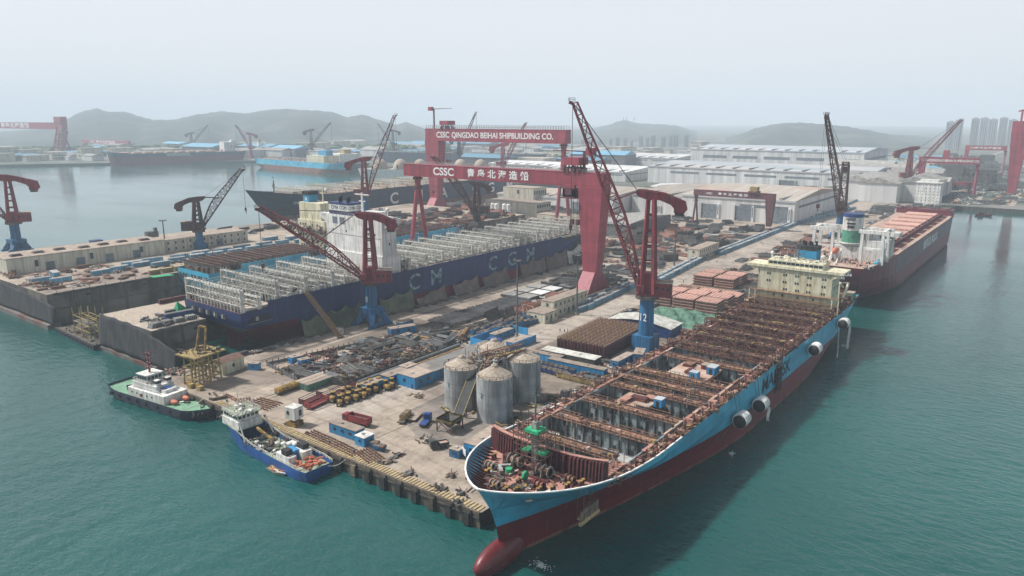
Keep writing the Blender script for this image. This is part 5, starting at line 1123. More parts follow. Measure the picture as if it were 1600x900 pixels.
# ------------------------------------------------------------ yard furniture
def hut(px, py, L, Wd, h, rz, label, c='hut_blue', roof='brown_roof', z=0, xy=None, wins=3, name='site_hut', cat='site hut', group=None, gable=0):
    x, y = xy or at(px, py, z); o = thing(name, label, cat, (x, y, z), R(rz), group)
    m = MB(); m.box(-L / 2, -Wd / 2, 0, L / 2, Wd / 2, h, c)
    n = max(2, int(L / 1.2))
    for i in range(n + 1):
        xx = -L / 2 + L * i / n
        for s_ in (-1, 1): m.box(xx - .05, s_ * Wd / 2 - .04, .1, xx + .05, s_ * Wd / 2 + .04, h - .1, c)
    b = m.build('wall', o)
    m = MB()
    if gable: m.ex([(-Wd / 2 - .2, h), (0, h + gable), (Wd / 2 + .2, h), (0, h - .01)], 'x', -L / 2 - .2, L / 2 + .2, roof)
    else: m.box(-L / 2 - .15, -Wd / 2 - .15, h, L / 2 + .15, Wd / 2 + .15, h + .18, roof); m.box(-L * .2, -.5, h + .18, -L * .2 + .9, .4, h + .5, 'steel_light')
    m.build('roof', o)
    for i in range(wins):
        xx = -L / 2 + L * (i + .7) / (wins + .4)
        for s_ in (-1, ): windows(o, [(xx, s_ * (Wd / 2 + .03), h * .58)], min(1.2, L * .2), h * .28, 'y')
    windows(o, [(-L / 2 - .03, Wd * .1, h * .58)], min(1.2, Wd * .3), h * .28, 'x')
    m = MB(); m.box(-L / 2 - .06, -Wd * .38, .05, -L / 2, -Wd * .38 + .9, min(2.0, h * .8), 'deep_blue'); m.build('door', o)
    return o
hut(0, 0, 44, 10.5, 4.0, 0, 'long blue hut row with a flat grey roof beside the main road', xy=(221, 195.2), roof='grey_roof', wins=8)
hut(0, 0, 10, 9.5, 4.6, 0, 'blue hut with pale roof at the near end of the long hut row', xy=(192.5, 194), roof='brown_roof', wins=2)
hut(0, 0, 11, 5, 3.4, 0, 'low blue hut behind the pale roofed one', xy=(190, 203), wins=2)
hut(0, 0, 6, 4.5, 3.6, 0, 'small blue hut between the low hut and the long row', xy=(199, 204.5), wins=1)
hut(0, 0, 8, 4, 3.0, 0, 'blue hut beside the red trailer frames', xy=(178, 203), wins=1)
m = MB(); x0, x1, y0, y1 = 244, 272, 186, 210
en = thing('yard_enclosure', 'blue walled enclosure with small huts beyond the long grey roofed row', 'enclosure', (0, 0, 0))
for a, b in (((x0, y1), (x1, y1)), ((x1, y0 + 12), (x1, y1)), ((x0, y0 + 16), (x0, y1)), ((x0, y0 + 3), (x1 - 6, y0 + 3))): m.bar((*a, 1.7), (*b, 1.7), .3, 'hut_blue', 3.4)
m.build('fence_wall', en)
hut(0, 0, 12, 4, 3, 0, 'blue hut inside the walled enclosure, near side', xy=(256, 192), wins=2); hut(0, 0, 6, 4, 3, 90, 'blue hut with violet roof in the middle of the enclosure', xy=(250, 201), roof='deep_blue', wins=1); hut(0, 0, 14, 3.6, 3, 0, 'blue hut along the back of the enclosure', xy=(262, 206), wins=2)
hut(722, 706, 15, 6.2, 4.6, 6, 'big bright blue hut by the bow of the open-hold ship', wins=2, xy=(163.5, 134.8)); hut(0, 0, 3.2, 3.4, 2.6, 6, 'small blue box against the big hut near the bow', xy=(154.8, 139.2), wins=0)
hut(0, 0, 9, 5, 3.4, 6, 'blue hut partly hidden behind the big blue hut', xy=(177, 131), wins=1)
hut(0, 0, 12.5, 3.8, 3.4, -88, 'blue hut with cream upper wall standing by the red dump truck', c='hut_blue', xy=(144.6, 177.8), roof='brown_roof', wins=3)
hut(0, 0, 4.2, 4.2, 3.0, -88, 'small blue guard booth with a white rimmed roof', xy=(143.6, 168.2), roof='white', wins=1)
hut(398, 577, 4.2, 2.6, 2.8, -60, 'lone small blue hut on the open quay near the dock edge', wins=1)
hut(350, 580, 11, 7, 5, 10, 'cream gabled hut by the yellow frame rig', c='cream', roof='rust_dark', gable=1.2, xy=(157, 266), wins=1)
hut(0, 0, 13, 4.2, 3.4, -20, 'blue hut with tan roof beside the crane marked 8', xy=(238, 248), wins=2); hut(0, 0, 8, 3.6, 3.4, 0, 'blue hut behind the portal of crane 8', xy=(246, 254), wins=1); hut(0, 0, 5, 3, 2.6, 0, 'small blue hut at the far corner of the scrap yard', xy=(232, 239), wins=1)
hut(0, 0, 5.5, 3.4, 3.0, -10, 'pair-shaped blue hut at the near left corner of the scrap yard', xy=(180, 252), wins=1); hut(0, 0, 4.5, 3, 2.8, -10, 'low blue hut right of the one at the scrap yard corner', xy=(180, 246.5), wins=1)
hut(530, 522, 3.4, 2.6, 3.0, 0, 'tiny white hut at the foot of the gangway', c='white', roof='steel_light', wins=1)
# white kiosk on an ochre base
o = thing('kiosk', 'white box kiosk raised on an ochre base on the open quay', 'kiosk', (*at(461, 664), 0), R(10)); m = MB(); m.box(-2, -2, 0, 2, 2, 1.6, 'yellow'); m.build('base', o); m = MB(); m.cyl(0, 0, 1.6, 2.6, .7, 'steel_dark'); m.build('stem', o)
m = MB(); m.box(-2.1, -2.1, 2.6, 2.1, 2.1, 6.8, 'white'); q = m.build('cabin', o); windows(q, [(-2.13, .8, 5)], 1, 1.2); windows(q, [(.6, -2.13, 4.6)], 1.2, 2.0, 'y')

# containers
def container(name='container', c='container_green', L=12.2, label='', xy=(0, 0), z=0, rz=0, group=None, parts=True, roof='brown_roof'):
    o = thing(name, label, 'container', (*xy, z), rz, group); m = MB(); m.box(-L / 2, -1.22, .1, L / 2, 1.22, 2.6, c)
    for i in range(int(L / .6)):
        x = -L / 2 + .3 + i * .6
        for s_ in (-1, 1): m.box(x, s_ * 1.22 - .04, .2, x + .25, s_ * 1.22 + .04, 2.5, c)
    m.build('body', o); m = MB(); m.box(-L / 2 + .02, -1.2, 2.6, L / 2 - .02, 1.2, 2.68, roof); m.build('roof', o)
    for k in (-1, 1):
        m = MB(); m.box(-L / 2 - .06, .05 * k, .2, -L / 2, 1.12 * k, 2.5, c); m.bar((-L / 2 - .1, .35 * k, .3), (-L / 2 - .1, .35 * k, 2.4), .07, 'steel_light'); m.bar((-L / 2 - .1, .8 * k, .3), (-L / 2 - .1, .8 * k, 2.4), .07, 'steel_light'); m.build('door', o)
    return kids(o)
for k, w in enumerate(('left', 'middle', 'right')): container(xy=(167.5, 226.5 - k * 2.7), label=f'{w} one of the three green containers side by side on the open quay', group='green containers on the quay', rz=R(2))
# rows of light blue containers along the road
RB = 'light blue containers along the road'
proto = container(c='box_blue', L=7.5, label='light blue container at the near end of the row beside the long cream offices', xy=(326, 202.2), group=RB, roof='steel_light')
def row(x0, y0, x1, y1, n, where, rows=1, dy=3.2):
    k = 0; a = math.atan2(y1 - y0, x1 - x0); 
    for r_ in range(rows):
        for i in range(n):
            f = i / max(1, n - 1); k += 1
            lab = f'light blue container, {i + 1} from the near end, {"outer" if r_ == 0 else "inner"} row {where}'
            x, y = x0 + (x1 - x0) * f, y0 + (y1 - y0) * f + r_ * dy; b_ = rnd.random()
            if rows > 1 and r_ == 1 and b_ < .12: continue
            c = dup(proto, (x, y, 0), a, lab, RB); c.scale = (1, 1, 1 + .15 * rnd.random())
row(334, 201.8, 392, 207, 8, 'past the cream offices', 2, 4.4)
row(420, 201, 505, 210, 11, 'behind crane 12', 2, 4.4)
row(535, 208, 735, 213, 24, 'left of the far street', 2, 4.6)
row(752, 211, 905, 199, 17, 'beside the white hall', 2, 7)
row(925, 215, 1000, 218, 8, 'beyond the white hall', 1)
# row near the silos
hut(0, 0, 26, 3.4, 3.2, 93, 'blue cabins with tan roofs between the bins and the low white shed', xy=(243, 152), wins=6); hut(0, 0, 20, 3.2, 3.0, 93, 'farther blue cabin row left of the low white shed', xy=(246.5, 172), wins=4)
hut(0, 0, 26, 6, 3.6, 93, 'low shed with a dirty white roof in front of the rusty frame stack', c='steel_dark', roof='lash_white', xy=(252, 161), wins=0, name='low_shed', cat='shed')
hut(0, 0, 14, 3.4, 3.2, 0, 'blue cabin with a pale roof beside the rusty frame stack', xy=(262, 141.5), wins=3)
hut(0, 0, 9, 4, 4.2, 20, 'small blue stairhouse at the foot of crane 12', xy=(270, 138), wins=1)
# bins
def bin_(c, xy, rz, label, group, L=3.4, Wd=2.2, h=2.0, name='skip_bin', fill='scrap_brown'):
    o = thing(name, label, 'bin', (*xy, 0), rz, group); m = MB()
    m.ex([(-L / 2, .4), (L / 2, .4), (L / 2 + .3, h), (-L / 2 - .3, h)], 'y', -Wd / 2, Wd / 2, c); m.build('tub', o)
    m = MB(); m.box(-L / 2 - .1, -Wd / 2 + .15, h, L / 2 + .1, Wd / 2 - .15, h + .12, fill); clutter(m, -L / 2, L / 2, -Wd / 2, Wd / 2, h - .1, 7, ['scrap_brown', 'rust', 'steel_grey'], int(xy[0] * 3), .5); m.build('contents', o)
    for sx in (-1, 1): m = MB(); m.box(sx * L * .35 - .2, -Wd / 2 - .05, 0, sx * L * .35 + .2, Wd / 2 + .05, .45, 'steel_dark'); m.build('skid', o)
    return kids(o)
pb = bin_('deep_blue', (238.5, 172), R(90), 'dark blue skip bin nearest the road in the rows behind the silos', 'skip bins behind the silos'); py_ = bin_('ochre', (232.5, 152.5), R(90), 'ochre skip bin, leftmost of the ochre ones behind the silos', 'skip bins behind the silos')
for r_ in range(2):
    for i in range(9):
        if r_ == 0 and i == 0: continue
        dup(pb, (238.5 - r_ * 4.6, 172 - i * 2.5, 0), R(90 + rnd.uniform(-6, 6)), f'dark blue skip bin, {i + 1} from the road, {"back" if r_ == 0 else "front"} row behind the silos')
for i in range(1, 7): dup(py_, (232.3, 152.5 - i * 2.7, 0), R(90 + rnd.uniform(-5, 5)), f'ochre skip bin, number {i + 1} from the left behind the silos')
pr = bin_('crane_blue', (256, 213), R(10), 'blue skip at the near end of the skip rows by the tall lamp mast', 'blue skips by the lamp mast', 4.4, 2.4, 2.6)
for r_ in range(4):
    for i in range(11):
        if r_ + i == 0: continue
        if rnd.random() < .1: continue
        dup(pr, (256 + i * 4.6 + rnd.uniform(-.6, .6), 213 - 2.2 + r_ * 3.0 - 2.4, 0), R(rnd.uniform(-14, 14)), f'blue skip in row {r_ + 1} from the road, number {i + 1} from the lamp mast', None, (1, 1, rnd.uniform(.8, 1.35)))
for i in range(14):
    dup(pr, (345 + (i % 7) * 6.2, 206 + (i // 7) * 5, 0), R(rnd.uniform(-10, 10)), f'blue skip beyond the cream offices, row {i // 7 + 1}, number {i % 7 + 1} from the near end', 'blue skips beyond the offices', (1.1, 1, 1.1))
o = bin_('crane_blue', at(593, 703), R(-75), 'open blue skip on the empty quay, left of a pair', 'pair of open skips', 3.6, 2.2, 1.6); dup(o, (*at(583, 697), 0), R(-75), 'open blue skip on the empty quay, the one nearer the blue hut with cream wall')

# cream offices
def office(xy, L, Wd, h, label, fl=2, rz=0, c='office', name='office_building', cat='building', roof='brown_roof', ww=1.2, nw=None):
    o = thing(name, label, cat, (*xy, 0), rz); m = MB(); m.box(-L / 2, -Wd / 2, 0, L / 2, Wd / 2, h, c); m.build('wall', o)
    m = MB(); m.box(-L / 2 - .2, -Wd / 2 - .2, h, L / 2 + .2, Wd / 2 + .2, h + .25, roof); m.box(-L / 2 - .2, -Wd / 2 - .2, h + .25, L / 2 + .2, -Wd / 2, h + .7, c); m.build('roof', o)
    n = nw or max(2, int(L / 4))
    for f in range(fl):
        for i in range(n):
            windows(o, [(-L / 2 + (i + .5) * L / n, -Wd / 2 - .03, h * (f + .55) / fl)], ww, h / fl * .42, 'y')
        windows(o, [(-L / 2 - .03, 0, h * (f + .55) / fl)], ww, h / fl * .42, 'x')
    m = MB(); m.box(-L * .1, -Wd / 2 - .08, 0, -L * .1 + 1.6, -Wd / 2, 2.4, 'container_green'); m.build('door', o)
    return o
office((322, 210), 33, 8, 8.2, 'two-storey cream office block at the foot of the big gantry leg', 2)
office((299, 208.5), 12, 11, 4.8, 'lower cream shed joined to the near end of the office block', 1, roof='brown_roof')
office((520, 216), 40, 9, 8, 'cream two-storey office behind the lattice tower of crane 12', 2, rz=R(2))
for k, (px, py, L, Wd, h, lab) in enumerate(((800, 335, 70, 30, 14, 'cream works building with slit windows under the Chinese gantry beam'), (812, 322, 45, 24, 22, 'taller cream building behind the works building with slit windows'), (880, 348, 60, 10, 7, 'low cream building between the legs of the far gantry'))):
    x, y = at(px, py); office((x + 10, y), 26, L, h, lab, 2, ww=3)
for k, px in enumerate((770, 776, 788, 795)):
    o = thing('storage_tank', f'white upright gas tank, number {k + 1} from the left behind the navy ship', 'tank', (*at(px, 338 + k * .6), 0), 0, 'white gas tanks'); m = MB(); m.cyl(0, 0, 1.5, 13, 2.3, 'hull_white', n=16); m.blob(0, 0, 13, 2.3, 2.3, 1.3, 'hull_white', 16, 6); m.build('shell', o)
    for q in range(3): m = MB(); m.bar((1.8 * math.cos(q * 2.1), 1.8 * math.sin(q * 2.1), 0), (1.8 * math.cos(q * 2.1), 1.8 * math.sin(q * 2.1), 2), .4, 'steel_light'); m.build('leg', o)

# silos, conveyor, hopper
SG = 'grey silos by the bow'
def silo(px, py, label, num, r=6.0, h=16.5):
    x, y = at(px, py); o = thing('silo', label, 'silo', (x, y, 0), 0, SG); m = MB(); m.cyl(0, 0, 0, h, r, 'silo', n=40)
    for zz in (h * .33, h * .66, h - .3): m.cyl(0, 0, zz, zz + .18, r + .06, 'silo', n=40)
    b = m.build('shell', o)
    m = MB(); m.cyl(0, 0, h, h + 3.2, r, 'dust', .9, 24); m.blob(0, 0, h + 3, 1.3, 1.3, .9, 'dust', 10, 6, .3); m.build('roof_cone', o)
    m = MB(); railing(m, [(r * math.cos(t / 16 * 2 * PI), r * math.sin(t / 16 * 2 * PI), h) for t in range(17)], 1.1, 'steel_dark', .1, 2); m.build('railing', o)
    m = MB()
    for s_ in (-.35, .35): m.bar((-r * .1 + s_, -r - .3, 0), (-r * .1 + s_, -r - .3, h + 1), .12, 'steel_light')
    for k in range(24): m.bar((-r * .1 - .35, -r - .3, k * .7), (-r * .1 + .35, -r - .3, k * .7), .08, 'steel_light')
    for zz in (3, 6, 9, 12, 15): m.bar((-r * .1, -r - .3, zz), (-r * .1, -r + .1, zz), .3, 'steel_light')
    m.build('ladder', o)
    if num: t = text(num, b, (-(r + .09), .6, h * .62), 2.2, '-x', 'crane_blue'); 
    clutterm = MB(); clutter(clutterm, -r - 1, r + 1, -r - 2, -r - .4, 0, 16, ['rust', 'steel_dark', 'ochre'], int(px), 1.6); clutterm.build('base_fittings', o)
    return o
silo(722, 633, 'grey silo marked 1, behind the steep conveyor', '1', 6.2, 15); silo(773, 652, 'front grey silo marked 2, nearest the camera', '2', 6.2, 15.5); silo(818, 622, 'right hand grey silo with the conveyor bridge ending on its roof', '3', 6.2, 15.5); silo(772, 607, 'rearmost grey silo, only its dusty roof showing', None, 6.0, 16)
cv = thing('conveyor', 'steep dark conveyor rising from the hopper to the silo tops', 'conveyor', (0, 0, 0)); hx, hy = at(712, 663, 1.5); a = Vector((hx, hy, 2.0)); tx = onplane(752, 556, hx, hy, math.atan2(163 - hy, 198 - hx)); b = Vector((tx.x, tx.y, tx.z))
m = MB(); m.bar(a, b, 3.0, 'black', 1.0)
for s_ in (-1, 1): 
    off = (b - a).cross(Vector((0, 0, 1))).normalized() * 1.7 * s_ + Vector((0, 0, .6)); m.bar(a + off, b + off, .22, 'ochre', .35)
m.build('belt', cv); m = MB()
for f in (.35, .65, .95): q = a.lerp(b, f); m.bar(q, (q.x + .5, q.y, 0), .45, 'rust_dark'); m.bar(q + Vector((0, 1.2, 0)), (q.x, q.y + 2, 0), .35, 'rust_dark')
m.build('support_legs', cv)
br = thing('conveyor_bridge', 'rusty covered walkway bridging the silo roofs', 'walkway', (0, 0, 0)); m = MB(); e1 = Vector((b.x, b.y, b.z - .5)); sx, sy = at(818, 622); e2 = Vector((sx, sy, 20)); m.truss(e1, e2, 2.4, 2.4, 10, .25, 'rust'); m.bar(e1 - Vector((0, 0, 1)), e2 - Vector((0, 0, 1)), 2.2, 'ochre', .2); m.build('truss', br)
m = MB(); clutter(m, b.x - 5, b.x + 6, b.y - 7, b.y + 4, 15.5, 90, ['rust_dark', 'steel_dark', 'rust', 'steel_light'], 55, 3.5); m.box(b.x - 4, b.y - 6, 15.2, b.x + 5, b.y + 4, 15.5, 'steel_dark')
for dx_ in (-3, 4): 
    for dy_ in (-5, 3): m.bar((b.x + dx_, b.y + dy_, 0), (b.x + dx_, b.y + dy_, 16), .5, 'rust_dark')
m.build('drive_platform', br)
ho_ = thing('hopper', 'square ochre rimmed loading hopper at the foot of the conveyor', 'hopper', (*at(703, 672), 0), R(5)); m = MB(); 
for s1, s2 in ((-1, -1), (1, -1), (1, 1), (-1, 1)): m.bar((3 * s1, 3 * s2, 0), (3 * s1, 3 * s2, 4), .35, 'rust_dark'); m.bar((3 * s1, 3 * s2, 4.2), (3 * s2 * -1 if s1 * s2 > 0 else 3 * s1, 3 * s2 if s1 * s2 > 0 else -3 * s2, 4.2), .6, 'ochre', .9)
for s1 in (-1, 1): m.bar((-3, 3 * s1, 4.2), (3, 3 * s1, 4.2), .6, 'ochre', .9); m.bar((3 * s1, -3, 4.2), (3 * s1, 3, 4.2), .6, 'ochre', .9); m.bar((-3, 3 * s1, .5), (3, 3 * s1, 4), .25, 'rust_dark'); m.bar((3 * s1, -3, .5), (3 * s1, 3, 4), .25, 'rust_dark')
m.build('frame', ho_); m = MB(); m.add([(-2.8, -2.8, 4.3), (2.8, -2.8, 4.3), (2.8, 2.8, 4.3), (-2.8, 2.8, 4.3), (-.6, -.6, 1.2), (.6, -.6, 1.2), (.6, .6, 1.2), (-.6, .6, 1.2)], [(0, 1, 5, 4), (1, 2, 6, 5), (2, 3, 7, 6), (3, 0, 4, 7), (4, 5, 6, 7)], 'steel_dark'); m.build('funnel', ho_)

# vehicles
def wheels(o, xs, y, r=.5, w=.35):
    for x in xs:
        for s_ in (-1, 1): m = MB(); m.tube((x, s_ * y - w / 2, r), (x, s_ * y + w / 2, r), r, 'rubber', n=12); m.tube((x, s_ * (y + w / 2 + .01) - .01, r), (x, s_ * (y + w / 2 + .02) + .01, r), r * .5, 'steel_grey', n=8); m.build('wheel', o)
def truck(xy, rz, label, cab='red', body='red', L=9, dump=True, load=None, name='dump_truck', cat='truck', h=2.2, group=None):
    o = thing(name, label, cat, (*xy, 0), rz, group); m = MB(); m.box(L / 2 - 2.2, -1.2, .8, L / 2, 1.2, 3.0, cab); m.box(L / 2 - 2.0, -1.1, 3.0, L / 2 - .3, 1.1, 3.2, cab); cb_ = m.build('cab', o)
    windows(cb_, [(L / 2 + .02, 0, 2.3)], 1.9, .9); windows(cb_, [(L / 2 - 1.0, -1.22, 2.3)], 1.0, .8, 'y'); windows(cb_, [(L / 2 - 1.0, 1.22, 2.3)], 1.0, .8, 'y')
    m = MB(); m.box(-L / 2, -.6, .7, L / 2 - 2.2, .6, 1.1, 'steel_dark'); m.build('chassis', o)
    m = MB()
    if dump:
        for s_ in (-1, 1): m.box(-L / 2, s_ * 1.25 - .1, 1.1, L / 2 - 2.6, s_ * 1.25 + .1, 1.1 + h, body)
        m.box(-L / 2, -1.25, 1.1, -L / 2 + .2, 1.25, 1.1 + h, body); m.box(L / 2 - 2.8, -1.25, 1.1, L / 2 - 2.6, 1.25, 1.5 + h, body); m.box(-L / 2, -1.25, 1.1, L / 2 - 2.6, 1.25, 1.3, body); m.box(-L / 2 + .2, -1.1, 1.4, L / 2 - 2.8, 1.1, 1.2 + h * .5, load or 'asphalt_dark')
    else: m.box(-L / 2, -1.25, 1.1, L / 2 - 2.5, 1.25, 1.35, body)
    m.build('dump_bed' if dump else 'flat_bed', o); wheels(o, (-L / 2 + 1.2, -L / 2 + 2.6, L / 2 - 1.2), 1.05); return o
truck((152.5, 182), R(98), 'red dump truck parked beside the blue hut with cream wall', L=11)
truck((155.6, 147.4), R(150), 'small dark truck with a tan load near the big blue hut', cab='steel_dark', body='steel_dark', L=6, h=.9, load='deck_tan')
truck(at(665, 663), R(25), 'small blue flatbed truck beside the hopper', cab='deep_blue', body='deep_blue', L=7, dump=False, name='flatbed_truck')
def trailer(xy, rz, label, L=9, Wd=2.6, h=1.1, c='maroon', frame=1.2, name='trailer', group=None, load=None):
    o = thing(name, label, 'trailer', (*xy, 0), rz, group); m = MB(); m.box(-L / 2, -Wd / 2, h - .35, L / 2, Wd / 2, h, c); m.build('deck', o)
    if frame:
        m = MB()
        for x in (-L / 2, L / 2 - .2): m.box(x, -Wd / 2, h, x + .2, Wd / 2, h + frame, c)
        for s_ in (-1, 1): m.bar((-L / 2, s_ * Wd / 2, h + frame), (L / 2, s_ * Wd / 2, h + frame), .2, c); m.bar((-L / 2, s_ * Wd / 2, h + frame / 2), (L / 2, s_ * Wd / 2, h + frame / 2), .15, c)
        m.build('side_frame', o)
    wheels(o, (-L * .3, -L * .15, L * .3), Wd / 2 - .3, .4)
    if load: load(o, h)
    return o
trailer((154.5, 206), R(8), 'dull red steel frame trailer nearest the quay, lower one', 9, 3, 1, 'red', 1.6, group='red frame trailers'); trailer((155.5, 210.5), R(8), 'dull red frame trailer behind the lower one', 9, 3, 1, 'maroon', 1.6, group='red frame trailers'); trailer((167, 209), R(6), 'long dull red frame trailer behind the yellow loaders', 16, 2.6, 1, 'maroon', 1.4, group='red frame trailers')
def yl(o, h):
    for k in range(3):
        m = MB(); m.box(-2.9 + k * 2.0, -1.0, h, -1.2 + k * 2.0, 1.0, h + 1.9, 'ochre'); m.box(-2.8 + k * 2, -.9, h + 1.9, -1.3 + k * 2, .9, h + 2.0, 'scrap_brown'); m.build('ochre_tank', o)
trailer((165, 171.6), R(22), 'flat trailer carrying ochre tanks on the open quay', 9, 2.4, .9, 'steel_dark', 0, load=yl)
trailer(at(650, 653), R(22), 'empty brown flat trailer near the hopper', 7.5, 2.6, .9, 'brown_roof', 0)
trailer((262, 227), R(-12), 'long dark trailer carrying curved steel pieces, blue cab boxes at both ends', 22, 4, 1.2, 'steel_dark', .5); trailer((276, 226), R(-12), 'dark trailer behind the long one, loaded with plates', 15, 4, 1.2, 'steel_grey', .4)
# yellow wheel loaders
def loader(xy, rz, label):
    o = thing('wheel_loader', label, 'loader', (*xy, 0), rz, 'yellow loaders parked in rows'); o.scale = (1.12, 1.05, 1.1); m = MB(); m.ex([(-2.4, .9), (-2.5, 2.0), (-.4, 2.1), (-.2, 1.3), (1.4, 1.2), (1.5, .7)], 'y', -.75, .75, 'yellow'); m.build('body', o)
    m = MB(); m.box(-.5, -.65, 1.6, .8, .65, 3.1, 'black'); m.box(-.6, -.75, 3.1, .9, .75, 3.25, 'yellow'); m.build('cab', o)
    m = MB()
    for s_ in (-.5, .5): m.bar((.9, s_, 1.6), (2.9, s_, .7), .25, 'yellow')
    m.ex([(2.7, .2), (3.7, .15), (3.6, .35), (3.0, 1.3), (2.7, 1.2)], 'y', -1.2, 1.2, 'ochre'); m.build('bucket', o)
    wheels(o, (-1.5, 1.2), .95, .68, .45); return kids(o)
ld = loader((160.5, 200.3), R(50), 'yellow wheel loader nearest the red frame trailers, front row'); KO = ('front', 'back')
for r_ in range(2):
    for i in range(8):
        if r_ + i == 0: continue
        dup(ld, (160.5 + i * 3.4 + r_ * 1.2 + rnd.uniform(-.5, .5), 200.3 + r_ * 4.4 - i * .18 + rnd.uniform(-.8, .8), 0), R(50 + rnd.uniform(-25, 25)), f'yellow wheel loader, number {i + 1} from the near end of the {KO[r_]} row')
# small parked cars near the gantry foot and halls
def car(xy, rz, label, c='white'):
    o = thing('parked_car', label, 'car', (*xy, 0), rz, 'parked cars'); m = MB(); m.ex([(-2.2, .4), (-2.2, .95), (-1.5, 1.0), (-1.0, 1.45), (.5, 1.45), (1.1, 1.0), (2.1, .9), (2.2, .4)], 'y', -.85, .85, c); m.build('body', o); m = MB(); m.ex([(-1.35, 1.02), (-.95, 1.4), (.45, 1.4), (.95, 1.02)], 'y', -.87, .87, 'glass'); m.build('window', o); wheels(o, (-1.4, 1.4), .8, .33, .2); return o
for k, (px, py, lab, c) in enumerate(((984, 428, 'white car behind the big gantry leg, left of three', 'white'), (993, 431, 'white car behind the big gantry leg, middle of three', 'white'), (1003, 428, 'silver car behind the big gantry leg, right of three', 'steel_light'), (954, 436, 'white car right beside the foot of the big gantry', 'white'), (1265, 351, 'white car on the road junction at the corner of the white hall', 'white'), (1222, 351, 'white car in front of the right hand hall door', 'white'), (1118, 342, 'light car beside the left hall door', 'steel_light'))): car(at(px, py), R(20 + 40 * (k % 3)), lab, c)
# ------------------------------------------------------------ steel stock and scrap, each stack its own object
def st(name, fn, *a):
    m = MB(); fn(m, random.Random(len(name) * 7 + len(a)), *a); o = m.build(name); o.location = (0, 0, -500); return o
def f_heap(m, r, ms, n=70, sx=3.4, sy=2.6, h=1.7):
    for _ in range(n):
        x, y = r.gauss(0, sx * .5), r.gauss(0, sy * .5); z = max(.15, h * (1 - (x / sx) ** 2 - (y / sy) ** 2) * r.random()); k = r.random(); c = r.choice(ms)
        if k < .4: m.cb(x, y, z, r.uniform(.4, 2.4), r.uniform(.3, 1.5), r.uniform(.1, .5), c, r.uniform(0, 3.1), r.uniform(-.4, .4))
        elif k < .85:
            a = r.uniform(0, 3.1); l = r.uniform(1, 3.6); m.bar((x, y, z), (x + l * math.cos(a), y + l * math.sin(a), z + r.uniform(-.3, .8)), r.uniform(.12, .3), c)
        else: m.tube((x, y, z), (x + r.uniform(-1, 1), y + r.uniform(-1, 1), z + .2), r.uniform(.3, .7), c, n=8)
def f_plates(m, r, c, n=7, L=7, W=3):
    for k in range(n): m.cb(r.uniform(-.3, .3), r.uniform(-.2, .2), .15 + k * .2, L - r.uniform(0, 1), W - r.uniform(0, .6), .14, c[k % len(c)], r.uniform(-.06, .06))
def f_beams(m, r, c, n=16, L=9):
    for k in range(n): y = (k % 5) * .75 - 1.5 + r.uniform(-.1, .1); z = .3 + (k // 5) * .6; m.bar((-L / 2 + r.uniform(-.6, .6), y, z), (L / 2 + r.uniform(-.6, .6), y + r.uniform(-.2, .2), z), .4, r.choice(c), .5)
def f_pipes(m, r, c, n=14, L=10):
    for k in range(n): y = (k % 5) * .8 - 1.6 + (k // 5) * .4; z = .4 + (k // 5) * .68; m.tube((-L / 2 + r.uniform(-.5, .5), y, z), (L / 2, y, z), .38, r.choice(c), n=8)
def f_block(m, r, c, L=9, W=7, h=2.6, g=5):
    if g < 7: m.box(-L / 2, -W / 2, .5, L / 2, W / 2, .75, c[0])
    for k in range(g + 1): x = -L / 2 + L * k / g; m.box(x - .1, -W / 2, .7, x + .1, W / 2, h * r.uniform(.7, 1), c[1])
    for k in range(g): y = -W / 2 + W * k / (g - 1); m.box(-L / 2, y - .08, .7, L / 2, y + .08, h * .7, c[1])
    for x in (-L * .4, L * .4):
        for y in (-W * .4, W * .4): m.cb(x, y, .25, .6, .6, .5, 'steel_dark')
def f_curved(m, r, c):
    for k in range(6):
        x = k * 1.2 - 3
        for i in range(6):
            a0, a1 = i * .24, (i + 1) * .24; m.bar((x, -3 + 6 * math.sin(a0), .4 + 6 * (1 - math.cos(a0))), (x, -3 + 6 * math.sin(a1), .4 + 6 * (1 - math.cos(a1))), 1.0, c, .12)
    m.bar((-3.2, -2.5, .2), (3.4, -2.5, .2), .3, 'steel_dark'); m.bar((-3.2, 1.5, .2), (3.4, 1.5, .2), .3, 'steel_dark')
def f_grid(m, r, c, L=16, W=10, n=7):
    for k in range(n): y = -W / 2 + W * k / (n - 1); m.bar((-L / 2, y, 1.0), (L / 2, y, 1.0), .35, c)
    for k in range(n + 2): x = -L / 2 + L * k / (n + 1); m.bar((x, -W / 2, 1.0), (x, W / 2, 1.0), .3, c); m.bar((x, -W / 2, 0), (x, -W / 2, 1), .3, c); m.bar((x, W / 2, 0), (x, W / 2, 1), .3, c)
DK = ['steel_dark', 'scrap_brown', 'steel_grey']
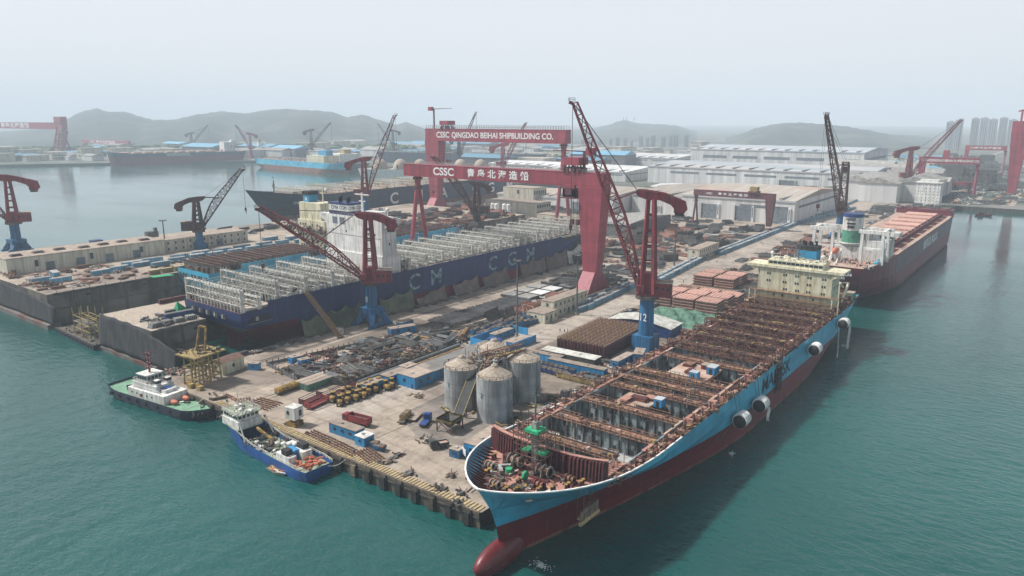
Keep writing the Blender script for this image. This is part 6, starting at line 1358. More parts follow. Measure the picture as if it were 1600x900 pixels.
P = {
 'h1': st('scrap_heap', f_heap, DK + ['rust_dark']), 'h2': st('rusty_scrap_heap', f_heap, ['rust', 'scrap_brown', 'ochre', 'steel_dark'], 60), 'h3': st('pale_scrap_heap', f_heap, ['steel_light', 'steel_grey', 'white', 'scrap_brown'], 62, 3.2, 2.4, 1.3),
 'h4': st('frame_heap', f_heap, ['maroon', 'rust_dark', 'maroon', 'steel_dark'], 64, 3, 3, 2.4), 'h5': st('machine_part_heap', f_heap, ['box_blue', 'steel_grey', 'steel_dark', 'steel_light'], 50, 3.3, 2.6, 1.5), 'h6': st('plank_heap', f_heap, ['deck_tan', 'hatch_pink', 'steel_grey', 'scrap_brown'], 50, 3.6, 2.7, 1.2),  # scrap heaps like those above, differing only in colours and size
 'p1': st('plate_stack', f_plates, ['steel_grey', 'steel_dark']), 'p2': st('plate_stack', f_plates, ['rust', 'primer', 'rust_dark'], 6), 'p3': st('plate_stack', f_plates, ['steel_light', 'steel_grey'], 3, 9, 4),
 'b1': st('beam_stack', f_beams, ['steel_dark', 'steel_grey']), 'b2': st('beam_stack', f_beams, ['rust', 'rust_dark', 'primer'], 14), 'q1': st('pipe_stack', f_pipes, ['steel_dark', 'steel_grey']), 'q2': st('pipe_stack', f_pipes, ['rust', 'ochre', 'primer'], 12),
 'k1': st('hull_block', f_block, ['steel_dark', 'steel_grey']), 'k2': st('rusty_hull_block', f_block, ['rust_dark', 'primer'], 10, 8, 3), 'k3': st('hull_block', f_block, ['steel_grey', 'steel_dark'], 12, 9, 6, 6), 'k4': st('girder_rack', f_block, ['steel_dark', 'steel_grey'], 14, 6, 1.6, 10),
 'c1': st('curved_frame', f_curved, 'steel_dark'), 'g1': st('steel_grid', f_grid, 'steel_dark'),
}
USED = set(); DESC = {'h1': 'dark scrap heap', 'h2': 'rusty ochre scrap heap', 'h3': 'pale grey scrap heap', 'h4': 'dull red frame pile', 'h5': 'blue and grey heap', 'h6': 'tan and pinkish heap', 'p1': 'stack of dark steel plates', 'p2': 'stack of rusty plates', 'p3': 'low stack of pale plates', 'b1': 'stack of dark beams', 'b2': 'stack of rusty beams', 'q1': 'stack of dark pipes', 'q2': 'stack of rusty pipes', 'k1': 'dark ribbed hull block', 'k2': 'rusty ribbed hull block', 'k3': 'tall grey hull block', 'k4': 'long low dark hull block', 'c1': 'upright curved steel frames', 'g1': 'open grid of dark beams'}
CATS = {'h': 'scrap heap', 'p': 'plate stack', 'b': 'beam stack', 'q': 'pipe stack', 'k': 'steel block', 'c': 'steel frame', 'g': 'steel grid'}
SEEN = {}
def put(key, x, y, z=0, rz=0, where='', group=None, sc=None, lab=None):
    o = P[key]
    if key in USED: o = o.copy(); COL.objects.link(o)
    USED.add(key); o.location = (x, y, z); o.rotation_euler = (0, 0, rz)
    if sc: o.scale = sc
    o['label'] = lab or f'{DESC[key]} {where}'.replace(' ,', ','); o['category'] = CATS[key[0]]; o['group'] = group or f'{DESC[key]}s {where}'.replace(' ,', ',')
    return o
def zone(x0, y0, x1, y1, n, keys, where, z=0, seed=1, dmin=3.2, ali=.5, sc=(.8, 1.2), avoid=()):
    r = random.Random(seed); pts = []; t = 0
    while len(pts) < n and t < n * 30:
        t += 1; x, y = r.uniform(x0, x1), r.uniform(y0, y1)
        if any((x - a) ** 2 + (y - b) ** 2 < dmin ** 2 for a, b in pts): continue
        if any(ax0 < x < ax1 and ay0 < y < ay1 for ax0, ay0, ax1, ay1 in avoid): continue
        pts.append((x, y)); k = r.choice(keys); s = r.uniform(*sc)
        ns = 'near' if x < (x0 + x1) / 2 else 'far'; sd = 'left' if y > (y0 + y1) / 2 else 'right'
        put(k, x, y, z, (r.choice((0, PI / 2)) + r.uniform(-.15, .15)) if r.random() < ali else r.uniform(0, 3), f', {ns} {sd} in {where}', None, (s, s * r.uniform(.85, 1.15), s * r.uniform(.8, 1.3)))
H = ['h1', 'h1', 'h2', 'h3', 'h5', 'h4', 'h6', 'h1']
zone(170, 217, 228, 247, 105, H + ['b1', 'p1'], 'the fenced scrap yard', 0, 1, 2.9, .3, avoid=((175, 244, 184, 256), (160, 216, 176, 232)))
zone(178, 230, 196, 252, 14, ['h4', 'h1', 'h6'], 'the dull red pile corner of the scrap yard', 0, 2, 2.6)
zone(205, 232, 232, 243, 24, ['h1', 'h3', 'h2', 'q1'], 'the scrap yard strip by crane 8', 0, 3, 2.5)
zone(228, 214, 256, 236, 30, ['h1', 'b1', 'h5', 'q2', 'p1', 'b1'], 'the yard between scrap and trailers', 0, 5, 3.4)
# scrap yard fence
fe = thing('scrap_fence', 'low dark fence of posts and panels round the scrap yard', 'fence', (0, 0, 0))
for k, (a, b) in enumerate((((166, 232), (170, 258)), ((170, 258), (212, 249)), ((166, 232), (174, 214)), ((174, 213.5), (240, 213.5)))):
    m = MB(); a, b = Vector((*a, 0)), Vector((*b, 0)); n = int((b - a).length / 2.5)
    for i in range(n + 1): q = a.lerp(b, i / n); m.bar(q, q + Vector((0, 0, 2.6)), .28, 'steel_dark')
    m.bar(a + Vector((0, 0, .9)), b + Vector((0, 0, .9)), .12, 'steel_grey', 1.5); m.build('fence_panel', fe)
o = thing('long_pipe', 'long thick grey pipe lying along the blue hut row', 'pipe', (0, 0, 0)); m = MB(); m.tube((178, 210.2, 1.0), (238, 211.5, 1.0), .9, 'steel_grey', n=12); m.build('pipe', o); m = MB()
for k in range(9): m.box(180 + k * 7, 209.5, 0, 180.6 + k * 7, 212, .4, 'timber')
m.build('supports', o); 
for k in range(3):
    o = tag(MB().tube((0, 0, .5), (54, 1, .5), .4, ['ochre', 'rust', 'steel_grey'][k], n=10).build('long_pipe'), ['thin ochre pipe beside the thick grey pipe', 'thin rusty pipe beside the ochre one', 'thin grey pipe nearest the blue hut row'][k], 'pipe', 'thin long pipes'); o.location = (184, 208.6 - k * 1.0, 0)
# special pieces of the scrap yard
m = MB(); m.blob(0, 0, 0, 5.2, 4.2, 2.6, 'steel_dark', 14, 6, .35); o = tag(m.build('tarpaulin_heap'), 'black tarpaulin covered heap in the middle of the scrap yard', 'covered heap'); o.location = (193, 236, 0)
m = MB(); m.blob(0, 0, 0, 5.5, 3.4, 2.6, 'steel_grey', 12, 6, .4); o = tag(m.build('tarpaulin_heap'), 'grey tarpaulin heap beside the gangway foot', 'covered heap'); o.location = (216, 250, 0)
o = thing('propeller', 'old bronze coloured ship propeller lying in the scrap yard', 'propeller', (198, 243, 1.2), 0); m = MB(); m.cyl(0, 0, -.8, 1.2, 1.0, 'dust', .7); m.build('hub', o)
for k in range(4): a = k * PI / 2 + .3; m = MB(); m.blob(2.6 * math.cos(a), 2.6 * math.sin(a), .2, 2.2 if k % 2 else 1.3, 1.3 if k % 2 else 2.2, .25, 'dust', 12, 6); m.build('blade', o)
# quay edge clutter along the navy ship
zone(172, 276, 212, 279.5, 16, ['p1', 'h1', 'b1', 'h3'], 'the dock edge under the navy stern', 0, 7, 3, 1, (.5, .7))
zone(252, 274, 440, 278.5, 30, ['h1', 'h2', 'p3', 'h5', 'b1'], 'the strip in front of the net screens', 0, 8, 4, 1, (.4, .6))
# plate racks and blocks right of the dock
WR = 'the plate yard beside the dock'
for k in range(5):
    for j in range(3): put('k4', 266 + k * 13, 238 + j * 5.2 - k * .3, 0, rnd.uniform(-.05, .05), f', row {j + 1} from the road, {k + 1} from the near end', 'dark rack blocks ' + WR, (1, .95, 1.4))
put('g1', 252, 243.5, 0, .05, 'just right of crane 8', None, (.9, .9, 1))
for k, (x, y) in enumerate(((276, 219), (283, 219.5), (290, 220), (280, 226), (287, 227))): put('c1', x, y, 0, .1 * k - .2, f'number {k + 1} by the tall lamp mast', 'upright curved steel frames by the lamp mast')
pw = []
for k in range(6):
    o = tag(MB().box(0, 0, 0, 10.5, 9.5, 1.5, 'steel_dark').box(.2, .2, 1.5, 10.3, 9.3, 1.75, 'steel_light' if k in (0, 1, 2, 4) else 'hall_white').build('steel_slab'), f'large flat pale steel panel on dark supports, {"row near the dock" if k % 2 == 0 else "row near the road"}, number {k // 2 + 1}', 'steel panel', 'pale steel panels laid out flat'); o.location = (326 + (k // 2) * 12.5, 247.5 - (k % 2) * 10.5, 0)
zone(366, 232, 412, 256, 32, ['p1', 'k4', 'b1', 'q1', 'p1', 'h1'], 'the dark plate field by the gantry', 0, 11, 5, 1)
zone(296, 220, 360, 231, 30, ['b2', 'q2', 'k2', 'b1', 'p2', 'h2'], 'the rusty stock behind the cream offices', 0, 12, 3.6, .9, (.6, .95))
for k in range(3): 
    o = tag(MB().box(0, 0, 0, 18, 5.5, .5, 'steel_light').build('steel_plate'), f'pale flat steel plate on the ground, {("nearest", "middle", "farthest")[k]} of three before the gantry leg', 'steel plate', 'pale plates before the gantry leg'); o.location = (318 + k * 13, 231.5 + (k % 2) * 1.5, 0)
zone(374, 206, 440, 222, 12, ['h1', 'p1', 'h5'], 'the strip right of the gantry leg', 0, 14, 5)
zone(380, 222, 436, 258, 34, ['p1', 'h1', 'k1', 'p3', 'b1'], 'the stock yard behind the gantry leg', 0, 15, 5.5, .9)
# rusty frame stack with rows of spacers
o = thing('frame_stack', 'wide stack of rusty steel frames beside the main road, in front of the blue hall', 'frame stack', (281, 162.5, 0), R(3)); m = MB()
for k in range(15):
    x = -21 + k * 2.9; m.box(x, -11.5, 0, x + .25, 11.5, 6.2, 'maroon')
for k in range(14): m.box(-21.5, -11.8 + k * 1.75, 0, 20, -11.6 + k * 1.75 + .1, 5.6, 'maroon')
m.build('panels', o); m = MB(); rr = random.Random(3)
for k in range(19):
    y = -11.6 + k * 1.28; m.bar((-21.5, y, 6.4), (20, y, 6.4), .32, 'rust' if k % 2 else 'brown_roof')
for k in range(38):
    x = -21 + k * 1.1
    for j in range(19): m.bar((x, -11.6 + j * 1.28, 6.3), (x, -11.6 + j * 1.28, 7.1 + rr.random() * .3), .2, 'rust' if (j + k) % 3 else 'ochre')
m.build('rails', o)
# blue arched hall
o = thing('storage_hall', 'blue hall with a shallow arched grey roof behind crane 12 post', 'hall', (313, 158, 0), R(3)); m = MB(); prof = [(-11, 0)] + [(-11 + 22 * i / 8, 4.5 + 2.2 * math.sin(PI * i / 8)) for i in range(9)] + [(11, 0)]
m.ex([(y * 1.5, z) for y, z in prof], 'x', -7, 7, 'deep_blue'); m.build('wall', o); m = MB(); m.add([(sx * 7.4, (-11.2 + 22.4 * i / 8) * 1.5, 4.7 + 2.25 * math.sin(PI * i / 8)) for sx in (-1, 1) for i in range(9)], [(i, i + 1, i + 10, i + 9) for i in range(8)], 'lash_white'); m.build('roof', o)
# green covered heaps
gp = thing('covered_stockpile', 'large heap under green netting inside a low concrete pen', 'stockpile', (345, 152, 0)); m = MB(); rr = random.Random(9); n = 26; vs = []
for i in range(n + 1):
    for j in range(n + 1):
        x, y = -24 + 44 * i / n, -15 + 36 * j / n; e = math.sin(PI * i / n) * math.sin(PI * j / n); vs.append((x * .8, y, max(0, e) ** .5 * (2.6 + 1.5 * math.sin(i * .7) * math.cos(j * .9) + rr.uniform(-.4, .4))))
m.add(vs, [(i * (n + 1) + j, (i + 1) * (n + 1) + j, (i + 1) * (n + 1) + j + 1, i * (n + 1) + j + 1) for i in range(n) for j in range(n)], 'green_grey'); m.build('net_cover', gp); m = MB()
for a, b in (((-22, -16), (18, -16)), ((-22, 23), (18, 23)), ((-22, -16), (-22, 23)), ((18, -16), (18, 23))): m.bar((*a, .9), (*b, .9), .5, 'concrete_grey', 1.8)
m.build('pen_wall', gp)
zone(322, 168, 342, 182, 10, ['h6', 'h1', 'h5'], 'the pen beside the green netting', 0, 21, 3.5)
# pink hatch covers stacked
def hstack(x, y, n, lab, c='hatch_pink', L=12, W=12):
    o = thing('hatch_cover_stack', lab, 'hatch cover stack', (x, y, 0), R(3), 'stacked pink hatch covers'); 
    for k in range(n): m = MB(); m.box(-L / 2, -W / 2, .3 + k * 1.6, L / 2, W / 2, .3 + k * 1.6 + .8, 'rust_dark'); m.box(-L / 2 + .1, -W / 2 + .1, .3 + k * 1.6 + .8, L / 2 - .1, W / 2 - .1, .3 + k * 1.6 + 1.15, c); m.build('cover', o)
    m = MB()
    for i in range(7):
        for j in range(6): m.cb(-L / 2 + (i + .5) * L / 7, -W / 2 + (j + .5) * W / 6, .3 + n * 1.6 - .3, .4, .4, .25, 'primer')
    for s1 in (-1, 1):
        for s2 in (-1, 1): m.cb(s1 * L * .4, s2 * W * .4, n * .8, .7, .7, n * 1.6, 'steel_dark')
    m.build('cleats', o)
NM = ['first', 'second', 'third']
for r_ in range(3):
    for c_ in range(3): hstack(368 + r_ * 13.5, 174 - c_ * 13.2 - r_ * .5, 4 if r_ < 2 else 3, f'pink hatch cover stack, {NM[c_]} from the road in the {NM[r_]} row from crane 12')
for k in range(4): hstack(430 + (k // 2) * 13.5, 176 - (k % 2) * 13.5, 4, f'pink hatch cover stack behind the cream deckhouse, {("near left", "near right", "far left", "far right")[k]} of four')
for k in range(3): put('q2', 410, 176 - k * 11, 0, PI / 2 + .05, f'number {k + 1} from the road beside the deckhouse', 'long rusty pipes beside the deckhouse', (1.4, 1.4, 1.2))
zone(236, 121, 262, 150, 34, ['h1', 'h6', 'h3', 'p1', 'h2'], 'the junk yard behind the silos', 0, 31, 3, .3, (.7, .95))
zone(206, 120, 236, 142, 44, ['h1', 'h3', 'h1', 'q1', 'h2'], 'the dark drum yard right of the silos', 0, 32, 2.7, .4, (.6, .9), avoid=((226, 130, 236, 155),))
zone(392, 118, 500, 180, 40, ['b1', 'h2', 'p2', 'h1', 'k4'], 'the narrow yard behind the deckhouse', 0, 33, 6, .9, avoid=((400, 155, 452, 185),))
zone(500, 120, 760, 186, 95, ['p1', 'b2', 'k2', 'p3', 'b1', 'k4', 'h5', 'p2'], 'the stock yard beside the red ship', 0, 34, 7, .95, (1, 1.6))
zone(770, 118, 1000, 180, 60, ['p1', 'p3', 'b1', 'k4', 'h5'], 'the far quay beside the red ship bow', 0, 35, 8, .95, (1.2, 2))
zone(440, 222, 640, 300, 95, ['k3', 'k1', 'k2', 'h6', 'k4', 'h5', 'b2', 'p3', 'h2', 'p2'], 'the dark block yard between the two gantries', 0, 36, 7, .8, (1, 1.5), avoid=((430, 276, 516, 420),))
zone(645, 225, 705, 300, 22, ['k1', 'h5', 'p3', 'k4'], 'the yard in front of the hall doors', 0, 37, 8, .8, (1, 1.4))
zone(450, 300, 700, 420, 70, ['k1', 'h5', 'p3', 'k2', 'h3', 'p1', 'h6'], 'the open yard beyond the navy bow', 0, 38, 9, .6, (1.2, 1.9), avoid=((430, 276, 516, 420),))
zone(565, 420, 760, 588, 85, ['k1', 'p3', 'h6', 'k2', 'h4', 'h3', 'h5'], 'the quay between the two lettered ships', 0, 39, 9, .6, (1.3, 2.2))
# pier 1 top
z1 = 11.9
m = MB(); m.poly([(147.5, 322, z1 + .006), (172, 333.5, z1 + .006), (260, 334, z1 + .006), (260, 351, z1 + .006), (147.5, 351, z1 + .006)], 'dust'); struct(m, 'dock_pier_sand_ground')
o = thing('container', 'long dark container lying on the near dock pier', 'container', (166, 318, z1), R(-4)); m = MB(); m.box(-6.5, -1.3, 0, 6.5, 1.3, 2.7, 'deep_blue'); m.build('body', o); m = MB(); m.box(-6.6, -1.4, 2.7, 6.6, 1.4, 2.85, 'steel_grey'); m.build('roof', o)
for k, (x, y) in enumerate(((151, 311), (156.5, 311), (162, 311), (167.5, 311))):
    o = thing('keel_support', f'grey trapezoid dock block, number {k + 1} from the pier end', 'dock block', (x, y, z1), R(10 - 6 * k), 'trapezoid dock blocks'); m = MB(); m.ex([(-2.6, 0), (2.6, 0), (2.0, 1.9), (-1.6, 1.9)], 'y', -1.5, 1.5, 'steel_grey'); m.build('frame', o); m = MB()
    for q in range(5): m.box(-1.7 + q * .8, -1.55, .3, -1.4 + q * .8, 1.55, 2.0, 'steel_light')
    m.build('slats', o)
zone(150, 308, 172, 330, 16, ['h1', 'p1', 'b1', 'h5', 'h3'], 'the near dock pier beside the navy stern', z1, 41, 3.2, .9, (.5, .8))
zone(150, 311, 162, 314, 3, ['b1', 'p1'], 'the end of the near dock pier', z1, 42, 3, 1, (.6, .8))
for k in range(7): 
    o = tag(MB().box(0, 0, 0, 6.6, 1.8, 2.2, 'maroon').build('support_beam'), f'dull maroon beam along the far edge of the near pier, number {k + 1} from its end', 'beam', 'maroon beams on the near pier'); o.location = (173 + k * 7.2, 348.2, z1); o.rotation_euler.z = .01
for k, (x, y) in enumerate(((190, 340), (203, 342))): o = tag(MB().box(0, 0, 0, .9, 3.2, 2.2, 'maroon').build('support_beam'), ['upright maroon block standing on the pale pier surface, left one', 'upright maroon block standing on the pale pier surface, right one'][k], 'block', 'upright maroon blocks'); o.location = (x, y, z1)
m = MB(); m.add([(0, 0, 0), (6, 0, 0), (6, 5, 0), (0, 5, 0), (1, 2, 5)], [(0, 1, 4), (1, 2, 4), (2, 3, 4), (3, 0, 4), (3, 2, 1, 0)], 'green_net'); o = tag(m.build('green_sheet'), 'bright green net sheet under the navy stern', 'net sheet'); o.location = (170, 326, z1 + .05)
m = MB(); m.cb(0, 0, .5, 12, 5, .3, 'green_net', 0, .05); o = tag(m.build('green_sheet'), 'bright green sheet under the stern of the light blue ship', 'net sheet'); o.location = (206, 409, 12.4)
# black netting over the pier ends, with pontoon steps
def curtain(x, y0, y1, zt0, zt1, zb, lab, wrap=None):
    m = MB(); n = 40; vs = []; r = random.Random(int(y0))
    for i in range(n + 1):
        f = i / n; y = y0 + (y1 - y0) * f; zt = zt0 + (zt1 - zt0) * max(0, (f - .45) / .55) ** 1.2 + math.sin(i * .9) * .18
        for k in range(9): g = k / 8; vs.append((x - .5 - .35 * math.sin(i * .8 + k * .5) - (1 - g) * .9, y, zb + (zt - zb) * g))
    m.add(vs, [(i * 9 + k, (i + 1) * 9 + k, (i + 1) * 9 + k + 1, i * 9 + k + 1) for i in range(n) for k in range(8)], 'net_black'); o = m.build('netting_curtain', smooth=True); md = o.modifiers.new('thickness', 'SOLIDIFY'); md.thickness = .15; tag(o, lab, 'netting', 'black netting over the pier ends')
curtain(146.5, 352.3, 285, 12.6, 7.0, -2.4, 'black netting hung over the end of the nearer dock pier'); curtain(146.5, 585, 401, 13.2, 8, -1.9, 'black netting hung over the end of the outer dock pier')
for yy, zz, nm, xe in ((306, 11.9, 'near pier', 172), (412, 12.5, 'outer pier', 430)):
    o = thing('dock_edge_beam', f'dark girder and rail along the inner edge of the {nm}', 'edge beam', (0, 0, 0)); m = MB(); m.box(150, yy - .7, zz - .9, xe, yy + .4, zz + .3, 'steel_dark'); K_ = int((xe - 150) / 8.2)
    for k in range(K_): m.box(152 + k * 8.2, yy - 1.3, zz - .6, 154 + k * 8.2, yy - .7, zz + .2, 'steel_dark'); m.bar((152 + k * 8.2, yy + 1, zz), (152 + k * 8.2, yy + 1, zz + 1.4), .2, 'rust_dark')
    m.build('girder', o); m = MB(); m.box(150, yy - .35, zz - 8.4, xe, yy, zz - 8.0, 'steel_dark')
    for k in (0, 1, 2, 5, 9, 14, 20):
        if 160 + k * 13 < xe: m.box(160 + k * 13, yy - .35, -4, 161 + k * 13, yy, zz - 1, 'steel_dark')
    for k in range(7):
        if 173 + k * 30 < xe or k == 0: m.box(166 + k * 30, yy - .3, zz - 3.6, 168 + k * 30, yy, zz - 2.6, 'dark_hole')
    m.build('wall_bracing', o)
# pier 2 top
zone(415, 414, 555, 500, 75, ['k2', 'h4', 'k1', 'b2', 'h4'], 'the dull red stock behind the navy ship', 12.5, 61, 6, .8, (1, 1.6))
zone(340, 414, 415, 440, 20, ['h4', 'k2', 'b2'], 'the pier beyond the light blue ship', 12.5, 62, 5, .8, (.8, 1.2))
z2 = 12.5
for k, (xy, L, h, lab, fl) in enumerate((((200, 494), 92, 9.0, 'long cream workshop with big doors on the outer pier', 1), ((278, 491), 62, 8.0, 'cream workshop wing with upper windows, right of the long one', 2))):
    o = office(xy, L, 26 if k == 0 else 20, h, lab, fl, rz=R(-1.5), roof='brown_roof', nw=(3 if k == 0 else 12), ww=(2 if k == 0 else 1.2)); o.location.z = z2
    for q in range(4 if k == 0 else 2): m = MB(); m.box(-L / 2 + 20 + q * 17, -(13.1 if k == 0 else 10.1), 0, -L / 2 + 25 + q * 17, -(12.98 if k == 0 else 9.98), 5, 'stripe_grey'); m.build('door', o)
ob = 'light blue boxes on the outer pier'
for k, (x, y, rz) in enumerate(((158, 448, 3), (165, 440, 2), (188, 444, 4), (200, 447, 3), (214, 449, 2), (222, 441, 3), (236, 447, -2), (250, 448, 0), (262, 446, 0), (276, 445, 0), (290, 446, -2), (302, 444, -2), (170, 460, 80), (318, 452, 5), (334, 462, 5), (330, 446, 0))):
    c = dup(proto, (x, y, z2), R(rz), f'light blue box container on the outer pier, number {k + 1} counted from the water end', ob); c.scale = (1.35, 1.5, 1.0)
py2 = container(c='ochre', L=6.2, label='ochre container on the outer pier edge, nearest the water end', xy=(207, 419), z=z2, rz=R(-1), group='ochre containers on the outer pier edge', roof='timber')
for k in range(1, 8): dup(py2, (207 + k * 7.6, 419 - k * .1, z2), R(rnd.uniform(-3, 3)), f'ochre container on the outer pier edge, number {k + 1} from the water end')
zone(150, 420, 205, 472, 48, ['h1', 'h3', 'h6', 'b2', 'p2'], 'the cluttered end of the outer pier', z2, 51, 4, .7, (.7, 1))
for k in range(7):
    o = tag(MB().box(-3, -2, 0, 3, 2, .7, 'rust_dark').box(-2.4, -1.4, .7, 2.4, 1.4, 1.3, 'steel_grey').build('roof_fan'), f'dark fan housing on the long workshop roof, number {k + 1} from the water end', 'fan housing', 'fan housings on the workshop roof'); o.location = (162 + k * 12.5, 492 + (k % 3) * 2 - 1 - k * .3, z2 + 9.2)
for k, (x, y) in enumerate(((212, 456), (226, 458), (243, 456), (258, 457), (272, 455), (288, 456), (305, 455), (322, 472), (345, 458), (352, 470))):
    c = dup(proto, (x, y, z2), R((k * 37) % 12 - 6), f'light blue box container by the outer workshops, number {k + 1} counted from the water end', ob); c.scale = (1.5, 1.6, 1.0)
zone(150, 505, 240, 548, 40, ['b2', 'h1', 'p2', 'h6', 'h3', 'b1'], 'the outer pier behind the workshop', z2, 52, 5, .8, (.9, 1.3))
zone(240, 505, 500, 545, 26, ['p1', 'b1', 'h5', 'k4'], 'the open far pier surface', z2, 53, 9, .8, (.9, 1.4))
zone(210, 424, 350, 444, 55, ['h1', 'h3', 'p1', 'h5'], 'the strip before the outer workshops', z2, 54, 4, .8, (.6, .9))
for k in range(6):
    m = MB(); m.truss((0, 0, 1), (14, 0, 3), 1.6, 1.6, 7, .3, 'rust'); o = tag(m.build('steel_truss'), f'rusty leaning lattice truss at the outer pier end, {k + 1} from the camera', 'truss', 'rusty trusses at the pier end'); o.location = (151 + k * .8, 470 + k * 7, z2 - 1); o.rotation_euler.z = 1.1 - k * .1
m = MB(); m.cb(0, 0, 1.6, 7, 6, 3.2, 'deep_blue'); o = tag(m.build('machine_box'), 'dark blue machine box at the far edge of the outer pier', 'machine'); o.location = (235, 556, z2)
m = MB(); m.cb(0, 0, 3.5, 8, 5, 7, 'steel_grey'); m.cb(3, 0, 8, 2, 2, 3, 'steel_grey'); o = tag(m.build('winch_house'), 'dark machinery silhouette on the far edge of the outer pier', 'machine'); o.location = (*at(238, 376, z2), z2)
# lamp masts
def mast(px, py, h, lab, z=0, n=6):
    x, y = at(px, py, z); o = thing('lamp_mast', lab, 'lamp mast', (x, y, z), 0, 'tall lamp masts'); m = MB(); m.tube((0, 0, 0), (0, 0, h), .55, 'steel_grey', .28, 10); m.cyl(0, 0, 0, 1.2, 1.1, 'concrete_grey', n=8); m.build('pole', o)
    m = MB(); m.tube((0, 0, h - .4), (0, 0, h - .1), 2.0, 'steel_dark', n=12); m.build('ring', o)
    for k in range(n): a = 2 * PI * k / n; m = MB(); m.cb(2.2 * math.cos(a), 2.2 * math.sin(a), h - .1, .9, .7, .5, 'steel_dark', a); m.build('floodlight', o)
mast(808, 528, 37, 'tall lamp mast by the curved frames in the middle of the yard'); mast(901, 492, 32, 'lamp mast standing against the cream offices'); mast(1053, 422, 33, 'slim lamp mast behind crane 12 tower'); mast(259, 392, 21, 'lamp mast on the outer pier left of the dark crane', z2); mast(1285, 352, 14, 'short lamp mast at the long wall of the white hall')
# bits on the open quay
m = MB(); 
AN = thing('anchor', 'large dark ship anchor lying near the tug', 'anchor', (*at(343, 624), 0), R(75)); m.bar((0, 0, .5), (7, 0, .5), .6, 'scrap_brown'); m.bar((0, -2.2, .6), (0, 2.2, .6), .8, 'scrap_brown'); m.bar((0, 2.2, .6), (1.8, 3.0, .5), .7, 'scrap_brown'); m.bar((0, -2.2, .6), (1.8, -3.0, .5), .7, 'scrap_brown'); m.build('body', AN)
def chain(pts, lab, wd=4, n=4):
    m = MB(); r = random.Random(int(pts[0][0]))
    for k in range(n * 2):
        off = -wd / 2 + wd * k / (n * 2 - 1)
        for (x0, y0), (x1, y1) in zip(pts, pts[1:]):
            L_ = math.hypot(x1 - x0, y1 - y0); q = int(L_ / .9)
            for i in range(q): f = i / q; nx, ny = -(y1 - y0) / L_, (x1 - x0) / L_; m.cb(x0 + (x1 - x0) * f + nx * off, y0 + (y1 - y0) * f + ny * off, .25 + r.random() * .15, .66, .42, .4, 'rust', math.atan2(y1 - y0, x1 - x0) + (.4 if i % 2 else -.4))
    return tag(m.build('anchor_chain'), lab, 'anchor chain', 'heavy anchor chains laid on the quay')
chain([at(372, 630), at(395, 627), at(432, 637)], 'heavy chain laid out in rows between the tug and the workboat', 7, 3); chain([at(352, 617), at(375, 629)], 'single run of chain joining the anchor to the laid out rows', 1, 1)
chain([at(484, 676), at(520, 692), at(560, 712)], 'long chain heap along the quay edge right of the workboat', 3.4, 2); chain([at(566, 704), at(590, 722)], 'tangled chain heap by the kink in the painted kerb', 5, 3)
def misc(px, py, lab, seed, ms, n=14, s=1.3, name='debris_pile', h=.8): m = MB(); f_heap(m, random.Random(seed), ms, n, s, s, h); o = tag(m.build(name), lab, 'debris'); o.location = (*at(px, py), 0); return o
for k, (px, py, lab, s) in enumerate(((608, 722, 'small dark scrap pile near the quay edge', 2), (640, 742, 'low tangle of rods in the middle of the open quay', 1.6), (622, 712, 'thin wire tangle on the open quay', 1.2), (690, 765, 'small machine near the painted kerb', 1.3), (706, 745, 'small dark spool close to the bow', 1), (722, 772, 'dark bits beside the corner of the quay', 1.4), (715, 788, 'blue and dark bits at the quay corner', 1.5), (498, 560, 'timber bits near the fence', 2), (668, 690, 'coal dust clods beside the hopper', 2.5), (655, 620, 'ochre machine parts left of the silos', 2.6), (700, 640, 'ochre pump at the foot of the left silo', 2))): misc(px, py, lab, k, ['steel_dark', 'scrap_brown', 'rust_dark', 'ochre' if 'ochre' in lab else 'steel_grey'], 16, s)
o = thing('notice_board', 'white notice board on posts beside the big blue hut', 'notice board', (*at(725, 716), 0), R(-25)); m = MB(); m.box(-.1, -1.5, 1.2, .1, 1.5, 3.2, 'sign_white'); m.build('board', o); m = MB()
for y in (-1.5, 1.5): m.bar((0, y, 0), (0, y, 3.3), .14, 'steel_grey')
m.build('post', o)
o = thing('frame_gantry', 'yellow braced launching frame on the quay beside the dock mouth', 'steel frame', (*at(318, 597), 0), R(8)); m = MB()
for x in (-5, 0, 5):
    for y in (-4.5, 0, 4.5): m.bar((x, y, 0), (x * .9, y * .9, 12), .55, 'ochre')
for z in (3, 7, 11.5):
    for x in (-5, 0, 5): m.bar((x, -4.5, z), (x, 4.5, z), .4, 'ochre')
    for y in (-4.5, 0, 4.5): m.bar((-5, y, z), (5, y, z), .4, 'ochre')
for y in (-4.5, 0, 4.5): m.bar((-5, y, 0), (5, y, 7), .3, 'yellow'); m.bar((5, y, 3), (-5, y, 11), .3, 'ochre')
m.build('legs', o); m = MB(); m.box(-7, -6, 12, 7, 6, 12.5, 'ochre'); clutter(m, -6, 6, -5, 5, 12.5, 26, ['ochre', 'scrap_brown', 'steel_dark'], 5, 2); m.build('platform', o); m = MB()
for y in (-1.8, 1.8): m.bar((0, y * 1.4, 12.5), (2, y, 22), .7, 'yellow')
m.bar((2, -1.8, 22), (2, 1.8, 22), .7, 'yellow'); m.build('mast_frame', o)
for k in range(4): m = MB(); m.box(-1, -.9, 0, 1, .9, 1.7, 'yellow' if k % 2 else 'ochre'); q = m.build('counterweight', o); q.location = (-6.5 + (k % 2) * 1.5, -6.5 + k * 2.6, 0)
o = thing('steel_comb', 'yellow toothed steel girder lying beside the green containers', 'girder', (159.5, 226.5, 0), R(4)); m = MB(); m.box(-7.5, -1.2, .6, 7.5, 1.2, 1.2, 'steel_dark')
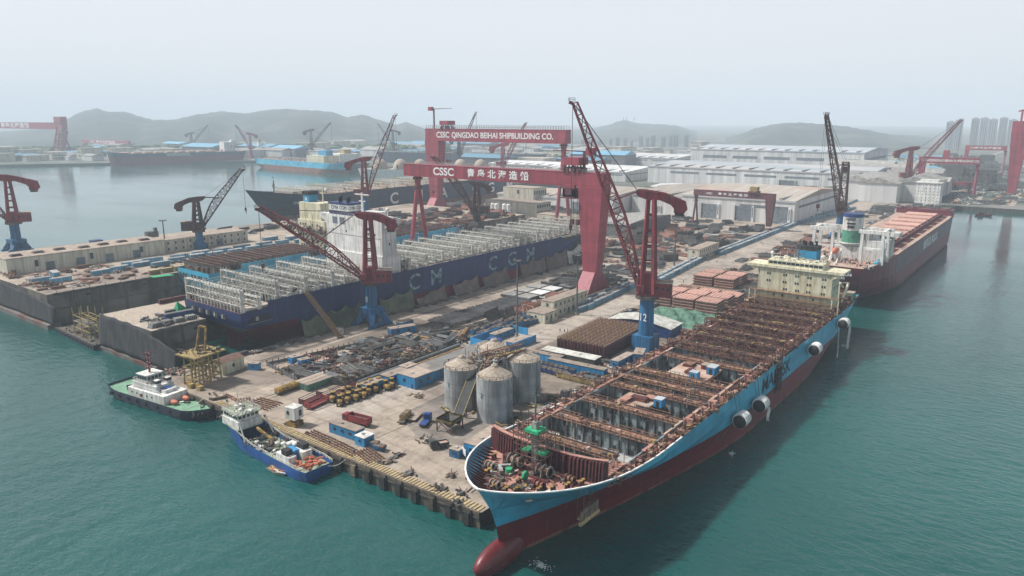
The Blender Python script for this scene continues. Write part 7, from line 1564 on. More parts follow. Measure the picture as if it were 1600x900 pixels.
for k in range(20): m.box(-7.4 + k * .76, -1.3, 1.2, -7.05 + k * .76, 1.3, 2.6, 'yellow')
m.build('teeth', o)
misc(268, 585, 'pinkish gangway plates and pipes at the dock mouth', 77, ['hatch_pink', 'scrap_brown', 'rust', 'steel_grey'], 60, 7, h=1.2)
# yellow hatched timber kerb and fenders along the quay front
kb = thing('quay_kerb', 'timber walkway with yellow hatching along the near quay front', 'kerb', (0, 0, 0)); m = MB()
yk = 113.0
while yk < 238: m.box(133.4, yk, .02, 136.6, yk + .62, .2, 'timber'); yk += 1.25
m.build('timber_slats', kb); m = MB(); m.box(132.7, 112, -.7, 133.35, 262, .3, 'scrap_brown'); m.box(132.6, 112, -1.6, 133.2, 262, -1.0, 'steel_dark'); m.build('kerb_edge', kb)
for k in range(22):
    m = MB(); y = 115 + k * 6.4; m.box(131.9, y, -4.2, 132.6, y + 2.0, -.6, 'scrap_brown' if k % 5 == 2 else 'rubber'); m.bar((132.5, y - .3, -4), (132.5, y - .3, .2), .35, 'rubber'); o = m.build('fender', kb)
for k in range(12):
    m = MB(); y = 120 + k * 11.5; m.cyl(0, 0, 0, .5, .28, 'steel_dark', n=8); m.cyl(0, 0, .5, .8, .45, 'steel_dark', n=8); o = tag(m.build('mooring_bollard'), f'black mooring bollard on the quay front, number {k + 1} from the bow corner', 'bollard', 'mooring bollards along the quay front'); o.location = (137.2, y, 0)
# long white halls
def hall(x0, x1, y0, y1, h, lab, ridge=5, doors=(), stripe=True, roof='hall_roof', c='hall_white', rz=0, group='white assembly halls', side_doors=()):
    """gable roof with the ridge along Y halfway between x0 and x1; the near face is at x0"""
    o = thing('assembly_hall', lab, 'hall', (x0, y0, 0), rz, group); W_, L_ = x1 - x0, y1 - y0
    m = MB(); m.box(0, 0, 0, W_, L_, h, c); b = m.build('wall', o); m = MB()
    m.ex([(-.6, h), (W_ / 2, h + ridge), (W_ + .6, h), (W_ / 2, h - .1)], 'y', -.6, L_ + .6, roof); m.box(-.8, -.7, h - 1.6, -.5, L_ + .7, h + .2, 'roof_blue')
    n = int(L_ / 24)
    for k in range(n): y = (k + .5) * L_ / n; m.box(2, y - 1.6, h + .35, W_ / 2 - 1, y + 1.6, h + .7 + ridge * .3, 'steel_light')
    m.build('roof', o)
    if stripe:
        for y in range(0, int(L_ / 60)): m = MB(); m.box(-.12, 6 + y * 60, h * .62, 0, min(L_ - 5, 54 + y * 60), h * .74, 'stripe_grey'); m.build('window_band', o)
        m = MB(); m.box(W_ * .08, -.12, h * .66, W_ * .92, 0, h * .76, 'stripe_grey'); m.build('window_band', o)
    for y, w, hh in doors:
        m = MB(); m.box(-.3, y - w / 2, 0, 0, y + w / 2, hh, 'stripe_grey'); q = m.build('door', o)
        m = MB(); m.box(-1.2, y - w / 2 - 2.4, 0, 0, y - w / 2, hh + 1, c); m.box(-1.2, y + w / 2, 0, 0, y + w / 2 + 2.4, hh + 1, c); m.box(-1.3, y - w / 2 - 1.6, hh * .3, -1.2, y - w / 2 - .6, hh * .95, 'stripe_grey'); m.build('frame', q)
    for x, w, hh in side_doors: m = MB(); m.box(x - w / 2, -.3, 0, x + w / 2, 0, hh, 'stripe_grey'); m.build('door', o)
    return o
hall(731, 905, 214, 331, 23, 'nearest white hall with three dark doors and a brown streaked roof', 6, doors=((14, 17, 15), (50, 17, 15), (86, 17, 15)), group='white assembly halls')
hall(735, 900, 333, 392, 20, 'white hall wing left of the hall with three doors', 4, doors=((30, 8, 8),))
hall(700, 820, 396, 470, 19, 'pale hall left of the wing, behind the far gantry legs', 4, doors=((14, 12, 10), (46, 12, 10)), stripe=False)
hall(705, 800, 472, 560, 13, 'low pale hall with a small logo, behind the gas tanks', 3, stripe=False)
hall(1100, 1290, 226, 560, 27, 'very long white hall with grey window bands behind the nearest hall', 5, roof='roof_blue', doors=((110, 22, 14),), side_doors=((40, 30, 18), (80, 30, 18), (120, 30, 18)))
hall(1400, 1600, 300, 620, 44, 'tallest white hall at the back with a red and white striped roof', 6, roof='roof_blue')
hall(1080, 1250, 590, 760, 16, 'far pale hall left of the very long one', 5, roof='hall_white'); hall(1500, 1700, 700, 980, 18, 'long pale roofed hall at the foot of the middle hill', 5, roof='hall_white'); hall(1180, 1300, 800, 960, 14, 'pale hall by the far basin', 4, roof='hall_white')
hall(930, 1000, 300, 470, 10, 'low white roofed office hall with small windows between the big halls', 2, roof='hall_white')
o = hall(560, 640, 300, 330, 13, 'grey cylindrical workshop behind the crane 12 tower', 3, stripe=False, c='steel_grey', roof='steel_light'); 
o = hall(860, 900, 480, 560, 12, 'dark windowed office block behind the halls', 1, stripe=False, c='steel_grey', roof='steel_grey')
for k in range(3):
    for j in range(9): windows(o, [(-.1, 5 + j * 8.4, 2.5 + k * 3.6)], 3, 1.5, m='steel_light')
# ------------------------------------------------------------ tug, workboat, dinghy, barge
def tyres(m, H, n, z, m_='rubber', r=.8, lv=-1):
    row = H.row(H.lv[lv]); 
    for i in range(2, len(row) - 1, max(1, len(row) // n)):
        a = row[i]
        for sd in (1, -1): m.tube((a[0], (a[1] - .1) * sd, z), (a[0], (a[1] + .45) * sd, z), r, m_, n=10)
HB = math.atan2(202.5 - 243, 124 - 132)
bx, by = at(190, 612, WZ); ex, ey = at(330, 655, WZ)
tl = math.hypot(ex - bx, ey - by); ta = math.atan2(ey - by, ex - bx)
tg = thing('tugboat', 'white and green tugboat with a red mast moored at the quay front', 'tugboat', (bx, by, WZ), ta)
HT = Hull(tl, 11.5, [(-1.2, 1.5, tl - 2, .5, .2, .75, 1.8, .85, 'antifoul'), (.3, .6, tl - .8, .7, .15, .8, 2, .96, 'tug_navy'), (2.6, 0, tl, .8, .12, .82, 2.4, 1, 'tug_navy'), (3.3, 0, tl, .8, .12, .82, 2.4, 1.0, 'tug_navy')], lambda x: .9 * max(0, 1 - x / 8) + .3 * max(0, (x - tl + 8) / 8), 30)
tg.scale = (1, 1.08, 1.15); HT.mesh('hull', tg); m = MB(); HT.deck(m, -.7, 'deck_green'); m.build('deck', tg)
m = MB(); tyres(m, HT, 9, 1.9, r=.75); 
for i in range(-4, 5): m.tube((tl * .985 - abs(i) ** 2 * .11, i * 1.1, 2.2), (tl * .985 + .5 - abs(i) ** 2 * .11, i * 1.1, 2.2), .55, 'rubber', n=8); m.tube((-.4 + abs(i) * .1, i * .9, 2.4), (.1 + abs(i) * .1, i * .9, 2.4), .6, 'rubber', n=8)
m.build('tyre_fender', tg)
c = tl * .42
m = MB(); m.box(c - 9.5, -4.6, 2.6, c + 12, 4.6, 5.4, 'white'); m.box(c - 8, -3.5, 5.4, c + 6, 3.5, 7.4, 'white'); m.box(c + 7, -2.2, 5.4, c + 9.5, 2.2, 6.4, 'white'); t1 = m.build('deckhouse', tg)
m = MB(); m.box(c - 5.5, -2.8, 7.4, c + .2, 2.8, 10.0, 'white'); m.box(c - 6, -3.2, 10.0, c + .6, 3.2, 10.2, 'white'); wh = m.build('wheelhouse', tg)
for k in range(4): windows(wh, [(c - 4.9 + k * 1.35, -2.83, 9.0)], 1.0, 1.1, 'y'); windows(wh, [(c - 4.9 + k * 1.35, 2.83, 9.0)], 1.0, 1.1, 'y'); windows(wh, [(c - 5.53, -2.0 + k * 1.33, 9.0)], 1.0, 1.1); windows(wh, [(c + .23, -2.0 + k * 1.33, 9.0)], 1.0, 1.1)
for k in range(5): windows(t1, [(c - 7 + k * 3, 4.63, 4.1)], .55, .55, 'y'); windows(t1, [(c - 7 + k * 3, -4.63, 4.1)], .55, .55, 'y')
m = MB(); m.box(c - 2.4, 4.62, 3.2, c - .8, 4.7, 4.2, 'red'); m.build('name_board', t1); m = MB(); m.box(c - 2.4, -4.7, 3.2, c - .8, -4.62, 4.2, 'red'); m.build('name_board', t1)
m = MB(); railing(m, [(c - 8, -3.2, 7.4), (c + 3, -3.2, 7.4), (c + 3, 3.2, 7.4), (c - 8, 3.2, 7.4), (c - 8, -3.2, 7.4)], 1, 'white', .1, 1.5); railing(m, [(c - 9, -3.7, 5.2), (c + 8.5, -3.7, 5.2), (c + 8.5, 3.7, 5.2), (c - 9, 3.7, 5.2), (c - 9, -3.7, 5.2)], 1, 'white', .1, 1.5); m.build('railing', tg)
m = MB(); m.bar((c - 2.5, 0, 10), (c - 2.5, 0, 17.5), .55, 'red'); 
for zz, l in ((12, 1.5), (13.6, 1.1), (15.2, 1.3), (16.8, 1.9)): m.bar((c - 2.5, -l, zz), (c - 2.5, l, zz), .3, 'red'); m.bar((c - 3.4, 0, zz), (c - 1.6, 0, zz), .25, 'white')
m.build('mast', tg)
for s_ in (-1, 1): m = MB(); m.box(c + 3.8, s_ * 2.0 - .8, 5.2, c + 5.8, s_ * 2.0 + .8, 9.2, 'white'); m.box(c + 3.7, s_ * 2 - .9, 8.2, c + 5.9, s_ * 2 + .9, 9.0, 'black'); m.build('funnel', tg)
m = MB(); m.box(c + 6.2, -1.6, 5.2, c + 8.2, 1.6, 6.6, 'boat_blue'); m.build('blue_tarpaulin', tg)
m = MB(); m.tube((c - 12.5, -1.4, 3.4), (c - 12.5, 1.4, 3.4), .9, 'steel_dark', n=12); m.box(c - 13.5, -1.8, 2.6, c - 11.5, 1.8, 3.0, 'deck_green'); m.build('tow_winch', tg)
for k, yy in enumerate((-2.2, 2.2)): m = MB(); m.blob(c + 14.2, yy, 3.4, 2.0, 1.0, .8, 'orange', 12, 6); m.build('life_raft', tg)
m = MB(); m.bar((c - 14.5, -2, 2.6), (c - 14.5, -2, 4.4), .3, 'steel_dark'); m.bar((c - 14.5, 2, 2.6), (c - 14.5, 2, 4.4), .3, 'steel_dark'); m.bar((c - 14.5, -2.4, 4), (c - 14.5, 2.4, 4), .3, 'steel_dark'); clutter(m, c + 9, tl - 2.5, -3.5, 3.5, 2.6, 14, ['steel_dark', 'deck_green', 'white', 'red'], 3, .8); clutter(m, c - 8, c + 3, -2.6, 2.6, 7.4, 16, ['white', 'steel_light', 'steel_dark'], 5, .9); m.build('deck_gear', tg)
# blue workboat, bow up left
bx, by = at(500, 748, WZ); ex, ey = at(353, 672, WZ); wl = math.hypot(ex - bx, ey - by); wa = math.atan2(ey - by, ex - bx)
wbt = thing('workboat', 'blue workboat with white bridge forward and orange hoses piled on its stern', 'workboat', (bx, by, WZ), wa)
HW = Hull(wl, 11, [(-1.2, 1.5, wl - 4, .6, .15, .6, 1.6, .85, 'antifoul'), (.2, .5, wl - 2.5, .75, .12, .62, 1.6, .96, 'boat_blue'), (3.0, 0, wl - .8, .86, .1, .66, 1.9, 1, 'boat_blue'), (3.9, 0, wl, .88, .1, .7, 2.2, 1, 'boat_blue')], lambda x: 3.0 * max(0, min(1, (x - wl * .6) / (wl * .08))) + .8 * max(0, (x - wl * .8) / 8), 60)
wbt.scale = (1, 1.0, .95); HW.mesh('hull', wbt); m = MB(); HW.deck(m, -1.1, 'deck_olive', None, wl * .62); m.build('main_deck', wbt); m = MB(); HW.deck(m, -.3, 'deck_olive', wl * .665); m.build('foredeck', wbt)
m = MB()
for sd in (1, -1):
    r_ = [p for p in HW.row(HW.lv[-1])]
    railing(m, [(a[0], a[1] * sd * .97, a[2]) for a in r_[::6]], 1.0, 'white', .1, 1.4)
m.build('railing', wbt)
f = wl * .80
m = MB(); m.box(f - 6, -4.2, 6.2, f + 4.5, 4.2, 9.0, 'white'); m.box(f - 5, -3.8, 9.0, f + 3.5, 3.8, 11.2, 'white'); m.box(f - 6, -4.4, 11.2, f + 4.2, 4.4, 11.45, 'deck_olive'); w1 = m.build('bridge', wbt)
for k in range(6): windows(w1, [(f - 4.3 + k * 1.4, 3.83, 10.3)], 1.0, 1.0, 'y'); windows(w1, [(f - 4.3 + k * 1.4, -3.83, 10.3)], 1.0, 1.0, 'y')
for k in range(5): windows(w1, [(f - 5.03, -3 + k * 1.5, 10.3)], 1.0, 1.0)
m = MB(); clutter(m, f - 5, f + 3, -3.4, 3.4, 11.4, 26, ['white', 'bare_white', 'steel_light', 'cream'], 8, 1.2); m.bar((f + 1, 0, 11.4), (f + 1, 0, 18), .2, 'white'); m.bar((f - 5, -2, 11.4), (f - 5, -2, 16), .35, 'white'); m.bar((f - 5, 2, 11.4), (f - 5, 2, 15), .25, 'white'); railing(m, [(f - 5.8, -4.2, 11.4), (f + 4, -4.2, 11.4), (f + 4, 4.2, 11.4), (f - 5.8, 4.2, 11.4), (f - 5.8, -4.2, 11.4)], 1, 'white', .1, 1.4); m.build('roof_gear', wbt)
m = MB(); m.box(wl * .17, -4.0, 2.8, wl * .36, -.6, 5.6, 'white'); m.box(wl * .17, 1.6, 2.8, wl * .30, 4.2, 5.4, 'white'); m.build('aft_house', wbt)
m = MB(); m.box(wl * .2, -4.1, 5.6, wl * .26, -1.8, 7.2, 'black'); m.build('funnel', wbt); m = MB(); m.box(wl * .2, 1.8, 5.4, wl * .25, 4.0, 7.2, 'black'); m.build('funnel', wbt)
m = MB(); m.box(wl * .21, -1.0, 3, wl * .29, 1.4, 6.0, 'hut_blue'); m.build('blue_box', wbt); m = MB()
for k in range(4): m.blob(wl * (.28 + .03 * k), -2 + k, 6.2, .9, .9, .5, 'white', 10, 6)
m.build('white_drums', wbt)
m = MB(); rr = random.Random(2)
for k in range(40):
    a = Vector((wl * rr.uniform(.05, .15), rr.uniform(-3.2, 3), 3.0 + rr.random() * 1.3)); m.tube(a, a + Vector((rr.uniform(-1, 1), rr.uniform(-1.8, 1.8), rr.uniform(-.3, .4))), .32, 'orange', n=7)
m.build('hose_pile', wbt)
m = MB(); m.bar((wl * .46, 0, 3), (wl * .46, 0, 5.5), .9, 'rust'); m.bar((wl * .46, 0, 5.5), (wl * .58, 1.2, 8.2), .7, 'yellow'); m.build('deck_crane', wbt)
m = MB(); clutter(m, wl * .37, wl * .62, -4.2, 4.2, 2.9, 90, ['black', 'steel_dark', 'deck_olive', 'steel_grey', 'white'], 6, 1.6); m.build('deck_gear', wbt)
for s_ in (-1, 1): m = MB(); m.bar((wl * .655, s_ * 4.6, 9), (wl * .60, s_ * 5.2, 3.9), .35, 'white'); m.build('stay', wbt)
# dinghy
dg = thing('dinghy', 'small open boat tied alongside the blue workboat', 'boat', (*at(421, 731, WZ), WZ), wa + PI)
HD = Hull(8.5, 2.8, [(-.3, .3, 7.8, .7, .15, .55, 1.8, .8, 'tug_navy'), (.5, 0, 8.3, .85, .1, .6, 1.9, 1, 'steel_light'), (.95, 0, 8.5, .88, .1, .62, 2, 1, 'steel_light')], None, 16)
HD.mesh('hull', dg); m = MB(); HD.deck(m, -.45, 'timber'); m.build('deck', dg); m = MB(); clutter(m, 1, 6.5, -.9, .9, .5, 16, ['orange', 'white', 'timber', 'steel_light'], 5, .6); m.build('gear', dg)
for o_ in (dg,): o_.location.x -= 0
# barge between the pier ends
bg_ = thing('barge', 'small dark work barge with a rusty frame moored between the pier ends', 'barge', (*at(88, 520, WZ), WZ), math.atan2(at(140, 545, WZ)[1] - at(88, 520, WZ)[1], at(140, 545, WZ)[0] - at(88, 520, WZ)[0]))
bl = math.hypot(at(148, 548, WZ)[1] - at(88, 520, WZ)[1], at(148, 548, WZ)[0] - at(88, 520, WZ)[0])
m = MB(); m.ex([(0, 2.4), (1.5, -1), (bl - 1.5, -1), (bl, 2.4)], 'y', 0, 13, 'tug_navy'); m.box(.2, .3, 2.4, bl - .2, 12.7, 2.55, 'scrap_brown'); m.build('hull', bg_); m = MB()
for x in range(1, int(bl), 3): m.tube((x, -.4, 1.3), (x, 0, 1.3), .7, 'rubber', n=8)
m.box(0, -.1, 2.4, bl, .2, 3.1, 'steel_dark'); m.build('tyre_fender', bg_); m = MB()
for x in (bl * .3, bl * .5, bl * .7):
    for y in (4, 8, 11): m.bar((x, y, 2.5), (x, y, 13 + (x + y) % 4), .35, 'ochre')
for z in (5, 8, 11):
    for y in (4, 8, 11): m.bar((bl * .3, y, z), (bl * .7, y, z), .28, 'ochre')
    for x in (bl * .3, bl * .5, bl * .7): m.bar((x, 4, z), (x, 11, z), .28, 'ochre')
m.box(bl * .3, 4, 8, bl * .6, 9, 8.3, 'steel_dark'); m.build('frame_tower', bg_); m = MB(); clutter(m, 2, bl - 2, 1, 12, 2.5, 60, ['scrap_brown', 'steel_dark', 'steel_grey', 'container_green'], 4, 2.2); m.build('deck_gear', bg_)
# far boat right
fb = thing('fishing_boat', 'small red and dark boat alone on the water at the right', 'boat', (*at(1523, 337, WZ), WZ), R(-70)); HF = Hull(18, 5, [(-.5, 1, 16, .6, .2, .6, 1.8, .8, 'red'), (2, 0, 18, .8, .1, .65, 2, 1, 'red')], lambda x: 1.2 * max(0, (x - 12) / 6), 14); HF.mesh('hull', fb); m = MB(); m.box(3, -1.6, 1.6, 8, 1.6, 4.2, 'maroon'); HF.deck(m, -.4, 'steel_grey'); m.build('cabin', fb)
# foam where water pours from the hull
for k, (px, py, sx, sy, lab) in enumerate(((1318, 541, 3.6, 2.4, 'white splash under the fender nearest the stern'), (845, 884, 2.0, 3.2, 'white splash beside the red bow'), (771, 862, 1.6, 2.4, 'thin foam left of the bow bulb'), (1143, 709, 1.5, 1.0, 'small foam patch under the middle fenders'))):
    m = MB(); r_ = random.Random(k + 1)
    for q in range(150): a = r_.uniform(0, 6.28); d = abs(r_.gauss(0, .5)); z = .05 + max(0, .5 - d * .5) * r_.random(); m.blob(sx * d * math.cos(a), sy * d * math.sin(a), z, r_.uniform(.07, .24), r_.uniform(.07, .24), .06, 'foam', 6, 3)
    x, y = at(px, py, WZ); o = tag(m.build('foam'), lab, 'foam', kind='stuff'); o.location = (x, y, WZ)
m = MB(); q = onplane(1309, 520, 0, 76, 0); m.tube((q.x, 75.6, q.z + 2), (q.x, 75.2, WZ + .2), .12, 'foam', .3, 8); o = tag(m.build('water_jet'), 'thin white water jet falling near the stern fender', 'water jet', kind='stuff')

for k, (a_, b_, la) in enumerate((((338, 652, 0), (352, 640, .6), 'mooring rope from the tug stern to the quay'), ((285, 640, -1), (318, 622, .5), 'mooring rope from the tug side to the quay'), ((372, 655, 2), (388, 652, .5), 'mooring rope from the workboat bow to the quay'), ((512, 728, -1), (540, 718, .5), 'mooring rope from the workboat stern to the quay'))):
    p_, q_ = Vector((*at(a_[0], a_[1], a_[2]), a_[2])), Vector((*at(b_[0], b_[1], b_[2]), b_[2])); m = MB(); n_ = 8
    for i in range(n_):
        f0, f1 = i / n_, (i + 1) / n_; u0, u1 = p_.lerp(q_, f0), p_.lerp(q_, f1); u0.z -= .8 * math.sin(PI * f0); u1.z -= .8 * math.sin(PI * f1); m.bar(u0, u1, .14, 'fabric_dirty')
    tag(m.build('mooring_rope'), la, 'rope', 'mooring ropes')

# ------------------------------------------------------------ far ships
fs = thing('bulk_carrier', 'distant black and dull red ship across the water lettered WINNING', 'ship', (at(378, 253, WZ)[0], at(378, 253, WZ)[1], WZ), 0)
x0, y0 = at(381, 252, WZ); x1, y1 = at(169, 259, WZ); fl = math.hypot(x1 - x0, y1 - y0); fs.location = (x0, y0, WZ); fs.rotation_euler.z = math.atan2(y1 - y0, x1 - x0)
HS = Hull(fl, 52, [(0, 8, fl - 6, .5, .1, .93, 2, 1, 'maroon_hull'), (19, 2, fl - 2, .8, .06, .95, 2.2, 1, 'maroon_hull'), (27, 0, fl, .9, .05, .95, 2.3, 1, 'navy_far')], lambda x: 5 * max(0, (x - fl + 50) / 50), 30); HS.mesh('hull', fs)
m = MB(); HS.deck(m, -.5, 'deck_tan'); m.build('deck', fs); text('WINNING', fs, (fl * .52, 26.4, 22.5), 10, '+y', 'text_white', sx=1.0, bold=.2, space=1.25)
m = MB(); m.box(30, -20, 27, 52, 20, 50, 'white'); m.box(22, -8, 27, 30, 8, 55, 'white'); clutter(m, 14, 90, -20, 20, 27, 60, ['white', 'steel_light', 'deck_tan'], 3, 14); m.build('deckhouse', fs)
m = MB(); 
for k in range(9): m.box(70 + k * fl * .078, -16, 27, 88 + k * fl * .078, 16, 30, 'deck_tan')
m.build('hatch_cover', fs)
fs = thing('container_ship', 'distant light blue and red ship with rusty deck across the water', 'ship', (0, 0, WZ)); x0, y0 = at(410, 261, WZ); x1, y1 = at(551, 273, WZ); fl = math.hypot(x1 - x0, y1 - y0); fs.location = (x0, y0, WZ); fs.rotation_euler.z = math.atan2(y1 - y0, x1 - x0)
HS = Hull(fl, 42, [(0, 12, fl - 14, .4, .15, .75, 1.8, 1, 'antifoul_rust'), (9, 2, fl - 8, .7, .1, .8, 1.9, 1, 'antifoul_rust'), (21, 0, fl, .9, .06, .85, 2, 1, 'line_blue')], lambda x: 3 * max(0, (x - fl + 40) / 40), 30); HS.mesh('hull', fs); m = MB(); HS.deck(m, -.5, 'rust'); m.build('deck', fs)
m = MB(); m.box(fl * .62, -18, 20, fl * .8, 18, 34, 'cream'); m.box(fl * .7, -8, 34, fl * .78, 8, 44, 'funnel_blue'); m.build('deckhouse', fs); m = MB(); clutter(m, 5, fl - 10, -18, 18, 21, 200, ['rust', 'deck_tan', 'steel_grey'], 5, 6); m.build('deck_gear', fs)
fs = thing('gas_carrier', 'distant tanker with a row of pale domes beyond the crane with steep jib', 'ship', (0, 0, WZ)); x0, y0 = at(800, 285, WZ); x1, y1 = at(560, 283, WZ); fl = math.hypot(x1 - x0, y1 - y0); fs.location = (x0, y0, WZ); fs.rotation_euler.z = math.atan2(y1 - y0, x1 - x0)
HS = Hull(fl, 46, [(0, 6, fl - 8, .5, .1, .85, 2, 1, 'hull_white'), (22, 0, fl, .9, .06, .9, 2.2, 1, 'hull_white')], None, 24); HS.mesh('hull', fs); m = MB(); HS.deck(m, -.3, 'steel_light'); m.build('deck', fs)
for k in range(6): m = MB(); m.blob(fl * (.2 + k * .13), 0, 22, fl * .045, 19, 17, 'dust', 20, 10); m.build('tank_dome', fs, smooth=True)
fs = thing('bulk_carrier', 'long dark ship hull behind the domed tanker', 'ship', (0, 0, WZ)); x0, y0 = at(850, 262, WZ); x1, y1 = at(590, 256, WZ); fl = math.hypot(x1 - x0, y1 - y0); fs.location = (x0, y0, WZ); fs.rotation_euler.z = math.atan2(y1 - y0, x1 - x0)
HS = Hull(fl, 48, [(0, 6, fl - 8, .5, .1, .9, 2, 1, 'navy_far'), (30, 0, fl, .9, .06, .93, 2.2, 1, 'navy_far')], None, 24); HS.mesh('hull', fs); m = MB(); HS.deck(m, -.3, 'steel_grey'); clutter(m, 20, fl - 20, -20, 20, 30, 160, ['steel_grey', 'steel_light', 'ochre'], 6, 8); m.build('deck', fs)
def mini_ship(xa, ya, xb, yb, h, mt, lab, sup=None):
    o = thing('ship', lab, 'ship', (0, 0, WZ)); x0, y0 = at(xa, ya, WZ); x1, y1 = at(xb, yb, WZ); L = math.hypot(x1 - x0, y1 - y0); o.location = (x0, y0, WZ); o.rotation_euler.z = math.atan2(y1 - y0, x1 - x0)
    HS = Hull(L, L * .16, [(0, 4, L - 6, .5, .1, .85, 2, 1, mt), (h, 0, L, .9, .06, .9, 2.2, 1, mt)], None, 16); HS.mesh('hull', o); m = MB(); HS.deck(m, -.2, 'steel_grey'); m.build('deck', o)
    m = MB(); m.box(L * .08, -L * .06, h, L * .2, L * .06, h * 2.2, sup or 'white'); m.box(L * .1, -L * .02, h * 2.2, L * .15, L * .02, h * 2.7, 'ochre'); m.build('deckhouse', o)
mini_ship(398, 244, 470, 242, 18, 'steel_light', 'faint pale ship behind the distant light blue one'); mini_ship(560, 268, 430, 255, 16, 'steel_grey', 'faint grey ship just beyond the light blue one', 'white')

# ------------------------------------------------------------ city towers, far shore buildings
def tower(px, w_px, ytop, D, lab, grp, ybase=258):
    ry = _M @ _ray(px, HOR); fw = D / F_PX; x, y = ry.x * fw, ry.y * fw; w = w_px * fw; h = CAMH + (HOR - ytop) * fw
    o = thing('tower_block', lab, 'tower block', (x, y, 0), math.atan2(ry.y, ry.x), grp); m = MB(); m.box(0, -w * .5, 0, w * .7, w * .5, h, 'tower_white'); m.box(w * .2, -w * .2, h, w * .5, w * .2, h + 3, 'tower_white'); 
    for k in range(4): m.box(-1.2, -w * .42 + k * w * .24, 0, 0, -w * .42 + k * w * .24 + w * .12, h - 3, 'tower_white')
    b = m.build('body', o); m = MB()
    for k in range(3): m.box(-.8, -w * .28 + k * w * .24, 5, -.4, -w * .28 + k * w * .24 + w * .09, h - 5, 'stripe_grey')
    m.build('window_strips', b)
G1_ = 'hazy tower blocks at the far right'
for k, (px, w, yt, D) in enumerate(((1487, 12, 190, 2500), (1500, 11, 187, 2600), (1525, 11, 185, 2500), (1539, 11, 184, 2650), (1553, 12, 186, 2550), (1569, 11, 184, 2700), (1584, 12, 187, 2600), (1600, 10, 190, 2700), (1618, 12, 188, 2800))): tower(px, w, yt, D, f'hazy tower block, number {k + 1} from the left in the far right cluster', G1_)
G2_ = 'hazy tower blocks below the middle hill'
for k, (px, w, yt) in enumerate(((955, 7, 216), (966, 8, 213), (978, 7, 215), (988, 6, 218), (1003, 9, 212), (1013, 7, 214), (1022, 9, 211), (1038, 9, 212), (1050, 7, 211), (1058, 10, 210), (1074, 9, 210), (912, 8, 217), (924, 7, 219), (938, 8, 218))): tower(px, w * .8, yt, 2750, f'faint tower block, number {sorted([955,966,978,988,1003,1013,1022,1038,1050,1058,1074,912,924,938]).index(px) + 1} from the left below the middle hill', G2_)
# low buildings across the far shore, laid out on the ground by district
P['s1'] = (lambda m: m.build('far_shed'))(MB().box(-20, -9, 0, 20, 9, 8, 'hall_white').ex([(-9.6, 8), (0, 10.5), (9.6, 8)], 'x', -20.5, 20.5, 'steel_light'))
P['s2'] = (lambda m: m.build('far_building'))(MB().box(-14, -8, 0, 14, 8, 14, 'office').box(-15, -9, 14, 15, 9, 14.8, 'hall_roof').box(-14.1, -6, 8, -14, 6, 10, 'stripe_grey').box(-14.1, -6, 3, -14, 6, 5, 'stripe_grey'))
P['s3'] = (lambda m: m.build('far_shed'))(MB().box(-26, -12, 0, 26, 12, 9, 'steel_grey').ex([(-12.6, 9), (0, 12), (12.6, 9)], 'x', -26.5, 26.5, 'box_blue'))
for k in ('s1', 's2', 's3'): P[k].location = (0, 0, -500)
DESC.update({'s1': 'low pale far shed', 's2': 'small cream far building', 's3': 'long grey shed, blue roof'}); CATS['s'] = 'building'
def far_zone(pts, n, keys, where, seed, sc=(1, 2.2), ydel=8):
    r = random.Random(seed); done = []
    t = 0
    while len(done) < n and t < n * 40:
        t += 1; (xa, ya), (xb, yb) = pts; px, py = r.uniform(xa, xb), r.uniform(ya, yb); x, y = at(px, py, .3)
        if any(abs(px - a) < 6 and abs(py - b) < 1.3 for a, b in done): continue
        done.append((px, py)); s = r.uniform(*sc); lr = 'left' if px < (xa + xb) / 2 else 'right'; nf = 'far' if py < (ya + yb) / 2 else 'near'
        put(r.choice(keys), x, y, .3, r.choice((0, PI / 2)) + r.uniform(-.1, .1), f', {nf} {lr} in {where}', None, (s, s, s * r.uniform(.5, 1.1)))
far_zone(((0, 238), (165, 253)), 34, ['s1', 's2', 's3', 's2'], 'the shipyard under the far left gantry', 1)
far_zone(((120, 228), (700, 246)), 80, ['s1', 's2', 's1', 's3'], 'the far shore below the left hills', 2, (1.2, 3))
far_zone(((700, 232), (960, 262)), 60, ['s1', 's3', 's2', 's1'], 'the far works seen behind the gantries', 3, (1, 2.6))
far_zone(((900, 236), (1120, 250)), 40, ['s1', 's2', 's2'], 'the town below the middle hill', 4, (1, 2.4))
far_zone(((1380, 244), (1500, 282)), 40, ['s1', 's2', 's3'], 'the works left of the far right road', 5, (.6, 1.4))
# far right shipyard, both sides of the tracks
def stock_zone(poly, n, keys, where, seed, sc):
    r = random.Random(seed); (xa, ya), (xb, yb) = poly
    for k in range(n):
        f = r.random(); py = ya + (yb - ya) * (f ** 1.3); sh_ = (py - ya) / (yb - ya); px = r.uniform(xa, xb) - sh_ * 0 ; x, y = at(px, py, .3); s = r.uniform(*sc)
        if x < 1035: continue
        put(r.choice(keys), x, y, .3, r.choice((0, PI / 2)), f', {"far" if sh_ < .5 else "near"} {"left" if px < (xa + xb) / 2 else "right"} in {where}', None, (s, s, s * 1.2))
stock_zone(((1345, 275), (1440, 318)), 70, ['h5', 'p3', 'k1', 'h3', 's1'], 'the yard behind the red bow', 3, (1.5, 2.6)); P['x'] = None
stock_zone(((1460, 252), (1555, 300)), 110, ['k1', 'k3', 'k4', 'h1', 'k1', 'h5'], 'the dark block yard far right', 4, (2, 3.4))
stock_zone(((1440, 300), (1600, 320)), 60, ['h5', 'p3', 'h3', 'k4', 'h6'], 'the far quay across the water', 5, (1.2, 2.2))
stock_zone(((1545, 262), (1600, 305)), 40, ['h5', 'h3', 'k1', 'p3'], 'the yard at the right edge', 6, (1.8, 3))
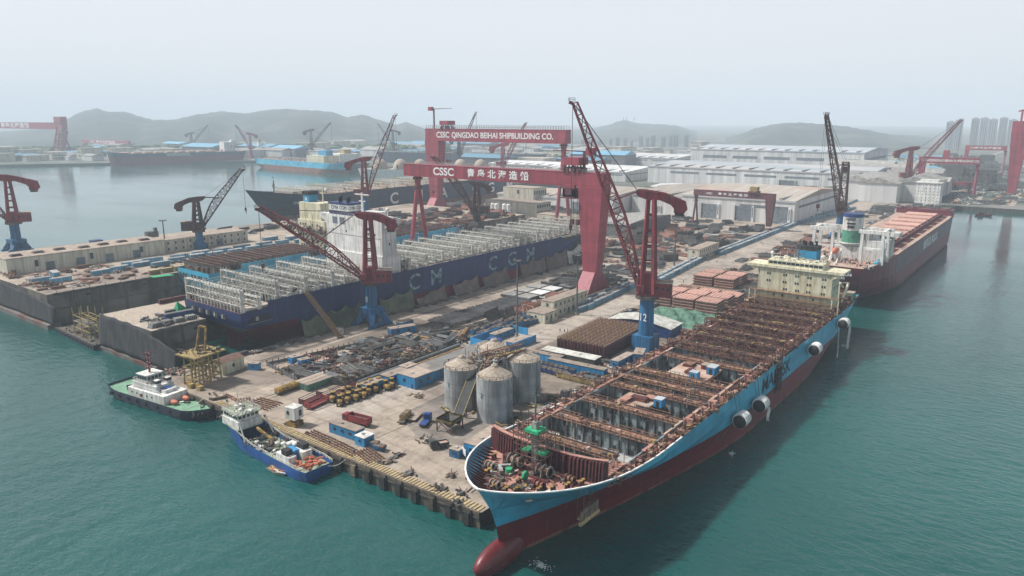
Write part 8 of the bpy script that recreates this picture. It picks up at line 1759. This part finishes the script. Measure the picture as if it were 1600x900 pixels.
def treeline(name, pts, n, lab, seed, h=7):
    m = MB(); r = random.Random(seed)
    for k in range(n):
        f = r.random() * (len(pts) - 1); i = min(int(f), len(pts) - 2); f -= i; px = pts[i][0] + (pts[i + 1][0] - pts[i][0]) * f; py = pts[i][1] + (pts[i + 1][1] - pts[i][1]) * f
        x, y = at(px + r.uniform(-3, 3), py + r.uniform(-1.2, 1.2), 0)
        for q in range(3): m.blob(x + r.uniform(-4, 4), y + r.uniform(-4, 4), h * .55 * r.uniform(.7, 1.2), h * .6, h * .6, h * .55, 'tree_green', 7, 5, .45, r)
    tag(m.build(name), lab, kind='stuff', cat='trees')
treeline('tree_belt', [(1010, 303), (1060, 318), (1150, 304), (1250, 302), (1360, 304)], 130, 'low dark green trees between the white halls', 3, 9)
treeline('tree_belt', [(700, 252), (900, 250), (1100, 255), (1110, 262)], 120, 'hazy trees beyond the far works', 4, 14); treeline('tree_belt', [(1340, 300), (1400, 285), (1500, 252)], 90, 'roadside trees along the far right road', 5, 7); treeline('tree_belt', [(0, 245), (200, 240), (420, 236), (700, 240)], 150, 'hazy trees along the foot of the left hills', 6, 22)
for k, (px, yt) in enumerate(((974, 184), (979, 185), (991, 185))): 
    ry = _M @ _ray(px, HOR); fw = 5400 / F_PX; h0 = CAMH + (HOR - 188) * fw; o = tag(MB().bar((0, 0, 0), (0, 0, 26), 5, 'steel_grey', w2=2).build('radio_mast'), f'tiny radio mast on top of the middle hill, number {k + 1} from the left', 'radio mast', 'radio masts on the hill'); o.location = (ry.x * fw, ry.y * fw, h0 - 2)
# ------------------------------------------------------------ people on the road
def person(name='person'):
    t = thing(name, 'person in dark blue work clothes walking on the main road', 'person', (0, 0, 0))
    me = bpy.data.meshes.new('body'); vs = [(0, 0, .95), (0, 0, 1.2), (0, 0, 1.42), (0, 0, 1.52), (0, 0, 1.68), (0, .11, .9), (.08, .12, .5), (.0, .12, .06), (.14, .12, .03), (0, -.11, .9), (-.1, -.12, .5), (-.18, -.12, .08), (-.06, -.12, .03), (0, .2, 1.4), (.02, .26, 1.12), (.12, .25, .88), (0, -.2, 1.4), (-.04, -.26, 1.12), (.05, -.25, .88)]
    ed = [(0, 1), (1, 2), (2, 3), (3, 4), (0, 5), (5, 6), (6, 7), (7, 8), (0, 9), (9, 10), (10, 11), (11, 12), (2, 13), (13, 14), (14, 15), (2, 16), (16, 17), (17, 18)]
    rad = [.15, .15, .16, .07, .11, .1, .075, .05, .045, .1, .075, .05, .045, .075, .055, .04, .075, .055, .04]
    me.from_pydata(vs, ed, []); o = bpy.data.objects.new('body', me); COL.objects.link(o); md = o.modifiers.new('s', 'SKIN'); sk = me.skin_vertices[0].data if me.skin_vertices else None
    if sk is None:
        bpy.context.view_layer.objects.active = o; me.skin_vertices.new() if hasattr(me.skin_vertices, 'new') else None; sk = me.skin_vertices[0].data
    for i, r_ in enumerate(rad): sk[i].radius = (r_, r_)
    sk[0].use_root = True
    s2_ = o.modifiers.new('u', 'SUBSURF'); s2_.levels = 1; s2_.render_levels = 1
    dg_ = bpy.context.evaluated_depsgraph_get(); m2 = bpy.data.meshes.new_from_object(o.evaluated_get(dg_)); bpy.data.objects.remove(o); m2.materials.clear(); m2.materials.append(MATS['cloth_navy'])
    b = bpy.data.objects.new('body', m2); COL.objects.link(b); b.parent = t
    m = MB(); m.blob(0, 0, 1.76, .13, .13, .1, 'yellow', 10, 6); m.build('helmet', t); return kids(t)
try:
    pp = person()
    spots = [(875, 519), (882, 520), (887, 519), (1068, 442), (1072, 439), (1085, 432), (1095, 430), (1103, 428), (1120, 411), (1131, 405), (1134, 402), (1190, 381), (1192, 384), (1214, 376), (1250, 364), (1278, 352), (1145, 412)]
    words_ = ['left of the three nearest on the road', 'middle of the three nearest on the road', 'right of the three nearest on the road']
    for k, (px, py) in enumerate(spots):
        lab = 'person in dark work clothes, ' + (words_[k] if k < 3 else f'number {k - 2} counted beyond the three nearest')
        if k == 0: pp.location = (*at(px, py), .01); pp.rotation_euler.z = 1; pp['label'] = lab; pp['group'] = 'workers walking on the main road'; pp.scale = (1.1, 1.1, 1.1)
        else: dup(pp, (*at(px, py), .01), k * 1.3, lab, 'workers walking on the main road')
except Exception as e_: print('PERSON FAILED', e_)
for k, v in list(P.items()):
    if v is not None and k not in USED: bpy.data.objects.remove(v)
